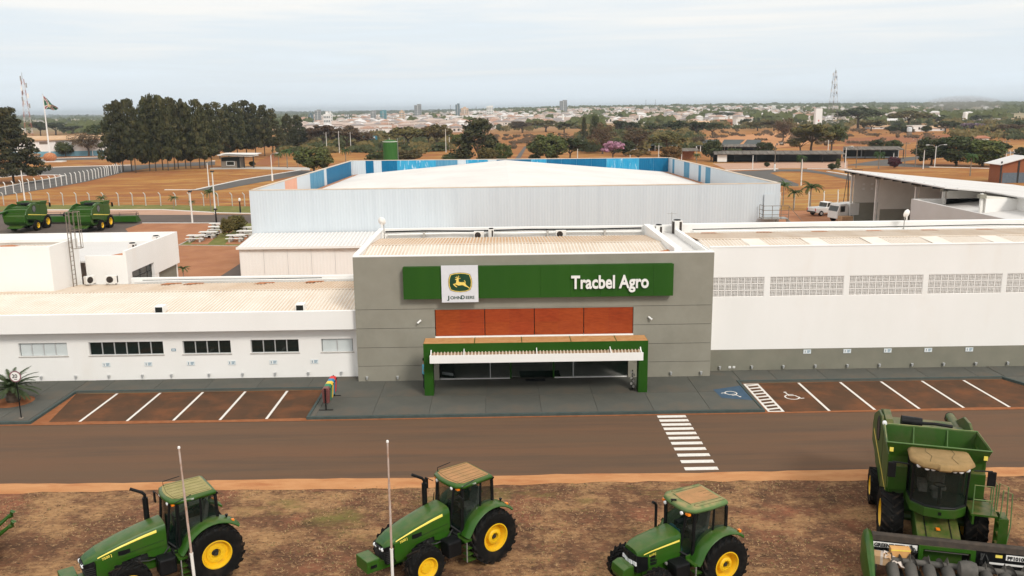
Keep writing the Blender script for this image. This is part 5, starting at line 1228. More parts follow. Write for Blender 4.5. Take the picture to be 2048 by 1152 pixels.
    # front weight
    if weight:
        x0 = nose+(.20 if big else .10); w = MB()
        if big: w.box(x0,x0+.46,-.36,.36,.80,1.22)
        else: w.prism([(x0,.66),(x0+.34,.70),(x0+.42,.9),(x0+.38,1.12),(x0+.18,1.20),(x0,1.18)],'y',-.33,.33)
        wo_ = w.build('front_weight', g, t, bevel=.03)
        MB().box(WB+.3,x0+.02,-.2,.2,.70,.98).build('weight_bracket', g, t)
        if big: MB().box(x0+.12,x0+.34,.362,.375,.95,1.05).build('weight_slot', M['black'], wo_)
    # cab
    zc0 = 1.18 if big else 1.10; zc1 = 2.80 if big else 2.62
    B = [(1.28,.42,zc0+.30),(.98,.70,zc0),(.28,.73,zc0+.05),(-.28,.72,zc0+.45)]; T_ = [(1.14,.50,zc1),(.98,.74,zc1),(.25,.77,zc1),(-.24,.74,zc1)]
    if not big: B = [(1.22,.42,zc0+.20),(.92,.70,zc0),(.20,.73,zc0+.05),(-.36,.72,zc0+.45)]; T_ = [(1.06,.52,zc1),(.92,.74,zc1),(.18,.77,zc1),(-.34,.74,zc1)]
    pil = []
    for s in (1,-1):
        for k, (b, q) in enumerate(zip(B, T_)):
            r_ = (.042,.06,.036,.055)[k]
            MB().tube([(b[0],b[1]*s,b[2]),(q[0],q[1]*s,q[2])],r_,6).build('pillar', M['black'], t)
        for k in range(3):
            a, b, c_, d = B[k], B[k+1], T_[k+1], T_[k]
            f4 = [(a[0],a[1]*s,a[2]),(b[0],b[1]*s,b[2]),(c_[0],c_[1]*s,c_[2]),(d[0],d[1]*s,d[2])]
            MB().quad(*f4).build('window', M['cab_glass'], t)
        MB().tube([(B[k][0],B[k][1]*s,B[k][2]) for k in range(4)],.04,6).build('sill_rail', M['black'], t)
        MB().bar((B[1][0]-.1,B[1][1]*s+.02*s,zc0+.35),(B[2][0]+.05,B[2][1]*s+.03*s,zc0+.75),.012,5).build('door_handle', M['black'], t)
    MB().quad((B[0][0],-B[0][1],B[0][2]),(B[0][0],B[0][1],B[0][2]),(T_[0][0],T_[0][1],zc1),(T_[0][0],-T_[0][1],zc1)).build('windscreen', M['cab_glass'], t)
    MB().quad((B[3][0],-B[3][1],B[3][2]),(B[3][0],B[3][1],B[3][2]),(T_[3][0],T_[3][1],zc1),(T_[3][0],-T_[3][1],zc1)).build('rear_window', M['cab_glass'], t)
    MB().prism([(-.25,zc0+.4),(.25,zc0+.02),(1.2,zc0+.02),(1.2,zc0-.1),(-.2,zc0-.1),(-.3,zc0+.2)],'y',-.68,.68).build('cab_floor', M['dark'], t)
    s_ = MB(); s_.box(.02,.50,-.24,.24,zc0+.45,zc0+.60); s_.hexa([(-.08,-.22,zc0+.5),(.08,-.22,zc0+.5),(.08,.22,zc0+.5),(-.08,.22,zc0+.5)],[(-.2,-.2,zc0+1.15),(-.08,-.2,zc0+1.15),(-.08,.2,zc0+1.15),(-.2,.2,zc0+1.15)]); s_.box(.1,.4,-.15,.15,zc0,zc0+.45); s_.build('seat', M['seat'], t, bevel=.04)
    s_ = MB(); s_.tube([(1.0,0,zc0+.1),(.86,0,zc0+.72)],.05,6); s_.build('steering_column', M['black'], t)
    MB().lathe([(.17,-.015),(.20,-.015),(.20,.015),(.17,.015)],(.82,0,zc0+.78),'z',18,closed=True).build('steering_wheel', M['black'], t)
    MB().box(.2,.7,-.55,-.32,zc0+.3,zc0+.72).build('side_console', M['black'], t)
    if not big: MB().hexa([(1.0,-.38,zc0+.1),(1.15,-.38,zc0+.1),(1.15,.30,zc0+.1),(1.0,.30,zc0+.1)],[(.95,-.36,zc0+.75),(1.05,-.36,zc0+.75),(1.05,.05,zc0+.75),(.95,.05,zc0+.75)]).build('dash_cover', M['blue_teal'], t)
    # roof
    if big: ol = [(-.30,-.72),(-.26,-.77),(.95,-.81),(1.16,-.66),(1.25,-.3),(1.27,0),(1.25,.3),(1.16,.66),(.95,.81),(-.26,.77),(-.30,.72),(-.31,0)]; cx = .48
    else: ol = [(-.46,-.66),(-.38,-.76),(.3,-.81),(.92,-.78),(1.12,-.60),(1.20,-.25),(1.20,.25),(1.12,.60),(.92,.78),(.3,.81),(-.38,.76),(-.46,.66)]; cx = .38
    lv = [(zc1-.02,.93),(zc1+.03,.985),(zc1+.07,1.0),(zc1+.12,.975),(zc1+.155,.91)] if big else [(zc1-.02,.92),(zc1+.04,.985),(zc1+.09,1.0),(zc1+.15,.96),(zc1+.19,.86)]
    rf = MB(); n = len(ol); vs = []
    for z, k in lv: vs += [(cx+(x-cx)*k, y*k, z) for x, y in ol]
    rf.add(vs, [(i*n+j,i*n+(j+1)%n,(i+1)*n+(j+1)%n,(i+1)*n+j) for i in range(len(lv)-1) for j in range(n)]+[tuple(range(n-1,-1,-1)),tuple(range((len(lv)-1)*n,len(lv)*n))])
    ro = rf.build('roof', M['jd_green'] if big else M['jd_green_dusty'], t, smooth=50)
    zt = lv[-1][0]
    if big:
        MB().poly([(cx+(x-cx)*.86,y*.86,zt+.006) for x,y in ol]).build('roof_panel', M[roof], ro)
        for i in range(5):
            y = -.46+i*.23; MB().box(-.12,1.0,y-.005,y+.005,zt+.0065,zt+.0105).build('roof_groove', M['dark_metal'] if False else M['groove'], ro)
        MB().tube([(-.14,-.6,zt+.01),(1.0,-.62,zt+.01),(1.08,0,zt+.01),(1.0,.62,zt+.01),(-.14,.6,zt+.01)],.008,4).build('roof_seam', M['groove'], ro)
    else:
        MB().poly([(-.28,-.46,zt+.006),(.82,-.40,zt+.006),(.86,.0,zt+.006),(.82,.40,zt+.006),(-.28,.46,zt+.006)]).build('roof_panel', M['jd_roof_orange'], ro)
        for s in (1,-1):
            MB().tube([(-.32,s*.66,zt+.004),(.74,s*.66,zt+.004),(.82,s*.58,zt+.004),(.74,s*.50,zt+.004),(-.32,s*.50,zt+.004)],.008,4).build('roof_seam', M['groove'], ro)
        MB().tube([(.86,-.46,zt+.006),(.90,0,zt+.006),(.86,.46,zt+.006)],.008,4).build('roof_seam', M['groove'], ro)
        for i in range(3): MB().box(-.25,.1-.08*i,-.15+i*.17,-.14+i*.17,zt+.0065,zt+.0105).build('roof_groove', M['groove'], ro)
    for s in (1,-1):
        MB().box(1.02,1.12,s*.60-.08,s*.60+.08,zc1-.06,zc1+.005).build('indicator', M['amber'], ro)
        MB().lathe([(0,-.03),(.055,-.02),(.06,.03),(0,.05)],(1.18,s*.42,zc1-.03),'x',10).build('work_lamp', M['lamp_glass'], ro)
        MB().box(-.33,-.28,s*.72-.04,s*.72+.04,zc1,zc1+.06).build('rear_lamp', M['black'], ro)
    if big:
        MB().tube([(1.05,.79,zt-.07),(.72,.84,zt+.04),(.55,.86,zt+.10)],.014,5).build('wiper_arm', M['black'], ro); MB().tube([(1.0,-.66,zt),(1.0,-.66,zt+.14),(.45,-.70,zt+.16)],.014,5).build('antenna', M['black'], ro)
    else: MB().tube([(1.16,-.1,zt-.06),(1.2,-.1,zt+.02),(1.08,.02,zt+.03)],.03,6).build('air_vent', M['black'], ro)
    # exhaust
    if big: MB().tube([(1.62,-.56,1.75),(1.62,-.56,2.74)],.088,14).build('muffler', M['black'], t, smooth=40); MB().tube([(1.62,-.56,2.74),(1.62,-.56,2.84),(1.68,-.58,2.93),(2.02,-.68,3.12)],.05,10).build('exhaust_pipe', M['black'], t, smooth=50)
    else: MB().tube([(1.42,-.58,1.45),(1.42,-.58,2.48),(1.46,-.58,2.56),(1.56,-.58,2.62)],.048,10).build('exhaust_pipe', M['black'], t, smooth=50)
    # rear mudguards
    for s in (1,-1):
        f = MB(); rg = RR+.14; n = 12; vs = []; yi, yo = .60*s, (1.16 if big else 1.18)*s
        for i in range(n+1):
            w = R(14)+R(122)*i/n if big else R(10)+R(122)*i/n
            rr_ = rg+(.06 if i in (0,) else 0)
            for (y, dr) in ((yi,.03),((yi+yo)/2,.05),(yo-.06*s,.03),(yo,-.03),(yo-.02*s,-.06),(yi,-.03)):
                vs.append(((rr_+dr)*math.cos(w)-.06, y, (rr_+dr)*math.sin(w)+RR*1.0-.02))
        k = 6; f.add(vs, [(i*k+j,i*k+(j+1)%k,(i+1)*k+(j+1)%k,(i+1)*k+j) for i in range(n) for j in range(k)]+[tuple(range(k)),tuple(range(n*k,n*k+k))])
        fo = f.build('mudguard', g, t, smooth=40)
        MB().box(-.70,-.62,yo-.16*s-.05,yo-.16*s+.05,RR+.88,RR+.96).build('tail_lamp', M['amber'], fo)
        if big: MB().tube([(-.5,yo-.3*s,RR+.98),(-.52,yo-.3*s,RR+1.12)],[.02,.055],8).build('fender_lamp', M['black'], fo)
    # steps and tank on the left
    s_ = MB(); s_.box(.66,1.16,.66,1.10,1.06,1.12); s_.prism([(.66,1.12),(.66,1.3),(1.16,1.22),(1.16,1.12)],'y',.64,.68); so_ = s_.build('step_platform', g, t)
    for i in range(3): MB().box(.72,1.10,.86,1.12,.80-i*.22,.835-i*.22).build('step', g, so_)
    for x in (.70,1.10): MB().box(x-.015,x+.015,1.08,1.12,.36,1.06).build('step_rail', M['steel'], so_)
    MB().box(1.18,1.72,.44,.95,.60,1.16).build('fuel_tank', M['black'], t, bevel=.06); MB().box(1.18,1.72,-.95,-.44,.60,1.16).build('battery_box', M['black'], t, bevel=.06)
    if hitch:
        for s in (1,-1):
            MB().tube([(-.2,s*.30,.75),(-.95,s*.42,.95),(-1.25,s*.44,1.16)],[.07,.075,.06],8).build('lift_arm', g, t, smooth=50)
            MB().tube([(-1.25,s*.44,1.16),(-1.36,s*.44,1.20),(-1.42,s*.44,1.30),(-1.34,s*.44,1.36)],[.085,.095,.09,.06],8).build('lift_hook', g, t, smooth=50)
    else:
        for s in (1,-1): MB().tube([(-.2,s*.30,.75),(-.95,s*.40,.62)],.045,8).build('lift_arm', g, t, smooth=50)
    return t
M['groove'] = mat('roof_groove_shadow', (.10,.09,.04), (.12,.10,.05), rough=.9)
M['jd_roof_olive'] = mat('cab_roof_olive_dust', (.27,.235,.09), (.34,.285,.125), scale=3, rough=.8)
T1O = (-10.05,26.78); T2O = (-1.03,27.58); T3O = (6.45,25.72)
tractor('large green tractor with olive roof and disc wheel hubs at left', (*T1O,.006), R(-144), True, 'jd_roof_olive', '7500 J', rhub='flat')
tractor('large green tractor with dusty orange roof and drum wheel hubs in the middle', (*T2O,.006), R(-142), True, 'jd_roof_orange', '7500 J', rhub='drum')
tractor('smaller green tractor with thin exhaust and rust-dusted roof at right', (*T3O,.006), R(-154), False, model='6110 J', rhub='drum')
tractor('green tractor mostly outside the left edge, its rear lift hooks showing', (-18.3,27.3,.006), R(-150), True, 'jd_roof_olive', '7500 J', hitch=True)
tractor('small tractor with yellow wheels displayed inside the showroom', (2.1,51.2,.14), R(-90), False, model='6110 J', rhub='flat', group='showroom tractor', weight=False, scale=(.62,.62,.62))

# ------------------------------------------------------------------ combine harvesters
M['comb_green'] = mat('dusty_combine_green', (.022,.070,.006), (.028,.080,.008), scale=2, rough=.4, spec=.25, dust=(.17,.13,.05), dust_amt=.7, stain=(.055,.075,.020), stain_scale=1.2, stain_pos=(.48,.75))
def combine(label, loc, rz, detail=True, group='green combine harvesters'):
    """x forward, y left, origin on the ground under the front axle"""
    t = thing('combine_harvester', label, 'combine', loc, rz, group); g = M['comb_green'] if detail else M['jd_green']
    for s in (1,-1):
        add_wheel(t, 0, s*1.30, .92, .72, .46, 18, s, 'flat'); add_wheel(t, -2.75, s*1.5, .72, .50, .34, 16, s, 'flat')
    MB().lathe([(.14,-1.1),(.2,-.3),(.2,.3),(.14,1.1)],(0,0,.92),'y',10).build('front_axle', g, t); MB().lathe([(.1,-1.3),(.1,1.3)],(-2.75,0,.72),'y',8).build('rear_axle', g, t)
    # body side panels, tank walls rise above
    b = MB()
    for s in (1,-1):
        pr_ = [(.15,1.25),(.15,3.2),(-1.3,3.3),(-2.6,3.62),(-3.6,3.5),(-4.9,2.9),(-5.2,2.35),(-5.0,1.75),(-3.2,1.55),(-1.6,1.2)]
        MB().prism(pr_,'y',s*1.42,s*1.52).build('side_panel', g, t, bevel=.03)
        MB().add([(.12,s*1.525,1.72),(.12,s*1.525,1.80),(-4.6,s*1.525,2.42),(-4.6,s*1.525,2.30)],[(0,1,2,3) if s < 0 else (3,2,1,0)]).build('stripe', M['stripe_yellow'], t)
        MB().box(-1.62,-1.60,s*1.522-.004,s*1.522+.004,1.3,3.4).build('panel_gap', M['black'], t)
    MB().box(.02,.14,-1.42,1.42,1.2,3.2).build('front_wall', g, t)
    c = MB(); c.box(-4.6,.0,-1.40,1.40,.95,2.5); c.build('machine_body', g, t, bevel=.05)
    MB().prism([(-3.2,2.5),(-5.25,2.2),(-5.2,1.45),(-4.9,1.1),(-3.2,1.1)],'y',-1.40,1.40).build('rear_hood', g, t, bevel=.05)
    MB().prism([(-4.4,1.05),(-5.5,.72),(-5.5,.62),(-4.3,.85)],'y',-.9,.9).build('straw_chute', g, t)
    # grain tank, open on top with flared walls
    tk = MB(); zt = 3.66; zb = 2.85
    I0 = [(-1.35,-1.40),(.05,-1.40),(.05,1.40),(-1.35,1.40)]; O1 = [(-1.55,-1.52),(.30,-1.62),(.30,1.62),(-1.55,1.52)]
    def ring(P0, z0, P1, z1):
        for i in range(4):
            a, b_, c_, d = P0[i], P0[(i+1)%4], P1[(i+1)%4], P1[i]; tk.quad((*a,z0),(*b_,z0),(*c_,z1),(*d,z1))
    ring(I0,zb,O1,zt); I2 = [(-1.30,-1.36),(.01,-1.36),(.01,1.36),(-1.30,1.36)]; O2 = [(-1.50,-1.48),(.26,-1.58),(.26,1.58),(-1.50,1.48)]
    ring(O1,zt,O2,zt); ring(O2,zt,I2,zb); ring(I2,zb,[(-1.0,-.7),(-.3,-.7),(-.3,.7),(-1.0,.7)],2.4); tk.box(-1.0,-.3,-.7,.7,2.38,2.4)
    to = tk.build('grain_tank', g, t)
    for y in (-.55,.55): MB().tube([(.24,y,zt),(-.1,y,3.1),(-1.25,y,3.1),(-1.48,y,zt)],.022,5).build('tank_brace', M['jd_green_dusty'], to)
    MB().tube([(-.7,0,2.4),(-.6,.1,3.1)],.13,8).build('tank_auger', g, to); MB().box(-.8,-.5,-.1,.4,3.1,3.12).build('auger_cap', M['jd_green_dusty'], to)
    MB().tube([(*O1[0],zt+.02),(*O1[1],zt+.02),(*O1[2],zt+.02),(*O1[3],zt+.02),(*O1[0],zt+.02)],.03,5).build('tank_rim', M['jd_green_dusty'], to)
    # engine deck
    e = MB(); e.box(-4.4,-3.3,-1.2,1.2,2.5,3.0); e.box(-3.3,-1.6,-1.38,1.38,2.5,3.2); e.build('engine_deck', g, t, bevel=.05)
    MB().tube([(-2.5,-.15,3.48),(-2.5,-.85,3.52)],.2,14).build('air_filter', M['black'], t, smooth=40); MB().tube([(-2.5,-.15,3.48),(-2.5,.3,3.5),(-2.6,.9,3.42)],.06,8).build('air_hose', M['black'], t, smooth=40)
    MB().tube([(-1.85,.05,3.45),(-1.85,.75,3.45)],.16,12).build('muffler', M['black'], t, smooth=40)
    MB().prism([(-3.9,2.6),(-1.6,2.6),(-1.6,3.3),(-2.2,3.64),(-3.2,3.68),(-3.9,3.45)],'y',-1.415,-1.15).build('radiator_housing', g, t, bevel=.03)
    sc_ = MB().lathe([(.50,0),(.50,.012),(.0,.012)],(0,0,0),'y',24).build('radiator_screen', M['fin'] if detail else mat('grey_rotary_screen',(.12,.12,.11),(.2,.2,.19),rough=.8,scale=12), t)
    sc_.location = (-3.05,-1.535,2.95); sc_.scale = (.85,1,.85)
    for s in (-1,): MB().lathe([(.42,-.012),(.47,-.012),(.47,.012),(.42,.012)],(-3.05,-1.535,2.95),'y',24,closed=True).build('screen_ring', M['black'], t)
    # unloading auger folded back along the left side
    MB().tube([(-2.9,1.36,2.85),(-4.6,1.40,2.75),(-6.0,1.42,2.65)],.17,12).build('unloading_auger', g, t, smooth=40); MB().tube([(-6.0,1.42,2.65),(-6.3,1.42,2.45)],[.19,.16],10).build('auger_spout', M['black'], t)
    # cab
    zc0, zc1 = 1.98, 3.38
    pl_b = [(.22,-.86),(1.05,-.82),(1.42,-.45),(1.50,0),(1.42,.45),(1.05,.82),(.22,.86)]; pl_t = [(.22,-.86),(1.15,-.84),(1.50,-.5),(1.60,0),(1.50,.5),(1.15,.84),(.22,.86)]
    for i in range(6):
        a, b_, c_, d = pl_b[i], pl_b[i+1], pl_t[i+1], pl_t[i]
        MB().quad((*a,zc0),(*b_,zc0),(*c_,zc1),(*d,zc1)).build('windscreen' if 0 < i < 5 else 'side_window', M['cab_glass'], t, smooth=None)
    for i in (0,1,5,6): MB().tube([(*pl_b[i],zc0),(*pl_t[i],zc1)],.04,6).build('pillar', M['black'], t)
    MB().tube([(*p,zc0+.02) for p in pl_b],.045,6).build('window_base', M['black'], t); MB().tube([(*p,zc1-.04) for p in pl_t],.05,6).build('window_head', M['black'], t)
    MB().prism([(x*1.02+.0,y*1.04) for x,y in pl_b],'z',1.62,1.97).build('cab_base', g, t, bevel=.04)
    MB().prism([(x*.98,y*.98) for x,y in pl_b],'z',1.98,2.02).build('cab_floor', M['dark'], t)
    MB().box(.16,.22,-.86,.86,1.98,3.4).build('cab_back', M['dark'], t)
    s_ = MB(); s_.box(.45,.9,-.25,.25,2.35,2.5); s_.box(.36,.5,-.25,.25,2.45,3.05); s_.box(.55,.8,-.15,.15,2.0,2.35); s_.build('seat', M['seat'], t, bevel=.04); MB().box(.5,1.0,-.6,-.35,2.3,2.6).build('console', M['seat'], t); MB().tube([(1.25,0,2.02),(1.12,0,2.6)],.05,6).build('steering_column', M['black'], t)
    MB().lathe([(.16,-.015),(.19,-.015),(.19,.015),(.16,.015)],(1.08,0,2.64),'z',16,closed=True).build('steering_wheel', M['black'], t)
    rp_ = [(.25,-.95),(1.2,-.98),(1.66,-.62),(1.74,-.22),(1.84,-.16),(1.84,.16),(1.74,.22),(1.66,.62),(1.2,.98),(.25,.95),(.12,.8),(.12,-.8)]
    rf = MB(); n = len(rp_); vs = []
    for z, k in ((3.38,.95),(3.44,1.0),(3.52,.98),(3.58,.9)): vs += [(.9+(x-.9)*k,y*k,z) for x,y in rp_]
    rf.add(vs,[(i*n+j,i*n+(j+1)%n,(i+1)*n+(j+1)%n,(i+1)*n+j) for i in range(3) for j in range(n)]+[tuple(range(n-1,-1,-1)),tuple(range(3*n,4*n))]); ro = rf.build('cab_roof', M['comb_roof'], t, smooth=40)
    for y in (-.72,-.50,-.32,.32,.50,.72): MB().lathe([(0,-.04),(.075,-.03),(.08,.02),(.05,.05),(0,.055)],(1.58-.18*(abs(y)>.6),y,3.38),'x',10).build('work_lamp', M['lamp_glass'], ro)
    for s in (-1,1): MB().tube([(.3,s*.4,3.585),(.6,s*.45,3.59),(1.0,s*.3,3.59),(1.5,s*.42,3.59)],.006,4).build('dust_crack', M['groove'], ro)
    MB().box(1.5,1.535,-.05,.05,1.75,1.86).build('badge', M['black'], t)
    for s in (-1,1):
        MB().tube([(1.2,s*.95,3.3),(1.15,s*1.5,3.32)],.025,5).build('mirror_arm', M['black'], t); MB().box(1.10,1.16,s*1.5-.13,s*1.5+.13,2.75,3.3).build('mirror', M['black'], t, bevel=.03)
        MB().prism([(.16,1.98),(.16,2.9),(.35,2.85),(.35,1.98)],'y',s*.9,s*1.5).build('shoulder_panel', g, t, bevel=.02)
    # feeder house
    MB().hexa([(.3,-.66,.85),(2.15,-.66,.28),(2.15,.66,.28),(.3,.66,.85)],[(.3,-.66,1.60),(2.15,-.66,.98),(2.15,.66,.98),(.3,.66,1.60)]).build('feeder_house', g, t, bevel=.03)
    for y in (-.38,.38): MB().hexa([(.6,y-.015,1.50),(2.1,y-.015,.998),(2.1,y+.015,.998),(.6,y+.015,1.50)],[(.6,y-.015,1.518),(2.1,y-.015,1.016),(2.1,y+.015,1.016),(.6,y+.015,1.518)]).build('feeder_seam', M['black'], t)
    if detail:
        MB().box(1.42,1.58,-.06,.06,1.235,1.265).build('warning_tag', M['amber'], t)
        # ladder and platform on the left
        pf = MB().box(.25,1.35,.95,1.75,1.80,1.86).build('platform', g, t)
        MB().box(.25,1.35,1.0,1.06,1.5,1.80).build('platform_side', g, pf)
        for pts in ([(1.3,1.0,1.86),(1.3,1.0,2.85),(1.3,1.55,2.85),(1.3,1.55,1.86)],[(.3,1.72,1.86),(.3,1.72,2.8),(.95,1.72,2.8),(.95,1.72,1.86)],[(1.3,1.0,2.35),(1.3,1.55,2.35)]): MB().tube(pts,.022,6).build('handrail', M['jd_green_dusty'], pf)
        ld = MB().box(.95,1.45,1.78,2.02,.38,.46).build('ladder_step', g, t)
        for i in range(4): MB().box(.95,1.45,1.78+.02*i,2.02,.78+i*.34,.84+i*.34).build('ladder_step', g, t)
        for x in (.93,1.47):
            MB().prism([(1.76,.2),(2.04,.2),(2.04,1.85),(1.76,1.85)],'x',x-.02,x+.02).build('ladder_side', g, t)
            MB().tube([(x,2.02,.9),(x,2.1,1.6),(x,2.06,2.75),(x,1.80,2.85),(x,1.78,1.9)],.02,6).build('ladder_rail', M['jd_green_dusty'], t)
        for y in (-1.45,1.45): MB().box(.305,.32,y-.06,y+.06,3.35,3.5).build('decal', M['stripe_yellow'], t)
        MB().lathe([(0,-.05),(.08,-.04),(.08,.05),(0,.07)],(-1.5,-1.52,3.72),'x',10).build('beacon', M['lamp_glass'], t)
    return t
M['comb_roof'] = mat('combine_cab_roof_dust', (.25,.165,.07), (.32,.205,.09), scale=3, rough=.9)
CB = combine('large green combine harvester with dusty cab roof on the right lawn', (14.85,27.45,.006), R(-108.5))
c2 = combine('green combine harvester parked in the rear yard, the left one', (-62.75,117.0,.02), R(90), False)
c3 = copy_tree(c2); c3.location = (-53.95,116.2,.02); c3['label'] = 'green combine harvester parked in the rear yard, beside the wide header'
for ch in list(c2.children)+list(c3.children):
    if ch.name.startswith('unloading_auger') or ch.name.startswith('auger_spout'): ch.rotation_euler = (0,0,0)

# corn header standing in front of the big combine
def corn_header():
    h0 = G(1745,1068,1.25); ang = R(-15.5)
    t = thing('corn_header', 'black corn header with row cones in front of the combine', 'harvester header', (h0.x,h0.y,.006), ang)
    L_ = 6.4       # x to the machine's left, -y forward
    bk = M['black']
    prof = [(0,1.04),(.03,1.22),(.10,1.27),(.22,1.25),(.24,1.06)]
    MB().prism([(y,z) for y,z in prof],'x',.0,L_).build('top_beam', M['header_beam'], t)
    MB().box(0,1.42,.04,.10,.42,1.05).build('back_plate', bk, t); MB().box(3.1,L_,.04,.10,.42,1.05).build('back_plate', bk, t)
    for x in (1.42,2.96): MB().box(x,x+.14,-.03,.14,.40,1.04).build('frame_post', M['jd_green'], t)
    MB().box(1.56,2.96,-.03,.12,.92,1.04).build('frame_head', M['jd_green'], t); MB().box(1.56,2.96,-.02,.12,.40,.46).build('frame_sill', M['jd_green'], t)
    MB().box(1.5,3.0,.3,.34,.44,.95).build('feeder_opening', M['dark'], t); MB().hexa([(1.6,-.02,.86),(2.9,-.02,.86),(2.75,.28,.76),(1.75,.28,.76)],[(1.6,-.02,.89),(2.9,-.02,.89),(2.75,.28,.79),(1.75,.28,.79)]).build('feeder_lip', M['header_grey'], t)
    MB().box(.05,1.0,.02,.038,.62,.68).build('white_stripe', M['white_clean'], t); MB().box(3.52,L_-.05,.02,.038,.62,.68).build('white_stripe', M['white_clean'], t)
    for (x, txt) in ((.04,'GREENSYSTEM'),(3.98,'PF1010B')):
        pl_ = MB().box(x,x+(1.35 if txt[0]=='G' else .78),.015,.038,.80,.985).build('name_plate', M['white_clean'], t, bevel=.006)
        text_obj('lettering', txt, .17, M['black'], pl_, (x+.04,.009,.828), ext=.002, off=.008, sx=.92)
    MB().box(3.68,3.88,.018,.038,.86,.95).build('warning_decal', M['stripe_yellow'], t)
    MB().tube([(.25,-.42,.62),(L_-.1,-.42,.62)],.10,14).build('auger_tube', M['header_grey'], t, smooth=40)
    fl = MB(); turns = 14; 
    for side, x0, x1, sg_ in ((0,.3,2.3,1),(1,L_-.2,3.3,-1)):
        n = 90; vs = []
        for i in range(n+1):
            w = sg_*i/n*2*math.pi*5; x = x0+(x1-x0)*i/n
            for r_ in (.09,.22): vs.append((x,-.42+r_*math.cos(w),.62+r_*math.sin(w)))
        fl.add(vs,[(2*i,2*i+1,2*i+3,2*i+2) for i in range(n)])
    fl.build('auger_flight', M['header_grey'], t)
    # row dividers: rounded hoods running forward and down to a point
    dv = MB(); secs = []
    for (y, r_, z) in ((-.35,.17,.55),(-.62,.19,.60),(-1.0,.18,.52),(-1.45,.14,.36),(-1.9,.07,.18),(-2.1,.01,.1)):
        secs.append([(r_*math.cos(w), y, z-.12+r_*1.25*math.sin(w)) for w in [R(a) for a in range(-10,191,20)]])
    n = len(secs[0]); 
    dv.add([p for s in secs for p in s],[(i*n+j,i*n+j+1,(i+1)*n+j+1,(i+1)*n+j) for i in range(len(secs)-1) for j in range(n-1)]+[tuple(range(n))])
    dm = dv.mesh('row_divider', M['header_grey'], 50)
    pk = MB(); pk.add([(-.09,-.32,.62),(.09,-.32,.62),(0,-.36,.86),(0,-.52,.66)],[(0,1,2),(1,3,2),(3,0,2)]); pm = pk.mesh('divider_fin', M['header_grey'])
    for i in range(11):
        x = .55+i*.55; inst('row_divider', dm, t, (x,0,0)); inst('divider_fin', pm, t, (x,0,.04))
        MB().box(x+.2,x+.35,-1.5,-.3,.22,.30).build('row_unit', M['dark_metal'], t)
    MB().lathe([(0,-.3),(.28,-.24),(.33,-.1),(.33,.1),(.28,.24),(0,.3)],(2.75,-.62,.62),'x',14).build('gearbox_hood', M['header_grey'], t, smooth=50)
    # green end divider on the near right end
    secs = []
    for (y, hw, z0, z1) in ((.25,.13,.5,1.28),(.05,.16,.3,1.42),(-.35,.16,.2,1.40),(-.9,.15,.15,1.02),(-1.5,.10,.12,.62),(-2.1,.03,.1,.22)):
        secs.append([(-hw,y,z0),(-hw,y,z1*.75),(-hw*.7,y,z1*.94),(0,y,z1),(hw*.7,y,z1*.94),(hw,y,z1*.75),(hw,y,z0)])
    n = 7; e = MB(); e.add([(p[0]-.16,p[1],p[2]) for s in secs for p in s],[(i*n+j,i*n+j+1,(i+1)*n+j+1,(i+1)*n+j) for i in range(5) for j in range(n-1)]+[tuple(range(n))]); e.build('end_divider', M['jd_green'], t, smooth=45)
    for i in range(9):
        rr_ = random.Random(i); x = (1.1,1.2,1.28,3.25,3.35,3.4,1.24,3.3,1.16)[i]; MB().tube([(x,.0,1.0-rr_.uniform(0,.1)),(x+rr_.uniform(-.1,.1),-.08,.8),(x+rr_.uniform(-.1,.1),.0,.5)],.02,5).build('hydraulic_hose', M['dark_metal'], t)
    MB().box(-.04,.1,-.6,.2,.0,.5).box(5.9,6.0,-.6,.2,0,.5).box(2.7,2.8,-.6,.2,0,.4).build('stand', M['dark_metal'], t)
    return t, ang, h0
M['header_beam'] = mat('dusty_black_beam', (.045,.038,.032), (.075,.058,.045), scale=4, rough=.8); M['header_grey'] = mat('grey_header_plastic', (.075,.072,.065), (.11,.10,.088), scale=3, rough=.6)
ht, hang, h0 = corn_header()
def on_header(lx, ly, lz): 
    c_, s_ = math.cos(hang), math.sin(hang); return (h0.x+c_*lx-s_*ly, h0.y+s_*lx+c_*ly, lz+.006)
t = thing('cardboard_box', 'tall orange-brown cardboard box standing on the corn header', 'box', on_header(.82,-.22,.56), hang+R(6), 'boxes left on the corn header'); MB().box(-.3,.3,-.13,.13,0,.42).build('carton', mat('orange_cardboard', (.62,.32,.11), (.68,.38,.15), rough=.85), t, bevel=.01); MB().box(-.3,.3,-.135,-.131,.36,.40).build('tape', M['stripe_yellow'], t)
t = thing('cardboard_box', 'low pale cardboard box lying on the corn header beside the green divider', 'box', on_header(.26,-.42,.50), hang+R(-10), 'boxes left on the corn header'); MB().box(-.27,.27,-.2,.2,0,.30).build('carton', M['cardboard'], t, bevel=.01); MB().box(-.04,.04,-.201,.201,.001,.302).build('tape', M['plastic_bag'], t)
t = thing('plastic_wrap', 'crumpled pale plastic wrap between two boxes on the corn header', 'plastic wrap', on_header(.62,-.46,.52), hang)
pw = MB(); rr = random.Random(4); n = 7
for i in range(n):
    for j in range(n): pw.v.append((-.3+.6*i/(n-1)+rr.uniform(-.03,.03), -.25+.5*j/(n-1)+rr.uniform(-.03,.03), max(0,.30-.5*i/(n-1)*.5+rr.uniform(-.06,.06))))
for i in range(n-1):
    for j in range(n-1): a = i*n+j; pw.f.append((a,a+n,a+n+1,a+1)); pw.m.append(0)
pw.build('sheet', M['plastic_bag'], t, smooth=30)

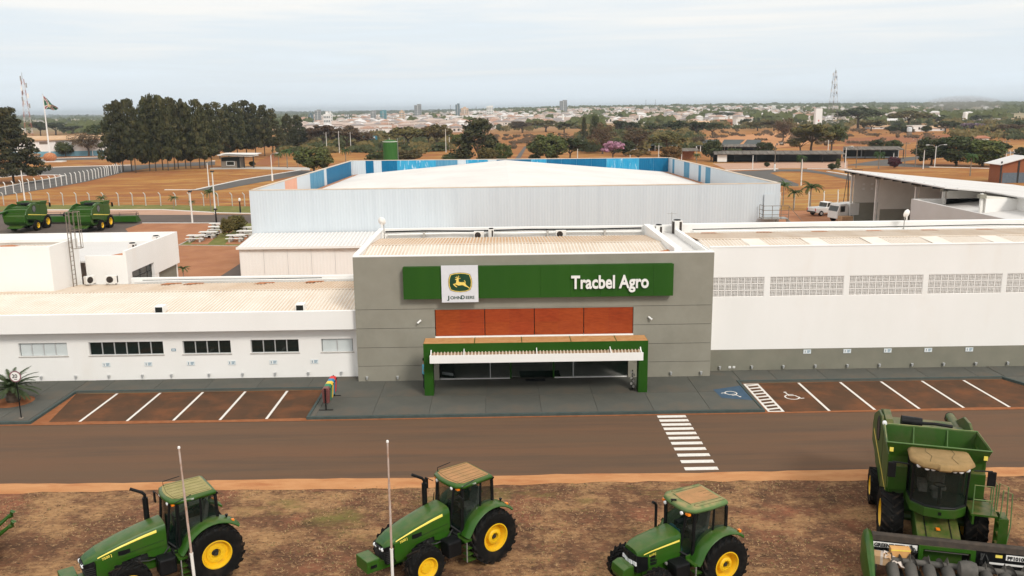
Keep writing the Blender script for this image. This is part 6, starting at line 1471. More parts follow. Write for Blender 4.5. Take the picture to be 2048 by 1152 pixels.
# reel headers lying behind the rear-yard harvesters
for (x, y, lb) in ((-54.7,120.9,'wide green reel header fitted to the rear harvester beside the paved yard'),(-63.2,121.6,'wide green reel header fitted to the leftmost rear harvester')):
    t = thing('reel_header', lb, 'harvester header', (x,y,.02), 0, 'reel headers of the rear harvesters'); hw = 3.9
    MB().prism([(-.35,.25),(-.30,1.05),(-.15,1.10),(0,.35),(.9,.15),(.9,.1),(-.2,.15)],'x',-hw,hw).build('trough', M['jd_green'], t)
    for s in (-1,1): MB().prism([(-.4,.2),(-.35,1.0),(.2,1.1),(.9,.6),(1.3,.15)],'x',s*hw-.05,s*hw+.05).build('end_plate', M['jd_green'], t)
    for w in range(5):
        a = R(72*w+20); MB().bar((-hw+.15,.5+.42*math.cos(a),1.12+.42*math.sin(a)),(hw-.15,.5+.42*math.cos(a),1.12+.42*math.sin(a)),.03,5).build('reel_bar', M['dark_metal'], t)
    for x_ in (-hw+.2,-hw/3,hw/3,hw-.2):
        for w in range(5): a = R(72*w+20); MB().bar((x_,.5,1.12),(x_,.5+.42*math.cos(a),1.12+.42*math.sin(a)),.025,4).build('reel_spoke', M['dark_metal'], t)
    MB().lathe([(.40,-.02),(.45,-.02),(.45,.02),(.40,.02)],(hw-.1,.5,1.12),'x',18,closed=True).build('reel_ring', M['dark_metal'], t)
# ------------------------------------------------------------------ vegetation
def leafmat(name, c1, c2, c3=None, rnd=.18, scale=5):
    return mat(name, c1, c2, scale=scale, rough=.75, rnd=rnd, stain=c3, stain_scale=scale*.6, stain_pos=(.5,.68), spec=.25)
M['pine_leaf'] = leafmat('pine_needles', (.018,.024,.008), (.064,.063,.020), (.110,.092,.030), .22, 6)
M['dark_leaf'] = leafmat('dark_evergreen_leaf', (.022,.034,.011), (.060,.070,.022), (.095,.090,.030))
M['mid_leaf'] = leafmat('mid_green_leaf', (.040,.058,.014), (.100,.112,.028), (.16,.14,.040))
M['olive_leaf'] = leafmat('olive_leaf', (.065,.060,.018), (.145,.115,.034), (.20,.14,.042))
M['brown_leaf'] = leafmat('dry_brown_leaf', (.080,.052,.028), (.14,.090,.048), (.12,.085,.035))
M['rust_leaf'] = leafmat('rust_orange_leaf', (.11,.075,.02), (.20,.11,.03), (.09,.08,.025))
M['pink_leaf'] = leafmat('pink_blossom', (.40,.18,.27), (.56,.31,.41), (.32,.15,.20), .05)
M['lilac_leaf'] = leafmat('lilac_blossom', (.18,.12,.16), (.28,.2,.26), (.10,.09,.06), .05)
M['purple_leaf'] = leafmat('purple_leaf', (.07,.02,.03), (.12,.035,.05), None, .05)
def card(mb, p, nrm, s, rr, asp=1.0):
    n = nrm.normalized(); a = n.cross(Vector((rr.uniform(-1,1),rr.uniform(-1,1),rr.uniform(-1,1))))
    if a.length < .05: a = n.orthogonal()
    a.normalize(); b = n.cross(a)
    a *= s*.5*asp; b *= s*.5
    mb.v += [tuple(p-a-b*.6),tuple(p+a*.8-b),tuple(p+a+b*.7),tuple(p-a*.7+b)]; k = len(mb.v); mb.f.append((k-4,k-3,k-2,k-1)); mb.m.append(0)
def crown_mesh(name, seed, kind):
    rr = random.Random(seed); mb = MB(); cl = []
    def rv(): 
        while True:
            v = Vector((rr.uniform(-1,1),rr.uniform(-1,1),rr.uniform(-1,1)))
            if .05 < v.length < 1: return v
    if kind == 'pine':
        nlev = 12; zb0 = rr.uniform(.18,.34)
        for i in range(nlev):
            f = i/(nlev-1); z = zb0+(.96-zb0)*f; rad = .47*(1-.78*f**1.8)*(.55 if i == 0 else 1)*rr.uniform(.78,1.12)
            k = max(2, int(rr.uniform(7,11)*(1-f*.65)))
            for j in range(k):
                a = 2*math.pi*(j+rr.uniform(-.3,.3))/k+i*1.1; q = rad*rr.uniform(.45,1.0)
                cl.append((Vector((q*math.cos(a),q*math.sin(a),z+rr.uniform(-.035,.035)-.05*q)), Vector((.105,.105,.042))*rr.uniform(.6,1.4)))
        cl.append((Vector((0,0,.97)), Vector((.07,.07,.05)))); npc, s, asp = 90, .026, 1.6
    elif kind == 'fir':
        nlev = 15
        for i in range(nlev):
            f = i/(nlev-1); z = .17+.80*f; rad = .48*(1-.88*f**1.35)*rr.uniform(.85,1.08)
            k = max(3, int(13*(1-f*.8)))
            for j in range(k):
                a = 2*math.pi*(j+rr.uniform(-.3,.3))/k+i*1.1; q = rad*rr.uniform(.35,1.0)
                cl.append((Vector((q*math.cos(a),q*math.sin(a),z+rr.uniform(-.03,.03)-.06*q)), Vector((.105,.105,.040))*rr.uniform(.7,1.25)))
        cl.append((Vector((0,0,.975)), Vector((.05,.05,.04)))); npc, s, asp = 80, .022, 1.7
    elif kind == 'cone':
        for i in range(60):
            f = rr.random()**.8; z = .08+.90*f; rad = .48*(1-f)**.75+.03; a = rr.uniform(0,6.283); q = rad*rr.uniform(.5,1)
            cl.append((Vector((q*math.cos(a),q*math.sin(a),z)), Vector((.13,.13,.07))*rr.uniform(.7,1.2)))
        npc, s, asp = 70, .034, 1.3
    elif kind == 'round':      # dense round crown reaching low
        for i in range(70):
            v = rv().normalized()*rr.uniform(.6,1); 
            cl.append((Vector((v.x*.40,v.y*.40,.54+v.z*.38)), Vector((.12,.12,.10))*rr.uniform(.8,1.2)))
        npc, s, asp = 80, .036, 1.2
    elif kind == 'broad':      # irregular spreading crown on a visible trunk
        sub = [Vector((rr.uniform(-.28,.28),rr.uniform(-.28,.28),rr.uniform(.55,.80))) for _ in range(6)]
        for i in range(58):
            c = sub[i % 6]; v = rv().normalized()*rr.uniform(.5,1)*.19
            cl.append((c+Vector((v.x,v.y,v.z*.75)), Vector((.095,.095,.065))*rr.uniform(.7,1.25)))
        npc, s, asp = 75, .034, 1.2
    elif kind == 'umbrella':
        for i in range(58):
            a = rr.uniform(0,6.283); q = .46*math.sqrt(rr.random()); z = .88-.42*q*q*2.4+rr.uniform(-.10,.03)
            cl.append((Vector((q*math.cos(a),q*math.sin(a),z)), Vector((.11,.11,.07))*rr.uniform(.8,1.2)))
        npc, s, asp = 75, .034, 1.2
    elif kind == 'sparse':     # half-bare crown: thin twig haze
        for i in range(62):
            v = rv().normalized()*rr.uniform(.35,1)
            cl.append((Vector((v.x*.43,v.y*.43,.62+v.z*.33)), Vector((.12,.12,.09))*rr.uniform(.7,1.2)))
        npc, s, asp = 26, .022, 2.4
    for c, rad in cl:
        for _ in range(npc):
            d = rv(); d = d.normalized()*(d.length**.4)
            p = c+Vector((d.x*rad.x,d.y*rad.y,d.z*rad.z)); nr = d*.7+rv()*.8+Vector((0,0,.25))
            card(mb, p, nr, s*rr.uniform(.6,1.4), rr, asp)
    return mb
def trunk_mesh(seed, kind):
    rr = random.Random(seed); mb = MB()
    if kind in ('pine','fir'): mb.tube([(0,0,-.01),(.004,0,.3),(-.004,.004,.6),(0,0,.93)],[.018,.014,.010,.004],7)
    else:
        fh = {'round':.22,'broad':.34,'umbrella':.45,'sparse':.30,'cone':.2}[kind]
        mb.tube([(0,0,-.01),(.01,0,fh*.5),(0,.01,fh)],[.032,.024,.022],7)
        nb = 7 if kind != 'sparse' else 10
        for i in range(nb):
            a = 2*math.pi*i/nb+rr.uniform(-.3,.3); q = rr.uniform(.22,.36); z = rr.uniform(.6,.82)
            m = (q*.45*math.cos(a),q*.45*math.sin(a),fh+(z-fh)*.5); e = (q*math.cos(a),q*math.sin(a),z)
            mb.tube([(0,.005,fh-.02),m,e],[.016,.011,.004],5)
            for _ in range(4 if kind == 'sparse' else 2):
                e2 = Vector(m).lerp(Vector(e),rr.uniform(.3,1))+Vector((rr.uniform(-.14,.14),rr.uniform(-.14,.14),rr.uniform(.04,.16))); mb.tube([m if rr.random()<.4 else Vector(m).lerp(Vector(e),.6),tuple(e2)],[.006,.002],4)
    return mb
CR = {}; TR = {}
for kd, n in (('pine',6),('fir',1),('cone',2),('round',3),('broad',4),('umbrella',2),('sparse',3)):
    for i in range(n):
        CR[kd,i] = crown_mesh('crown', 11*i+len(kd)*7, kd); TR[kd,i] = trunk_mesh(5*i+3, kd).mesh('trunk', M['bark'])
CM = {}
def crown_of(kd, i, leaf):
    k = (kd,i,leaf)
    if k not in CM: CM[k] = CR[kd,i].mesh('crown', M[leaf])
    return CM[k]
tcount = [0]
def tree(name, px, base, top, wpx, kd, leaf, label, group, var=None, rz=None):
    q = G(px, base); d = (q-CAMP).dot(fw); h = (base-top)*d/FPX/math.cos(R(5)); w = wpx*d/FPX
    i = tcount[0]; tcount[0] += 1; n = len([k for k in CR if k[0]==kd]); v = (i if var is None else var) % n
    t = thing(name, label, 'tree', (q.x,q.y,TH(q.x,q.y)), (i*1.7) % 6.28 if rz is None else rz, group, (w,w,h))
    inst('trunk', TR[kd,v], t); inst('crown', crown_of(kd,v,leaf), t)
    return t
PG = 'pines of the grove left of the warehouse'
pines = [(232,343,214,62),(247,344,206,58),(264,342,205,60),(272,346,207,56),(300,342,199,62),(312,342,194,58),(326,340,197,60),(337,341,203,54),(350,339,202,60),(357,337,208,50),(372,337,203,60),(382,337,210,50),(400,337,205,58),(410,336,211,54),(424,335,213,56)]
for i, (x, b, tp, w) in enumerate(pines): tree('pine_tree', x, b, tp, w, 'pine', 'pine_leaf', 'tall dark pine in the front row of the grove, %s trunk from the left' % ordn(i), PG)
for i, (x, b, tp, w) in enumerate(((440,318,210,58),(458,316,212,60),(476,316,208,60),(494,314,206,64),(512,313,211,60),(530,312,215,58),(546,310,222,50))): tree('pine_tree', x, b, tp, w, 'pine', 'pine_leaf', 'tall dark pine behind the gatehouse, %s from the left' % ordn(i), PG)
for i, (x, b, tp, w) in enumerate(((577,302,230,44),(598,300,232,44))): tree('pine_tree', x, b, tp, w, 'pine', 'pine_leaf', 'pine at the right end of the grove, %s of the last two' % ('left','right')[i], PG)
tree('pine_tree', 28, 366, 222, 124, 'fir', 'pine_leaf', 'single broad pine on the traffic island at the left edge', 'single pines', 1)
MG = 'trees scattered beyond the buildings'
TL = [
 (132,313,282,40,'round','mid_leaf','small round green tree beside the flagpole'),(178,312,262,78,'sparse','brown_leaf','leafless spreading tree before the long pale hall'),(205,305,243,60,'broad','dark_leaf','dark broad tree at the left end of the pine grove'),
 (82,272,241,46,'broad','dark_leaf','dark tree behind the flagpole, left one'),(112,270,244,60,'broad','dark_leaf','dark tree behind the flagpole, middle one'),(146,268,250,52,'broad','dark_leaf','dark tree behind the flagpole, right one'),
 (629,347,290,88,'round','mid_leaf','big dense round tree left of the warehouse rear corner'),
 (648,300,246,74,'broad','brown_leaf','brown-leaved tree behind the round tree, first of three'),(694,300,250,70,'broad','brown_leaf','brown-leaved tree behind the round tree, second of three'),(728,298,256,60,'sparse','brown_leaf','thin bare tree beside the blue billboard'),(612,296,262,60,'sparse','brown_leaf','thin brown tree right of the pine grove'),
 (816,302,251,92,'umbrella','olive_leaf','wide olive tree right of the green tank'),(874,302,247,66,'broad','olive_leaf','dark olive tree between green tank and conifer'),(858,300,250,52,'umbrella','rust_leaf','orange-tinted tree behind the green tank'),
 (756,326,302,60,'round','mid_leaf','low bush left of the green tank'),(812,326,297,84,'round','olive_leaf','low bush right of the green tank'),
 (958,326,240,112,'cone','pine_leaf','large dark conical tree behind the warehouse centre'),(925,322,262,56,'broad','mid_leaf','green tree left of the conical tree'),(915,326,306,70,'round','mid_leaf','low green bushes left of the conical tree'),(978,328,293,50,'round','olive_leaf','light green bush before the conical tree'),(1006,327,284,44,'round','mid_leaf','green tree right of the conical tree'),
 (1096,328,264,86,'round','mid_leaf','big dense tree right of the narrow road'),(1140,326,270,66,'broad','dark_leaf','dark tree right of the big dense tree'),(1070,326,307,30,'round','mid_leaf','small bush at the foot of the narrow road'),
 (1168,292,236,20,'cone','pine_leaf','slender dark cypress behind the warehouse'),(1190,290,234,36,'cone','dark_leaf','broad dark conifer right of the cypress'),(1205,308,247,66,'sparse','brown_leaf','leafless brown tree right of the cypress'),(1270,306,250,76,'sparse','brown_leaf','leafless brown tree behind the pink tree'),
 (1226,323,281,54,'broad','pink_leaf','pink flowering tree behind the warehouse'),(1252,312,279,44,'round','dark_leaf','dark bush right of the pink tree'),(1276,326,298,50,'umbrella','rust_leaf','rust-coloured low tree right of the pink tree'),(1342,326,290,54,'round','rust_leaf','rust-coloured round tree by the warehouse right corner'),(1334,312,264,76,'umbrella','olive_leaf','wide olive tree above the rust-coloured tree'),
 (1236,270,238,42,'broad','dark_leaf','dark tree in the belt before the town, first'),(1262,272,241,48,'broad','dark_leaf','dark tree in the belt before the town, second'),(1308,274,243,56,'broad','mid_leaf','green tree in the belt before the town, third'),(1356,274,240,60,'broad','dark_leaf','dark tree in the belt before the town, fourth'),(1392,276,240,52,'broad','dark_leaf','dark tree in the belt before the town, fifth'),(1424,276,242,44,'broad','dark_leaf','dark tree in the belt before the town, sixth'),
 (1045,266,241,70,'broad','brown_leaf','dry tree on the crest behind the conical tree, left'),(1092,264,240,70,'broad','olive_leaf','olive tree on the crest behind the dense tree'),(1128,266,242,50,'broad','mid_leaf','green tree on the crest left of the cypress'),
 (1422,322,276,46,'round','dark_leaf','dark round tree left of the carport'),(1396,296,270,40,'sparse','brown_leaf','thin brown tree between the shade plots'),
 (1447,243,227,46,'umbrella','dark_leaf','dark flat-topped tree among the town roofs'),(1490,258,236,22,'broad','dark_leaf','small dark tree beside the white town house'),(1515,262,241,50,'broad','olive_leaf','olive tree behind the bare slope, left'),(1548,262,238,50,'broad','olive_leaf','olive tree behind the bare slope, right'),
 (1566,282,234,52,'sparse','brown_leaf','tall leafless tree on the bare slope'),(1530,313,282,46,'round','dark_leaf','dark bush behind the carport, left'),(1470,312,296,40,'round','mid_leaf','low shrub behind the carport'),
 (1622,306,244,92,'broad','olive_leaf','large olive tree behind the carport'),(1662,304,249,66,'broad','mid_leaf','large green tree right of the big olive tree'),(1600,306,272,60,'broad','olive_leaf','lower olive tree behind the carport'),
 (1716,258,214,90,'umbrella','dark_leaf','tall spreading tree right of the lattice mast'),(1742,262,238,60,'broad','olive_leaf','olive tree below the tall spreading tree'),(1816,256,221,84,'umbrella','olive_leaf','tall spreading tree behind the red field'),(1690,268,252,30,'broad','mid_leaf','small tree left of the red field'),(1785,265,250,34,'round','dark_leaf','dark bush at the edge of the red field, left'),(1812,266,252,30,'round','dark_leaf','dark bush at the edge of the red field, right'),(1852,266,250,22,'round','dark_leaf','dark bush beside the white shed'),
 (1752,302,278,36,'round','dark_leaf','dark tree behind the second carport, left'),(1786,308,278,40,'round','mid_leaf','round green tree behind the second carport'),
 (1862,330,271,82,'round','dark_leaf','dense dark tree right of the second carport, first'),(1912,332,268,92,'round','dark_leaf','dense dark tree right of the second carport, second'),(1965,333,276,96,'round','mid_leaf','dense green tree left of the brick house'),(1988,322,280,60,'broad','dark_leaf','dark tree behind the brick house'),(2046,324,292,40,'round','dark_leaf','dark tree at the right edge'),
 (1788,336,312,30,'round','purple_leaf','small purple-leaved tree before the second carport'),(1675,338,318,16,'cone','mid_leaf','narrow young cypress by the car park kerb'),
 (1940,268,244,54,'broad','lilac_leaf','lilac flowering tree on the far right'),(1890,266,240,56,'broad','dark_leaf','dark tree beside the white water tower'),(1915,262,246,40,'broad','olive_leaf','olive tree left of the lilac tree'),(1975,272,250,60,'broad','olive_leaf','olive tree right of the lilac tree'),(2015,274,246,70,'broad','brown_leaf','dry tree at the far right edge'),(2042,268,240,60,'broad','dark_leaf','dark tree on the far right edge of the fields'),(1958,250,229,44,'broad','dark_leaf','dark tree right of the white water tower'),(1870,250,231,36,'broad','mid_leaf','green tree left of the white water tower'),
 (457,473,432,34,'round','olive_leaf','round yellow-green bush beside the picnic tables, front one'),(476,466,427,44,'round','olive_leaf','round yellow-green bush beside the picnic tables, rear one'),
]
for (x, b, tp, w, kd, lf, lb) in TL: tree('tree' if kd not in ('cone',) else 'conifer_tree', x, b, tp, w, kd, lf, lb, MG)
# palms
def palm_mesh(seed, nf, L_, droop):
    mb = MB(); rr = random.Random(seed)
    for i in range(nf):
        frond(mb, i*2.399+rr.uniform(-.2,.2), R(rr.uniform(15,80)), L_*rr.uniform(.85,1.1), R(droop*rr.uniform(.8,1.2)), 22, L_*.17, 6, .9)
    return mb
PMS = [palm_mesh(2,20,.42,120).mesh('fronds', M['palm_leaf']), palm_mesh(5,26,.40,150).mesh('fronds', M['palm_leaf'])]
ptr = MB().tube([(0,0,-.02),(.01,0,.3),(0,0,.68)],[.028,.022,.016],8).mesh('trunk', M['palm_bark'])
def palm(px, base, top, label, v=0, ws=1.0):
    q = G(px,base); d = (q-CAMP).dot(fw); h = (base-top)*d/FPX*1.05
    t = thing('palm_tree', label, 'palm', (q.x,q.y,TH(q.x,q.y)), px*.37, 'palms around the site', (h*ws,h*ws,h))
    inst('trunk', ptr, t); inst('fronds', PMS[v], t, (0,0,.66))
for a in ((1566,410,356,'palm close to the warehouse right corner',0,.8),(1587,420,373,'short palm beside the warehouse stair',0,1.0),(1620,420,358,'taller palm left of the pickup',0,1.1),
          (1602,344,305,'drooping palm before the dark carport',1,1.0),(1757,338,298,'drooping palm before the second carport',1,1.0),(1393,332,303,'palm by the warehouse rear right corner',1,1.0),(1940,352,300,'palm in front of the dense trees on the right',1,.9),(1432,318,284,'palm left of the dark carport',1,.8),
          (422,422,370,'bushy palm by the white lamp post',0,.8),(348,418,388,'small palm on the lawn strip',0,1.0),(206,418,388,'small palm behind the harvesters',0,1.1),(385,420,398,'young palm by the rear lamp post',0,1.0),
          (575,336,292,'palm cluster left of the dense round tree, front',1,1.0),(558,334,300,'palm cluster left of the dense round tree, rear',1,.9),(596,334,298,'palm just left of the dense round tree',1,.8),(692,328,292,'palm right of the dense round tree',1,1.0),(368,560,528,'small palm behind the left wing parapet',0,1.3)): palm(*a)
for (px, py, s, lb) in ((505,333,1.6,'low dark shrub before the gatehouse'),(1534,334,1.3,'low shrub on the car park, left'),(1664,340,1.7,'dark shrub by the car park kerb')):
    q = G(px,py); t = thing('shrub', lb, 'shrub', (q.x,q.y,.02), 0, 'low shrubs', (s*1.4,s*1.4,s)); inst('foliage', crown_of('round',0,'dark_leaf'), t); inst('stem', TR['round',0], t)

# ------------------------------------------------------------------ poles, fences, masts
def lamp_post(px, base, top, label, kind='single', grp='lamp and utility poles', m='white_conc'):
    q = G(px,base); d = (q-CAMP).dot(fw); yy = q.y; h = AtY(px, top, yy).z
    t = thing('lamp_post' if kind != 'pole' else 'utility_pole', label, 'pole', (q.x,q.y,0), 0, grp)
    MB().tube([(0,0,0),(0,0,h)],[.13,.08],8).build('shaft', M[m], t)
    if kind == 'white_base': MB().lathe([(.2,0),(.2,1.6),(.16,1.62)],(0,0,0),'z',8).build('painted_base', M['white_clean'], t)
    if kind in ('single','white_base'): MB().tube([(0,0,h),(.5,0,h+.35),(1.2,0,h+.45)],.05,6).build('arm', M['steel'], t); MB().box(1.1,1.7,-.12,.12,h+.38,h+.48).build('lamp_head', M['white_clean'], t)
    elif kind == 'double':
        for s in (-1,1): MB().tube([(0,0,h*.92),(s*.9,0,h+.2),(s*2.0,0,h+.3)],.05,6).build('arm', M['steel'], t); MB().box(s*2.2-.35,s*2.2+.35,-.14,.14,h+.22,h+.34).build('lamp_head', M['white_clean'], t)
    elif kind == 'square': MB().box(-.22,.22,-.22,.22,h,h+.2).build('lamp_head', M['dark_metal'], t)
    elif kind == 'globe': MB().lathe([(0,-.25),(.15,-.2),(.2,0),(.15,.2),(0,.28)],(0,0,h+.2),'z',10).build('lamp_globe', M['white_clean'], t)
    elif kind == 'pole': MB().box(-1.0,1.0,-.06,.06,h-.5,h-.38).build('crossarm', M['steel_brown'], t); [MB().lathe([(0,0),(.05,0),(.05,.15),(0,.16)],(x,0,h-.38),'z',6).build('insulator', M['white_clean'], t) for x in (-.9,0,.9)]
    return t
for a in ((431,428,344,'white lamp post with square head behind the lean-to','square'),(385,446,384,'white lamp post on the paved yard edge','square'),(50,404,340,'white lamp post behind the left harvester','square'),(481,427,402,'small black globe lamp on the lawn strip','globe','lamp and utility poles','black'),(433,447,420,'slim black lamp post by the yard road','square','lamp and utility poles','black'),
          (545,362,310,'utility pole with white base beside the service road','white_base'),(418,374,326,'slim pole with lamp arm in the dry field','single'),(186,312,280,'curved street lamp before the long pale hall','single'),(222,316,281,'street lamp at the left end of the grove','single'),
          (654,305,264,'thin utility pole before the brown trees, first','pole'),(679,306,262,'thin utility pole before the brown trees, second','pole'),(702,304,264,'thin utility pole before the brown trees, third','pole'),(779,292,246,'tall thin pole above the green tank','pole'),(809,300,262,'thin pole right of the green tank','pole'),(892,305,258,'white pole left of the conical tree','pole'),(899,300,250,'tall pole left of the conical tree','pole'),
          (1155,322,284,'pole with lamp arm behind the warehouse','single'),(1317,322,290,'thin pole behind the warehouse right side','pole'),(1260,322,302,'curved street lamp behind the warehouse roof','single'),
          (1549,342,290,'utility pole with white base before the carport','white_base','lamp and utility poles','steel_brown'),(1602,371,318,'bare white pole on the dry grass','square'),(1690,336,296,'leaning pole at the end of the carport','single'),(1655,318,280,'thin pole behind the carport roof','pole'),(1505,338,310,'white pole with small box before the carport','square'),(1712,336,292,'wooden pole before the second carport','pole','lamp and utility poles','steel_brown'),(1809,332,284,'pair of wooden poles right of the second carport','pole','lamp and utility poles','steel_brown'),
          (1830,334,276,'tall wooden pole before the dense trees','pole','lamp and utility poles','steel_brown'),(1846,338,300,'slim pole left of the double lamp','square'),(1869,334,292,'double-armed street lamp before the dense trees','double'),(1786,330,306,'short sign pole before the second carport','square'),(2010,318,280,'wooden pole behind the brick house','pole','lamp and utility poles','steel_brown'),(2036,362,318,'pale pole before the brick house','square')): lamp_post(*a)
def fence(label, bases, h, bent, m='white_conc', grp='post fences'):
    t = thing('fence', label, 'fence', (bases[0].x,bases[0].y,0), 0, grp); o = bases[0]
    pm = MB(); pm.tube([(0,0,0),(0,0,h*.80),(-.05,.05,h*.88)] + ([(-.35,.15,h)] if bent else [(0,0,h)]), .085, 6); pm = pm.mesh('post', M[m])
    for b in bases: inst('post', pm, t, (b.x-o.x,b.y-o.y,0))
    for z in (h*.25,h*.5,h*.75): MB().tube([(b.x-o.x,b.y-o.y,z) for b in bases],.010,3).build('wire', M['steel'], t)
    return t
fy = [(-30,396),(0,391),(90,377),(169,363),(214,352),(244,344)]
def lerp_tab(tab, x):
    for (a, b), (c, d) in zip(tab[:-1], tab[1:]):
        if a <= x <= c: return b+(d-b)*(x-a)/(c-a)
    return tab[-1][1]
fence('white bent-topped post fence curving along the left road', [G(x, lerp_tab(fy,x)) for x in (-16,-2,12,28,43,59,72,87,101,113,124,134,144,153,162,170,178,186,192,198,204,210,214,217.5,223,229,232.5,236,243)], 2.4, True)
fence('thin concrete post fence behind the rear lawn strip', [G(x, 411.5+.004*(x-250)) for x in (-20,8,36,64,100,127,154,180,208,238,266,292,322,352,380,408,437,465,490,515)], 2.2, True, 'concrete')
fence('white post fence beside the yellow grass', [G(x, y) for x, y in ((1560,417),(1588,416),(1617,415),(1647,414),(1675,411),(1702,409))], 2.4, False)
fence('white bent-topped posts behind the brick house', [G(x, 318) for x in (2012,2020,2028,2036,2044)], 2.4, True)
def lattice(px, base_d, top_py, wb, label, mats):
    q = G(px, 300); x = base_d*(q.x/q.y); z0 = TH(x,base_d); h = AtY(px, top_py, base_d).z-z0
    t = thing('lattice_mast', label, 'mast', (x,base_d,z0), R(20), 'telecom masts'); n = 14
    def hw(f): return wb*.5*(1-.85*f)+.25
    for k, (sx, sy) in enumerate(((1,1),(1,-1),(-1,-1),(-1,1))):
        for i in range(n):
            f0, f1 = i/n, (i+1)/n; MB().bar((sx*hw(f0),sy*hw(f0),h*f0),(sx*hw(f1),sy*hw(f1),h*f1),wb*.022,4).build('leg_section', M[mats[i%2]], t)
    for i in range(n):
        f0, f1 = i/n, (i+1)/n; b = MB(); c = [(1,1),(1,-1),(-1,-1),(-1,1)]
        for k in range(4):
            a, d = c[k], c[(k+1)%4]; b.bar((a[0]*hw(f0),a[1]*hw(f0),h*f0),(d[0]*hw(f1),d[1]*hw(f1),h*f1),wb*.011,3); b.bar((a[0]*hw(f1),a[1]*hw(f1),h*f1),(d[0]*hw(f1),d[1]*hw(f1),h*f1),wb*.011,3)
        b.build('bracing', M[mats[i%2]], t)
    for i in range(9):
        a = i*2.1; z = h*(.62+.045*i); r_ = hw(z/h)+.5; MB().box(r_*math.cos(a)-.22,r_*math.cos(a)+.22,r_*math.sin(a)-.2,r_*math.sin(a)+.2,z,z+1.7).build('antenna_panel', M['white_clean' if i%2 else 'steel'], t)
    MB().bar((0,0,h),(0,0,h+2.5),.07,4).build('lightning_rod', M['steel'], t)
M['mast_red'] = mat('mast_red_paint', (.34,.13,.10), (.40,.17,.13), rough=.8); M['mast_white'] = mat('mast_white_paint', (.55,.53,.52), (.62,.6,.6), rough=.8); M['mast_dark'] = mat('mast_grey_steel', (.13,.11,.11), (.18,.15,.15), rough=.8)
lattice(1661,560,144,5.0,'tall red and white lattice mast on the right horizon',['mast_dark','mast_white']); lattice(62,340,158,2.6,'tall thin lattice mast at the left horizon',['mast_white','mast_red'])
for px, d, top, lb in ((903,2300,210,'hair-thin radio mast left of the dark blue tower'),(954,2300,213,'short thin radio mast between peach block and white tower'),(1290,2500,199,'hair-thin radio mast on the town crest, left of a pair'),(1309,2500,199,'hair-thin radio mast on the town crest, right of a pair'),(1764,2200,208,'hair-thin radio mast right of the lattice mast')):
    q = G(px,300); x = d*q.x/q.y; z0 = TH(x,d); h = AtY(px,top,d).z-z0; t = thing('radio_mast', lb, 'mast', (x,d,z0), 0, 'thin skyline masts'); MB().bar((0,0,0),(0,0,h),.45,4).build('shaft', M['mast_dark'], t); MB().bar((-1.5,0,h*.9),(1.5,0,h*.9),.2,4).build('crossbar', M['mast_dark'], t)

# flagpole with drooping municipal flag
q = G(101,320); FY = q.y; base = Vector((q.x,q.y,0)); topz = AtY(85,189,FY).z
t = thing('flagpole', 'very tall white flagpole by the traffic island at left', 'flagpole', base)
MB().tube([(0,0,0),(0,0,topz)],[.34,.10],10).build('shaft', M['white_clean'], t); MB().lathe([(.9,0),(.9,.5),(0,.5)],(0,0,0),'z',12).build('plinth', M['white_conc'], t); MB().lathe([(0,-.2),(.2,0),(0,.2)],(0,0,topz+.1),'z',8).build('finial', M['steel'], t)
fg = MB(); c00, c10, c01, c11 = AtY(86,191,FY), AtY(115.5,217,FY), AtY(89,218,FY), AtY(106,219.5,FY); nu, nv = 22, 16
for i in range(nu+1):
    for j in range(nv+1):
        u, v = i/nu, j/nv; p = (c00.lerp(c10,u)).lerp(c01.lerp(c11,u),v); p.y += .7*math.sin(u*7+v*2)*u; p.z += .25*math.sin(u*9+v*3)*u; fg.v.append(tuple(p-base))
for i in range(nu):
    for j in range(nv):
        u, v = (i+.5)/nu, (j+.5)/nv; d = min(abs(u-v), abs(u+v-1)); a = i*(nv+1)+j
        k = 0 if d > .17 else (1 if d > .09 else 2)
        if abs(u-.5) < .14 and abs(v-.5) < .16: k = 3
        fg.f.append((a,a+1,a+nv+2,a+nv+1)); fg.m.append(k)
fl_t = thing('flag', 'green flag with white and red diagonal cross drooping from the tall flagpole', 'flag', base)
fg.build('cloth', [mat('flag_green',(.012,.09,.045),(.016,.105,.05),rough=.9), mat('flag_white',(.62,.58,.55),(.68,.64,.6),rough=.9), mat('flag_red',(.22,.06,.07),(.26,.08,.09),rough=.9), mat('flag_yellow',(.55,.42,.22),(.6,.46,.25),rough=.9)], fl_t, smooth=60); MB().bar(tuple(c00-base),tuple(c01-base),.06,5).build('hoist_rope', M['white_clean'], fl_t)
q = G(101,324); t = thing('monument', 'rust-orange rounded monument tank at the flagpole foot', 'monument', (q.x,q.y,0)); MB().lathe([(0,.2),(1.2,.3),(1.9,1.0),(2.0,1.8),(1.5,2.6),(.6,3.0),(0,3.05)],(0,0,0),'z',18).build('vessel', M['rustline'], t, smooth=60); MB().box(-3.5,4.5,-1.5,1.5,0,.35).build('plinth', M['white_conc'], t)

# ------------------------------------------------------------------ middle-distance structures
def gd(px, py): return G(px, py)
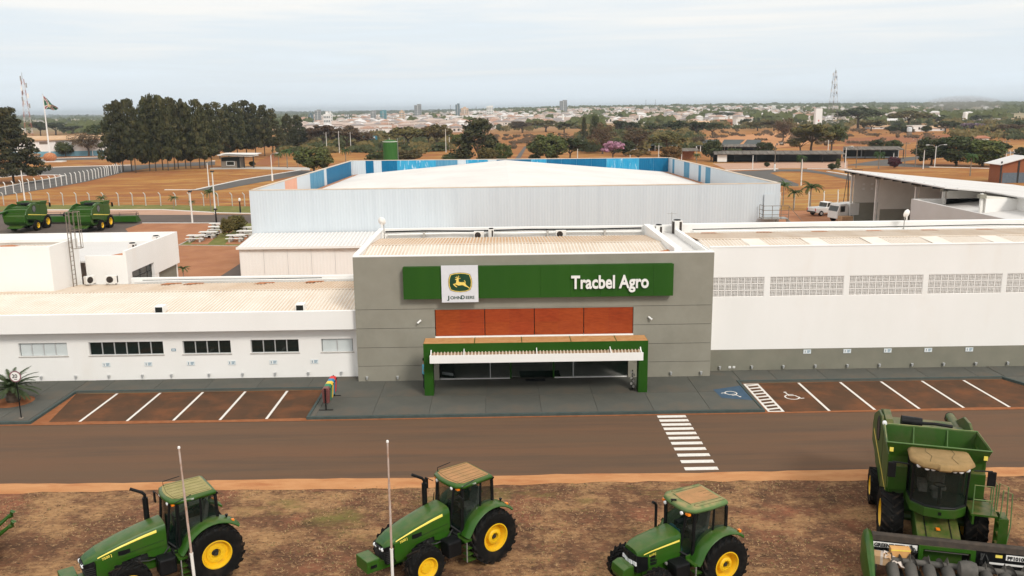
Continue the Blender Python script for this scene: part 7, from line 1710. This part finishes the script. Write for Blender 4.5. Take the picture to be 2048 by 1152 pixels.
# gatehouse
q = gd(466,336); gh = thing('gatehouse', 'small dark gatehouse with thin white flat canopy', 'building', (q.x,q.y,0)); W_ = 10.5
MB().box(-3.2,2.2,0,4,0,2.9).build('wall', M['steel_brown'], gh); MB().hexa([(-3.6,-1.6,3.55),(6.0,-1.6,3.15),(6.0,5,3.15),(-3.6,5,3.55)],[(-3.6,-1.6,3.75),(6.0,-1.6,3.35),(6.0,5,3.35),(-3.6,5,3.75)]).build('canopy', M['white'], gh); MB().hexa([(-2.4,-2.2,3.95),(7.4,-2.2,3.8),(7.4,3,3.8),(-2.4,3,3.95)],[(-2.4,-2.2,4.1),(7.4,-2.2,3.95),(7.4,3,3.95),(-2.4,3,4.1)]).build('upper_canopy', M['white'], gh)
for x in (3.0,5.6): MB().box(x,x+.25,.2,.5,0,3.3).build('column', M['dark_metal'], gh)
MB().box(-3.0,2.0,-.02,-.005,1.9,2.9).build('clerestory', M['dark'], gh); w_ = MB().box(-1.6,.4,-.06,-.025,.8,1.8).build('window', M['win_dark'], gh); MB().box(-1.72,.52,-.05,-.022,1.8,1.9).box(-1.72,.52,-.05,-.022,.7,.8).box(-1.72,-1.6,-.05,-.022,.8,1.8).box(.4,.52,-.05,-.022,.8,1.8).build('frame', M['white_clean'], w_); MB().box(1.2,2.0,-.05,-.021,0,2.1).build('door', M['black'], gh)
# long pale hall at left
a, b = gd(70,314), gd(262,310); hall = thing('long_hall', 'long pale hall with blue painted base behind the flagpole', 'building', (a.x,a.y,0), math.atan2(b.y-a.y,b.x-a.x)); L_ = (b-a).length*1.05; hz = AtY(120,274,a.y).z
MB().box(-8,L_,0,14,1.9,hz-1.2).build('wall', M['clad_white'], hall); MB().box(-8,L_,-.05,14,0,1.9).build('blue_base', mat('blue_wall_paint',(.16,.33,.42),(.2,.38,.46),rough=.9), hall)
MB().prism([(-.8,hz-1.2),(-.8,hz-.9),(7,hz+.3),(14.8,hz-.9),(14.8,hz-1.2)],'x',-8.5,L_+.5).build('roof', M['roof_tan'], hall)
for i in range(6): MB().box(2+i*5.5,5+i*5.5,-.06,-.01,hz-2.6,hz-1.7).build('window', M['steel_brown'], hall)
# green water tank
tq = AtY(780,284,140.0); gt = thing('water_tank', 'green cylindrical water tank behind the warehouse', 'tank', (tq.x,140,0))
MB().lathe([(1.16,0),(1.16,tq.z),(1.1,tq.z+.05),(.9,tq.z+.25),(0,tq.z+.4)],(0,0,0),'z',28).build('shell', M['tank_green'] if 'tank_green' in M else mat('tank_green_paint',(.03,.115,.022),(.045,.14,.03),scale=2,rough=.6,stretch=(3,3,.2)), gt, smooth=50)
for z in (2.5,5,7.5): MB().lathe([(1.16,z),(1.185,z+.02),(1.185,z+.06),(1.16,z+.08)],(0,0,0),'z',28).build('hoop', bpy.data.materials['tank_green_paint'], gt)
for s in (-.2,.2): MB().bar((1.22,s,0),(1.22,s,tq.z+.6),.025,5).build('ladder_rail', M['steel'], gt)
MB().lathe([(1.14,tq.z+.02),(1.2,tq.z+.03),(1.2,tq.z+.09),(1.14,tq.z+.1)],(0,0,0),'z',28,closed=True).build('rim', M['white_clean'], gt)
# blue billboard
q = gd(741,294); bb = thing('billboard', 'blue roadside billboard with blurred white lettering', 'billboard', (q.x,q.y,0)); d = (q-CAMP).dot(fw); k = d/FPX
MB().box(-14*k,14*k,-.1,.1,8*k,22*k).build('board', mat('billboard_blue',(.02,.14,.22),(.03,.19,.28),rough=.6,scale=1), bb)
for i in range(9): MB().box((-11+i*2.4)*k,(-9.2+i*2.4)*k,-.16,-.11,16*k,(19.5+(i%3)*.5)*k).build('letter_block', M['white_clean'], bb)
for x in (-10,10): MB().box((x-.7)*k,(x+.7)*k,-.08,.08,0,8*k).build('leg', M['dark_metal'], bb)
# carports
def carport(x0, x1, base, roof_py, label, back='dark', extra=None):
    a, b = gd(x0,base), gd(x1,base); h = AtY(x0,roof_py,a.y).z; ang = math.atan2(b.y-a.y,b.x-a.x); L_ = (b-a).length
    t = thing('carport', label, 'carport', (a.x,a.y,0), ang, 'long dark carports')
    rm_ = MB(); n = int(L_/1.1); w = L_/n
    for i in range(n): rm_.hexa([(i*w+.03,-1,h),( (i+1)*w-.03,-1,h),((i+1)*w-.03,6,h+.5),(i*w+.03,6,h+.5)],[(i*w+.03,-1,h+.12+.10*(i%2)),((i+1)*w-.03,-1,h+.12+.10*(i%2)),((i+1)*w-.03,6,h+.75),(i*w+.03,6,h+.75)])
    rm_.build('roof', M['carport_roof'], t); MB().box(0,L_,5.6,5.8,0,h+.4).build('back_screen', M[back], t)
    k = max(3,int(L_/5.5))
    for i in range(k+1): MB().box(i*L_/k-.1,i*L_/k+.1,-.1,.1,0,h+.05).build('post', M['dark_metal'], t)
    for i in range(k): MB().box(i*L_/k+.15,(i+1)*L_/k-.15,5.5,5.58,.4,h-.2).build('screen_panel', M['dark_metal' if i%2 else 'dark'], t)
    return t, L_, h
M['carport_roof'] = mat('grey_brown_fibre_roof', (.12,.105,.09), (.19,.165,.14), scale=.6, rough=.95, stretch=(2,.3,1))
cpt, cl, chh = carport(1427,1689,325,309,'long dark carport behind the brick car park')
MB().box(1.0,3.6,-.15,-.11,.2,chh-.1).build('white_panel', M['white_clean'], cpt)
carport(1692,1806,318,300,'second carport with pale rear panels right of the first','clad')
carport(1440,1520,302,294,'low open shed behind the first carport')
t = thing('porch_kiosk', 'brick-red open kiosk between palm and carport', 'kiosk', gd(1378,320)); MB().box(-2.2,2.2,3,3.2,0,2.6).build('wall', M['rustline'], t); [MB().box(x-.1,x+.1,-.1,.1,0,2.6).build('post', M['white_conc'], t) for x in (-2.2,2.2)]; MB().prism([(-.6,2.6),(1.5,3.4),(3.8,2.6)],'x',-2.7,2.7).build('roof', M['carport_roof'], t)
# dark shade-net plots
M['shade_net'] = mat('dark_shade_net', (.05,.062,.06), (.085,.095,.09), scale=.15, rough=.95)
for i, (p0, p1, p2, p3) in enumerate((((1262,292),(1322,290),(1312,278),(1262,279)),((1335,291),(1382,290),(1388,279),(1340,278)),((1393,292),(1433,291),(1440,279),(1392,279)),((1442,290),(1478,289),(1490,279),(1448,279)),((1486,289),(1520,288),(1522,280),(1494,279)))):
    P = [G(*p,2.0) for p in (p0,p1,p2,p3)]; t = thing('shade_house', 'dark shade-net plot on the orange slope, %s from the left' % ordn(i), 'shade house', (P[0].x,P[0].y,0), 0, 'shade-net plots'); o = P[0]
    MB().hexa([(p.x-o.x,p.y-o.y,1.9) for p in P],[(p.x-o.x,p.y-o.y,2.0) for p in P]).build('net_roof', M['shade_net'], t)
    for k in range(6): c_ = P[0].lerp(P[1],k/5); MB().box(c_.x-o.x-.12,c_.x-o.x+.12,c_.y-o.y-.12,c_.y-o.y+.12,0,1.9).build('post', M['white_conc'], t)
# brick house at right edge
q = gd(1999,366); bh = thing('brick_house', 'orange brick house with gabled roof at the right edge', 'building', (q.x,q.y,0)); hh = AtY(2005,329,q.y).z
M['brick'] = mat('orange_brick', (.24,.085,.04), (.31,.12,.06), scale=2.5, rough=.9, stretch=(1,1,4))
MB().prism([(0,0),(0,hh),(5.2,hh+1.4),(10.4,hh),(10.4,0)],'y',0,.25).box(0,10.4,.25,4,0,hh-.05).build('wall', M['brick'], bh)
for x in (0,3.4,6.8): MB().box(x-.12,x+.2,-.1,-.01,0,hh+.6).build('pillar', M['dark_metal'], bh)
MB().prism([(-.6,hh-.1),(5.2,hh+1.45),(5.2,hh+1.6),(-.7,hh+.02)],'y',-.7,5).prism([(5.21,hh+1.45),(11,hh-.1),(11.1,hh+.02),(5.21,hh+1.6)],'y',-.7,5).build('roof', M['roof_white'], bh)
MB().box(.4,6.4,-.05,-.012,0,hh*.55).build('shutter', mat('blue_grey_shutter',(.10,.13,.16),(.14,.17,.2),rough=.8), bh)
# other mid buildings
def simple_house(px, base, top, wpx, label, wall, roof_, name='house', group='scattered buildings before the town', depth=8, gable=True):
    q = G(px,base); d = (q-CAMP).dot(fw); w = wpx*d/FPX; h = (base-top)*d/FPX; z0 = TH(q.x,q.y)
    t = thing(name, label, 'building', (q.x,q.y,z0), 0, group)
    hw = w/2; e = h*(.62 if gable else .93)
    MB().box(-hw,hw,0,depth,0,e).build('wall', M[wall], t)
    if gable: MB().prism([(-.5,e),(depth/2,h),(depth+.5,e),(depth+.5,e-.15),(-.5,e-.15)],'x',-hw-.5,hw+.5).build('roof', M[roof_], t)
    else: MB().box(-hw-.3,hw+.3,-.3,depth+.3,e,h).build('roof', M[roof_], t)
    k = max(1,int(w/4))
    for i in range(k): x = -hw+w*(i+.5)/k; MB().box(x-.5,x+.5,-.05,-.005,e*.35,e*.75).build('window', M['dark'], t)
    return t
M['terracotta'] = mat('terracotta_tiles', (.30,.12,.065), (.38,.17,.10), scale=.5, rough=.9, rnd=.1); M['grey_roof'] = mat('weathered_grey_roof', (.30,.26,.23), (.40,.36,.33), scale=.3, rough=.9, rnd=.1)
for a in ((1961,282,272,34,'low orange-tiled house before the far fields','clad_white','terracotta'),(1838,263,251,26,'white box shed at the edge of the red field','white','white_conc','shed','scattered buildings before the town',8,False),(1290,252,243,46,'white flat factory block in the tree belt','white','white_conc','factory','scattered buildings before the town',20,False),(1399,252,243,70,'long cream-roofed hall before the town','clad_white','roof_tan'),(1450,252,240,34,'red-roofed hall right of the cream hall','brick','terracotta'),(1483,255,239,22,'white two-storey house beside the red-roofed hall','white','white_conc','house','scattered buildings before the town',10,False),(1548,246,234,70,'long tan-roofed hall behind the bare slope','clad_white','roof_tan'),(1598,248,236,40,'tan-roofed hall left of the white tower','clad_white','grey_roof'),(1655,252,243,30,'white low building at the mast foot','white','grey_roof'),(1700,250,242,40,'grey-roofed house right of the mast','clad_white','grey_roof'),(1785,248,238,26,'white vaulted shed under the spreading tree','white','roof_white'),(1895,244,234,60,'long white-roofed factory below the smoke','clad_white','roof_white'),(1985,246,238,60,'long factory on the far right','clad_white','grey_roof'),(1762,258,251,44,'tan house row behind the red field','clad_white','roof_tan'),(1872,262,252,40,'tan hall right of the white shed','clad_white','roof_tan'),(726,266,258,30,'white-roofed shed behind the brown trees','clad_white','roof_white'),(40,316,308,40,'low pale building behind the left pine','clad_white','roof_tan')): simple_house(*a)
def slab_tower(px, d, base, top, wpx, label, m, kind='slab'):
    q = G(px,300); x = d*q.x/q.y; z0 = TH(x,d); h = AtY(px,top,d).z-z0; w = wpx*d/FPX
    t = thing('water_tower', label, 'water tower', (x,d,z0), 0, 'white water towers')
    if kind == 'slab': MB().box(-w/2,w/2,-w*.4,w*.4,0,h).build('shaft', M[m], t); MB().box(-w*.25,w*.25,-w*.2,w*.2,h,h+.8).build('cap', M['steel'], t); MB().box(-.3,.3,-w*.4-.03,-w*.4-.01,h*.45,h*.52).build('emblem', M['red'], t)
    else: MB().lathe([(w/2,0),(w/2,h),(w*.4,h+.3),(0,h+.5)],(0,0,0),'z',18).build('shaft', M[m], t); MB().lathe([(w*.2,h),(w*.2,h+1),(0,h+1)],(0,0,0),'z',8).build('cap', M['steel'], t)
slab_tower(1632,520,250,217,13,'tall white rectangular water tower beside the lattice mast','white'); slab_tower(1924,640,245,225,8.5,'white round water tower on the right horizon','white','round'); slab_tower(1126,900,246,229,4,'slim white water tower among the town roofs','white','round')
q = gd(1818,272); t = thing('water_tank', 'small pale tank on a stand in the red field', 'tank', (q.x,q.y,0)); MB().lathe([(1.2,2.2),(1.2,4.2),(0,4.5)],(0,0,0),'z',12).build('shell', M['sign_plate'], t); MB().box(-.9,.9,-.9,.9,0,2.2).build('stand', M['steel_brown'], t)

# ------------------------------------------------------------------ the far town
WC = [mat('town_wall_%d' % i, c, tuple(min(1,q*1.1) for q in c), scale=.3, rough=.9) for i, c in enumerate(((.70,.67,.64),(.62,.55,.50),(.74,.73,.72),(.56,.47,.43)))]
RC = [mat('town_roof_%d' % i, c, tuple(min(1,q*1.15) for q in c), scale=.3, rough=.9) for i, c in enumerate(((.36,.22,.16),(.44,.35,.30),(.60,.57,.55),(.26,.23,.22)))]
def house_mesh(mb, w, d, h, rh, wi, ri, M4=None):
    st = len(mb.v)
    mb.box(-w/2,w/2,-d/2,d/2,0,h,wi); e = .4
    b = [(-w/2-e,-d/2-e,h),(w/2+e,-d/2-e,h),(w/2+e,d/2+e,h),(-w/2-e,d/2+e,h),(-w/2+d*.35,0,h+rh),(w/2-d*.35,0,h+rh)]
    mb.add(b,[(0,1,5,4),(1,2,5),(2,3,4,5),(3,0,4)],ri)
    mb.box(-w*.3,-w*.12,-d/2-.06,-d/2-.01,h*.3,h*.7,8); mb.box(w*.1,w*.28,-d/2-.06,-d/2-.01,h*.3,h*.7,8)
    if M4 is not None: mb.xform(M4, st)
rr = random.Random(12); spots = []
for _ in range(5400):
    px = rr.uniform(560,1990) if rr.random() < .85 else rr.uniform(-50,2100); d = (620 if 600 < px < 1000 else 820)+2300*rr.random()**1.05
    dens = smooth(560,700,px)*(1-.75*smooth(1500,1750,px)) if d > 600 else 0
    if px < 560: dens = .12
    if px > 1500: dens *= .8 if d < 1500 else .5
    if rr.random() > dens: continue
    q = G(px,300); x = d*q.x/q.y; spots.append((d,x,rr.uniform(7,13),rr.uniform(6,9),rr.choice((3,3.2,3.4,5.8)),rr.uniform(1.0,1.9),rr.randrange(4),rr.randrange(4),rr.uniform(-.5,.5)+rr.choice((0,1.57))))
spots.sort()
vari = []
for i in range(14):
    mb = MB(); house_mesh(mb, rr.uniform(7.5,12), rr.uniform(6,9), rr.choice((3.0,3.3,5.6)), rr.uniform(1.1,1.9), i%4, 4+(i*3)%4); vari.append(mb.mesh('house', WC+RC+[M['dark']]))
for i, s in enumerate(spots[:300]):
    o = inst('house', vari[i%14], None, (s[1],s[0],TH(s[1],s[0])-.1), s[8]); tag(o, 'tiny far town house with pale walls and hipped roof', 'house', 'houses of the far town')
mb = MB()
for s in spots[300:]:
    house_mesh(mb, s[2], s[3], s[4], s[5], s[6], 4+s[7], Matrix.Translation((s[1],s[0],TH(s[1],s[0])-.1)) @ Matrix.Rotation(s[8],4,'Z'))
tag(mb.build('town_houses', WC+RC+[M['dark']]), 'mass of small pale roofs of the far town', 'houses', kind='stuff')
# high-rise blocks
M['hr_grey'] = mat('tower_grey', (.24,.25,.26), (.29,.29,.30), rough=.8, scale=.05); M['hr_white'] = mat('tower_white', (.70,.69,.67), (.76,.75,.73), rough=.8, scale=.05); M['hr_cream'] = mat('tower_cream', (.55,.40,.29), (.60,.45,.34), rough=.8, scale=.05); M['hr_blue'] = mat('tower_blue_grey', (.10,.15,.18), (.14,.19,.22), rough=.6, scale=.05); M['hr_teal'] = mat('tower_teal_glass', (.06,.20,.24), (.09,.24,.28), rough=.4, scale=.05); M['hr_win'] = mat('tower_windows', (.10,.12,.13), (.16,.18,.19), rough=.5, scale=.1)
for (px, d, top, w, m, st_, lb) in ((625,1500,229,9,'hr_blue',0,'low blue-grey tower at the left of the skyline'),(639,1700,219,11,'hr_grey',1,'grey-white residential tower at the left of the skyline'),(657,950,228,13,'hr_white',0,'broad white tower in front at the left of the skyline'),(664,1500,226,7,'hr_white',0,'slim white tower behind the broad white one'),(749,1700,221,10,'hr_grey',1,'grey tower right of the white tower'),(769,1600,220,12,'hr_teal',1,'teal glass tower with stepped top'),(806,1700,223,10,'hr_cream',0,'cream tower right of the teal tower'),(838,2000,208,13,'hr_grey',1,'tall grey tower in the middle of the skyline'),(917,2200,207,8,'hr_blue',1,'tall dark blue-grey tower'),(931,2100,216,14,'hr_cream',0,'peach block beside the dark tower'),(981,2200,211,13,'hr_white',1,'tall white tower with dark stripes'),(1127,2300,200,14,'hr_grey',1,'tallest grey twin-topped tower on the skyline'),(1118,1700,222,8,'hr_white',0,'pale tower left of the tallest tower'),(1085,2300,218,6,'hr_cream',0,'small cream tower left of the tallest tower'),(700,1400,238,16,'hr_white',0,'white mid-rise block in the town'),(1222,2300,216,10,'hr_cream',0,'low pink block on the town crest')):
    d *= .72
    q = G(px,300); x = d*q.x/q.y; z0 = TH(x,d); h = AtY(px,top,d).z-z0; W_ = w*d/FPX
    t = thing('tower_block', lb, 'building', (x,d,z0), 0, 'tower blocks on the skyline')
    MB().box(-W_/2,W_/2,0,W_*.8,0,h*(.93 if st_ else 1)).build('body', M[m], t)
    if st_: MB().box(-W_*.1,W_/2,.05,W_*.7,h*.93,h).build('top_storey', M[m], t)
    else: MB().box(-W_*.2,W_*.2,W_*.2,W_*.6,h,h+2).build('lift_house', M[m], t)
    n = 4
    for i in range(n):
        a = -W_/2+W_*(i+.22)/n; nf = max(4,int(h*.93/3.1)); wb = MB()
        for f_ in range(nf): wb.box(a,a+W_*.56/n,-.12,-.01,f_*3.1+1.0,f_*3.1+2.5)
        wb.build('window_column', M['hr_win'], t)
    MB().box(-W_*.03,W_*.03,-.3,-.01,0,h*.92).build('pilaster', M['hr_white'], t)
# tree masses between the houses
def blob_mass(name, label, pts, leaf, cs, npc):
    mb = MB(); r2 = random.Random(77)
    for (x, y, w, h) in pts:
        z0 = TH(x,y)
        for _ in range(npc):
            v = Vector((r2.gauss(0,.4),r2.gauss(0,.4),r2.uniform(-.9,1))); p = Vector((x+v.x*w,y+v.y*w,z0+h*.55+v.z*h*.45*(1-.3*abs(v.x))))
            card(mb, p, Vector((r2.uniform(-.4,.4),-1+r2.uniform(-.6,.6),r2.uniform(0,1))), cs*r2.uniform(.6,1.4), r2)
    return tag(mb.build(name, M[leaf]), label, 'trees', kind='stuff')
r2 = random.Random(5); A1 = []; A2 = []
for _ in range(1500):
    px = r2.uniform(-80,2130); d = 650+2700*r2.random(); q = G(px,300); x = d*q.x/q.y
    k = 1.0 if d > 2500 and px > 600 else (.62 if px > 1550 else .42)
    if 600 < px < 1060 and r2.random() < (.82 if d < 1300 else .5): continue
    if r2.random() < k: A1.append((x,d,r2.uniform(6,16),r2.uniform(5,9)))
for _ in range(420):
    px = r2.uniform(980,2130); d = 2550+r2.uniform(-150,500); q = G(px,300); A1.append((d*q.x/q.y,d,r2.uniform(15,35),r2.uniform(7,12)))
for _ in range(260):
    px = r2.uniform(-80,1050); d = 3300+r2.uniform(0,3500); q = G(px,300); A2.append((d*q.x/q.y,d,r2.uniform(30,80),r2.uniform(6,11)))
for _ in range(300):
    px = r2.uniform(1400,2130); d = 2900+r2.uniform(0,2500); q = G(px,300); A2.append((d*q.x/q.y,d,r2.uniform(30,80),r2.uniform(8,13)))
blob_mass('far_trees', 'hazy green tree masses between the houses of the far town', A1, 'mid_leaf', 4.5, 26); blob_mass('far_woods', 'blue-green woods along the horizon', A2, 'dark_leaf', 12, 22)
A3 = []
for _ in range(620):
    px = r2.uniform(990,2100); d = 360+r2.uniform(0,330); q = G(px,300); x = d*q.x/q.y
    if 985 < px < 1170 and d < 600: continue
    if 1380 < px < 1620 and d < 560: continue
    if 1690 < px < 1905 and d < 560: continue
    A3.append((x,d,r2.uniform(2,5),r2.uniform(2.2,6)))
for _ in range(330):
    px = r2.uniform(560,900); d = 320+r2.uniform(0,260); q = G(px,300); A3.append((d*q.x/q.y,d,r2.uniform(2,4),r2.uniform(1.5,3.8)))
for _ in range(170):
    px = r2.uniform(1155,1400); d = 300+r2.uniform(0,160); q = G(px,300); A3.append((d*q.x/q.y,d,r2.uniform(2,4),r2.uniform(2,4.5)))
blob_mass('scrub', 'olive scrub and hedges before the town', A3[::2], 'olive_leaf', 1.0, 60); blob_mass('scrub', 'dark green scrub and hedges before the town', A3[1::2], 'dark_leaf', 1.0, 60)
A4 = []
for _ in range(60):
    px = r2.uniform(985,1170); d = 330+r2.uniform(0,200); q = G(px,300); A4.append((d*q.x/q.y,d,r2.uniform(1,3),r2.uniform(.8,1.6)))
for _ in range(80):
    px = r2.uniform(1380,1960); d = 330+r2.uniform(0,220); q = G(px,300); A4.append((d*q.x/q.y,d,r2.uniform(1,4),r2.uniform(1,2.2)))
blob_mass('dry_scrub', 'rust-brown dry scrub on the orange slopes', A4, 'brown_leaf', .7, 45)

# ------------------------------------------------------------------ dry grass tufts on the near lawn
gm = MB(); rr = random.Random(31)
def patchy(x, y): return math.sin(x*.9+math.sin(y*.7)*1.5)+math.sin(y*1.3+x*.35)+.8*math.sin(x*2.3-y*1.9)
for _ in range(42000):
    y = rr.uniform(17.5,32.75); hwid = y*.66+2; x = rr.uniform(-hwid,hwid)
    if patchy(x,y) < rr.uniform(-.8,2.0): continue
    h = rr.uniform(.015,.055); k = 0 if rr.random() < .62 else (1 if rr.random() < .6 else 2)
    for _b in range(3):
        a = rr.uniform(0,6.283); l = rr.uniform(.03,.10); w = .014; dx, dy = math.cos(a), math.sin(a)
        gm.v += [(x-dy*w,y+dx*w,.004),(x+dy*w,y-dx*w,.004),(x+dx*l,y+dy*l,.004+h)]; n = len(gm.v); gm.f.append((n-3,n-2,n-1)); gm.m.append(k)
tag(gm.build('dry_grass', [mat('straw_blade',(.34,.21,.105),(.44,.28,.145),rough=.9), mat('brown_blade',(.16,.09,.055),(.24,.14,.085),rough=.9), mat('olive_blade',(.16,.14,.05),(.22,.18,.07),rough=.9)]), 'short dead grass tufts over the foreground lawn', 'grass', kind='stuff')

# ------------------------------------------------------------------ haze and smoke
def volume_mat(name, col, dens, noise=None):
    m = bpy.data.materials.new(name); m.use_nodes = True; N = m.node_tree.nodes; L = m.node_tree.links; N.remove(N['Principled BSDF'])
    v = N.new('ShaderNodeVolumePrincipled'); v.inputs['Color'].default_value = (*col,1); v.inputs['Density'].default_value = dens; v.inputs['Anisotropy'].default_value = .6
    L.new(v.outputs[0], N['Material Output'].inputs['Volume']); return m
hz_ = MB().box(-10700,10700,-280,9050,min(TH(x*100,y*100) for x in range(-106,107,4) for y in range(4,91,2))-1.2,48).build('haze', volume_mat('haze_air', (.86,.94,1.0), .00016)); tag(hz_, 'thin pale haze over the whole valley', kind='stuff')
sm = MB(); rr = random.Random(9)
tp = AtY(1925,224,1150.0)
sm.lathe([(0,-14),(22,-12),(34,-6),(36,1),(28,8),(14,13),(0,15)],(0,0,0),'z',20)
so_ = sm.build('smoke', volume_mat('tan_dust_cloud', (.80,.72,.66), .012), smooth=60); so_.location = (tp.x,1150,TH(tp.x,1150)+14); so_.scale = (1.5,.8,.75)
tag(so_, 'pale dust cloud drifting over the far factory on the right', 'smoke', kind='stuff')
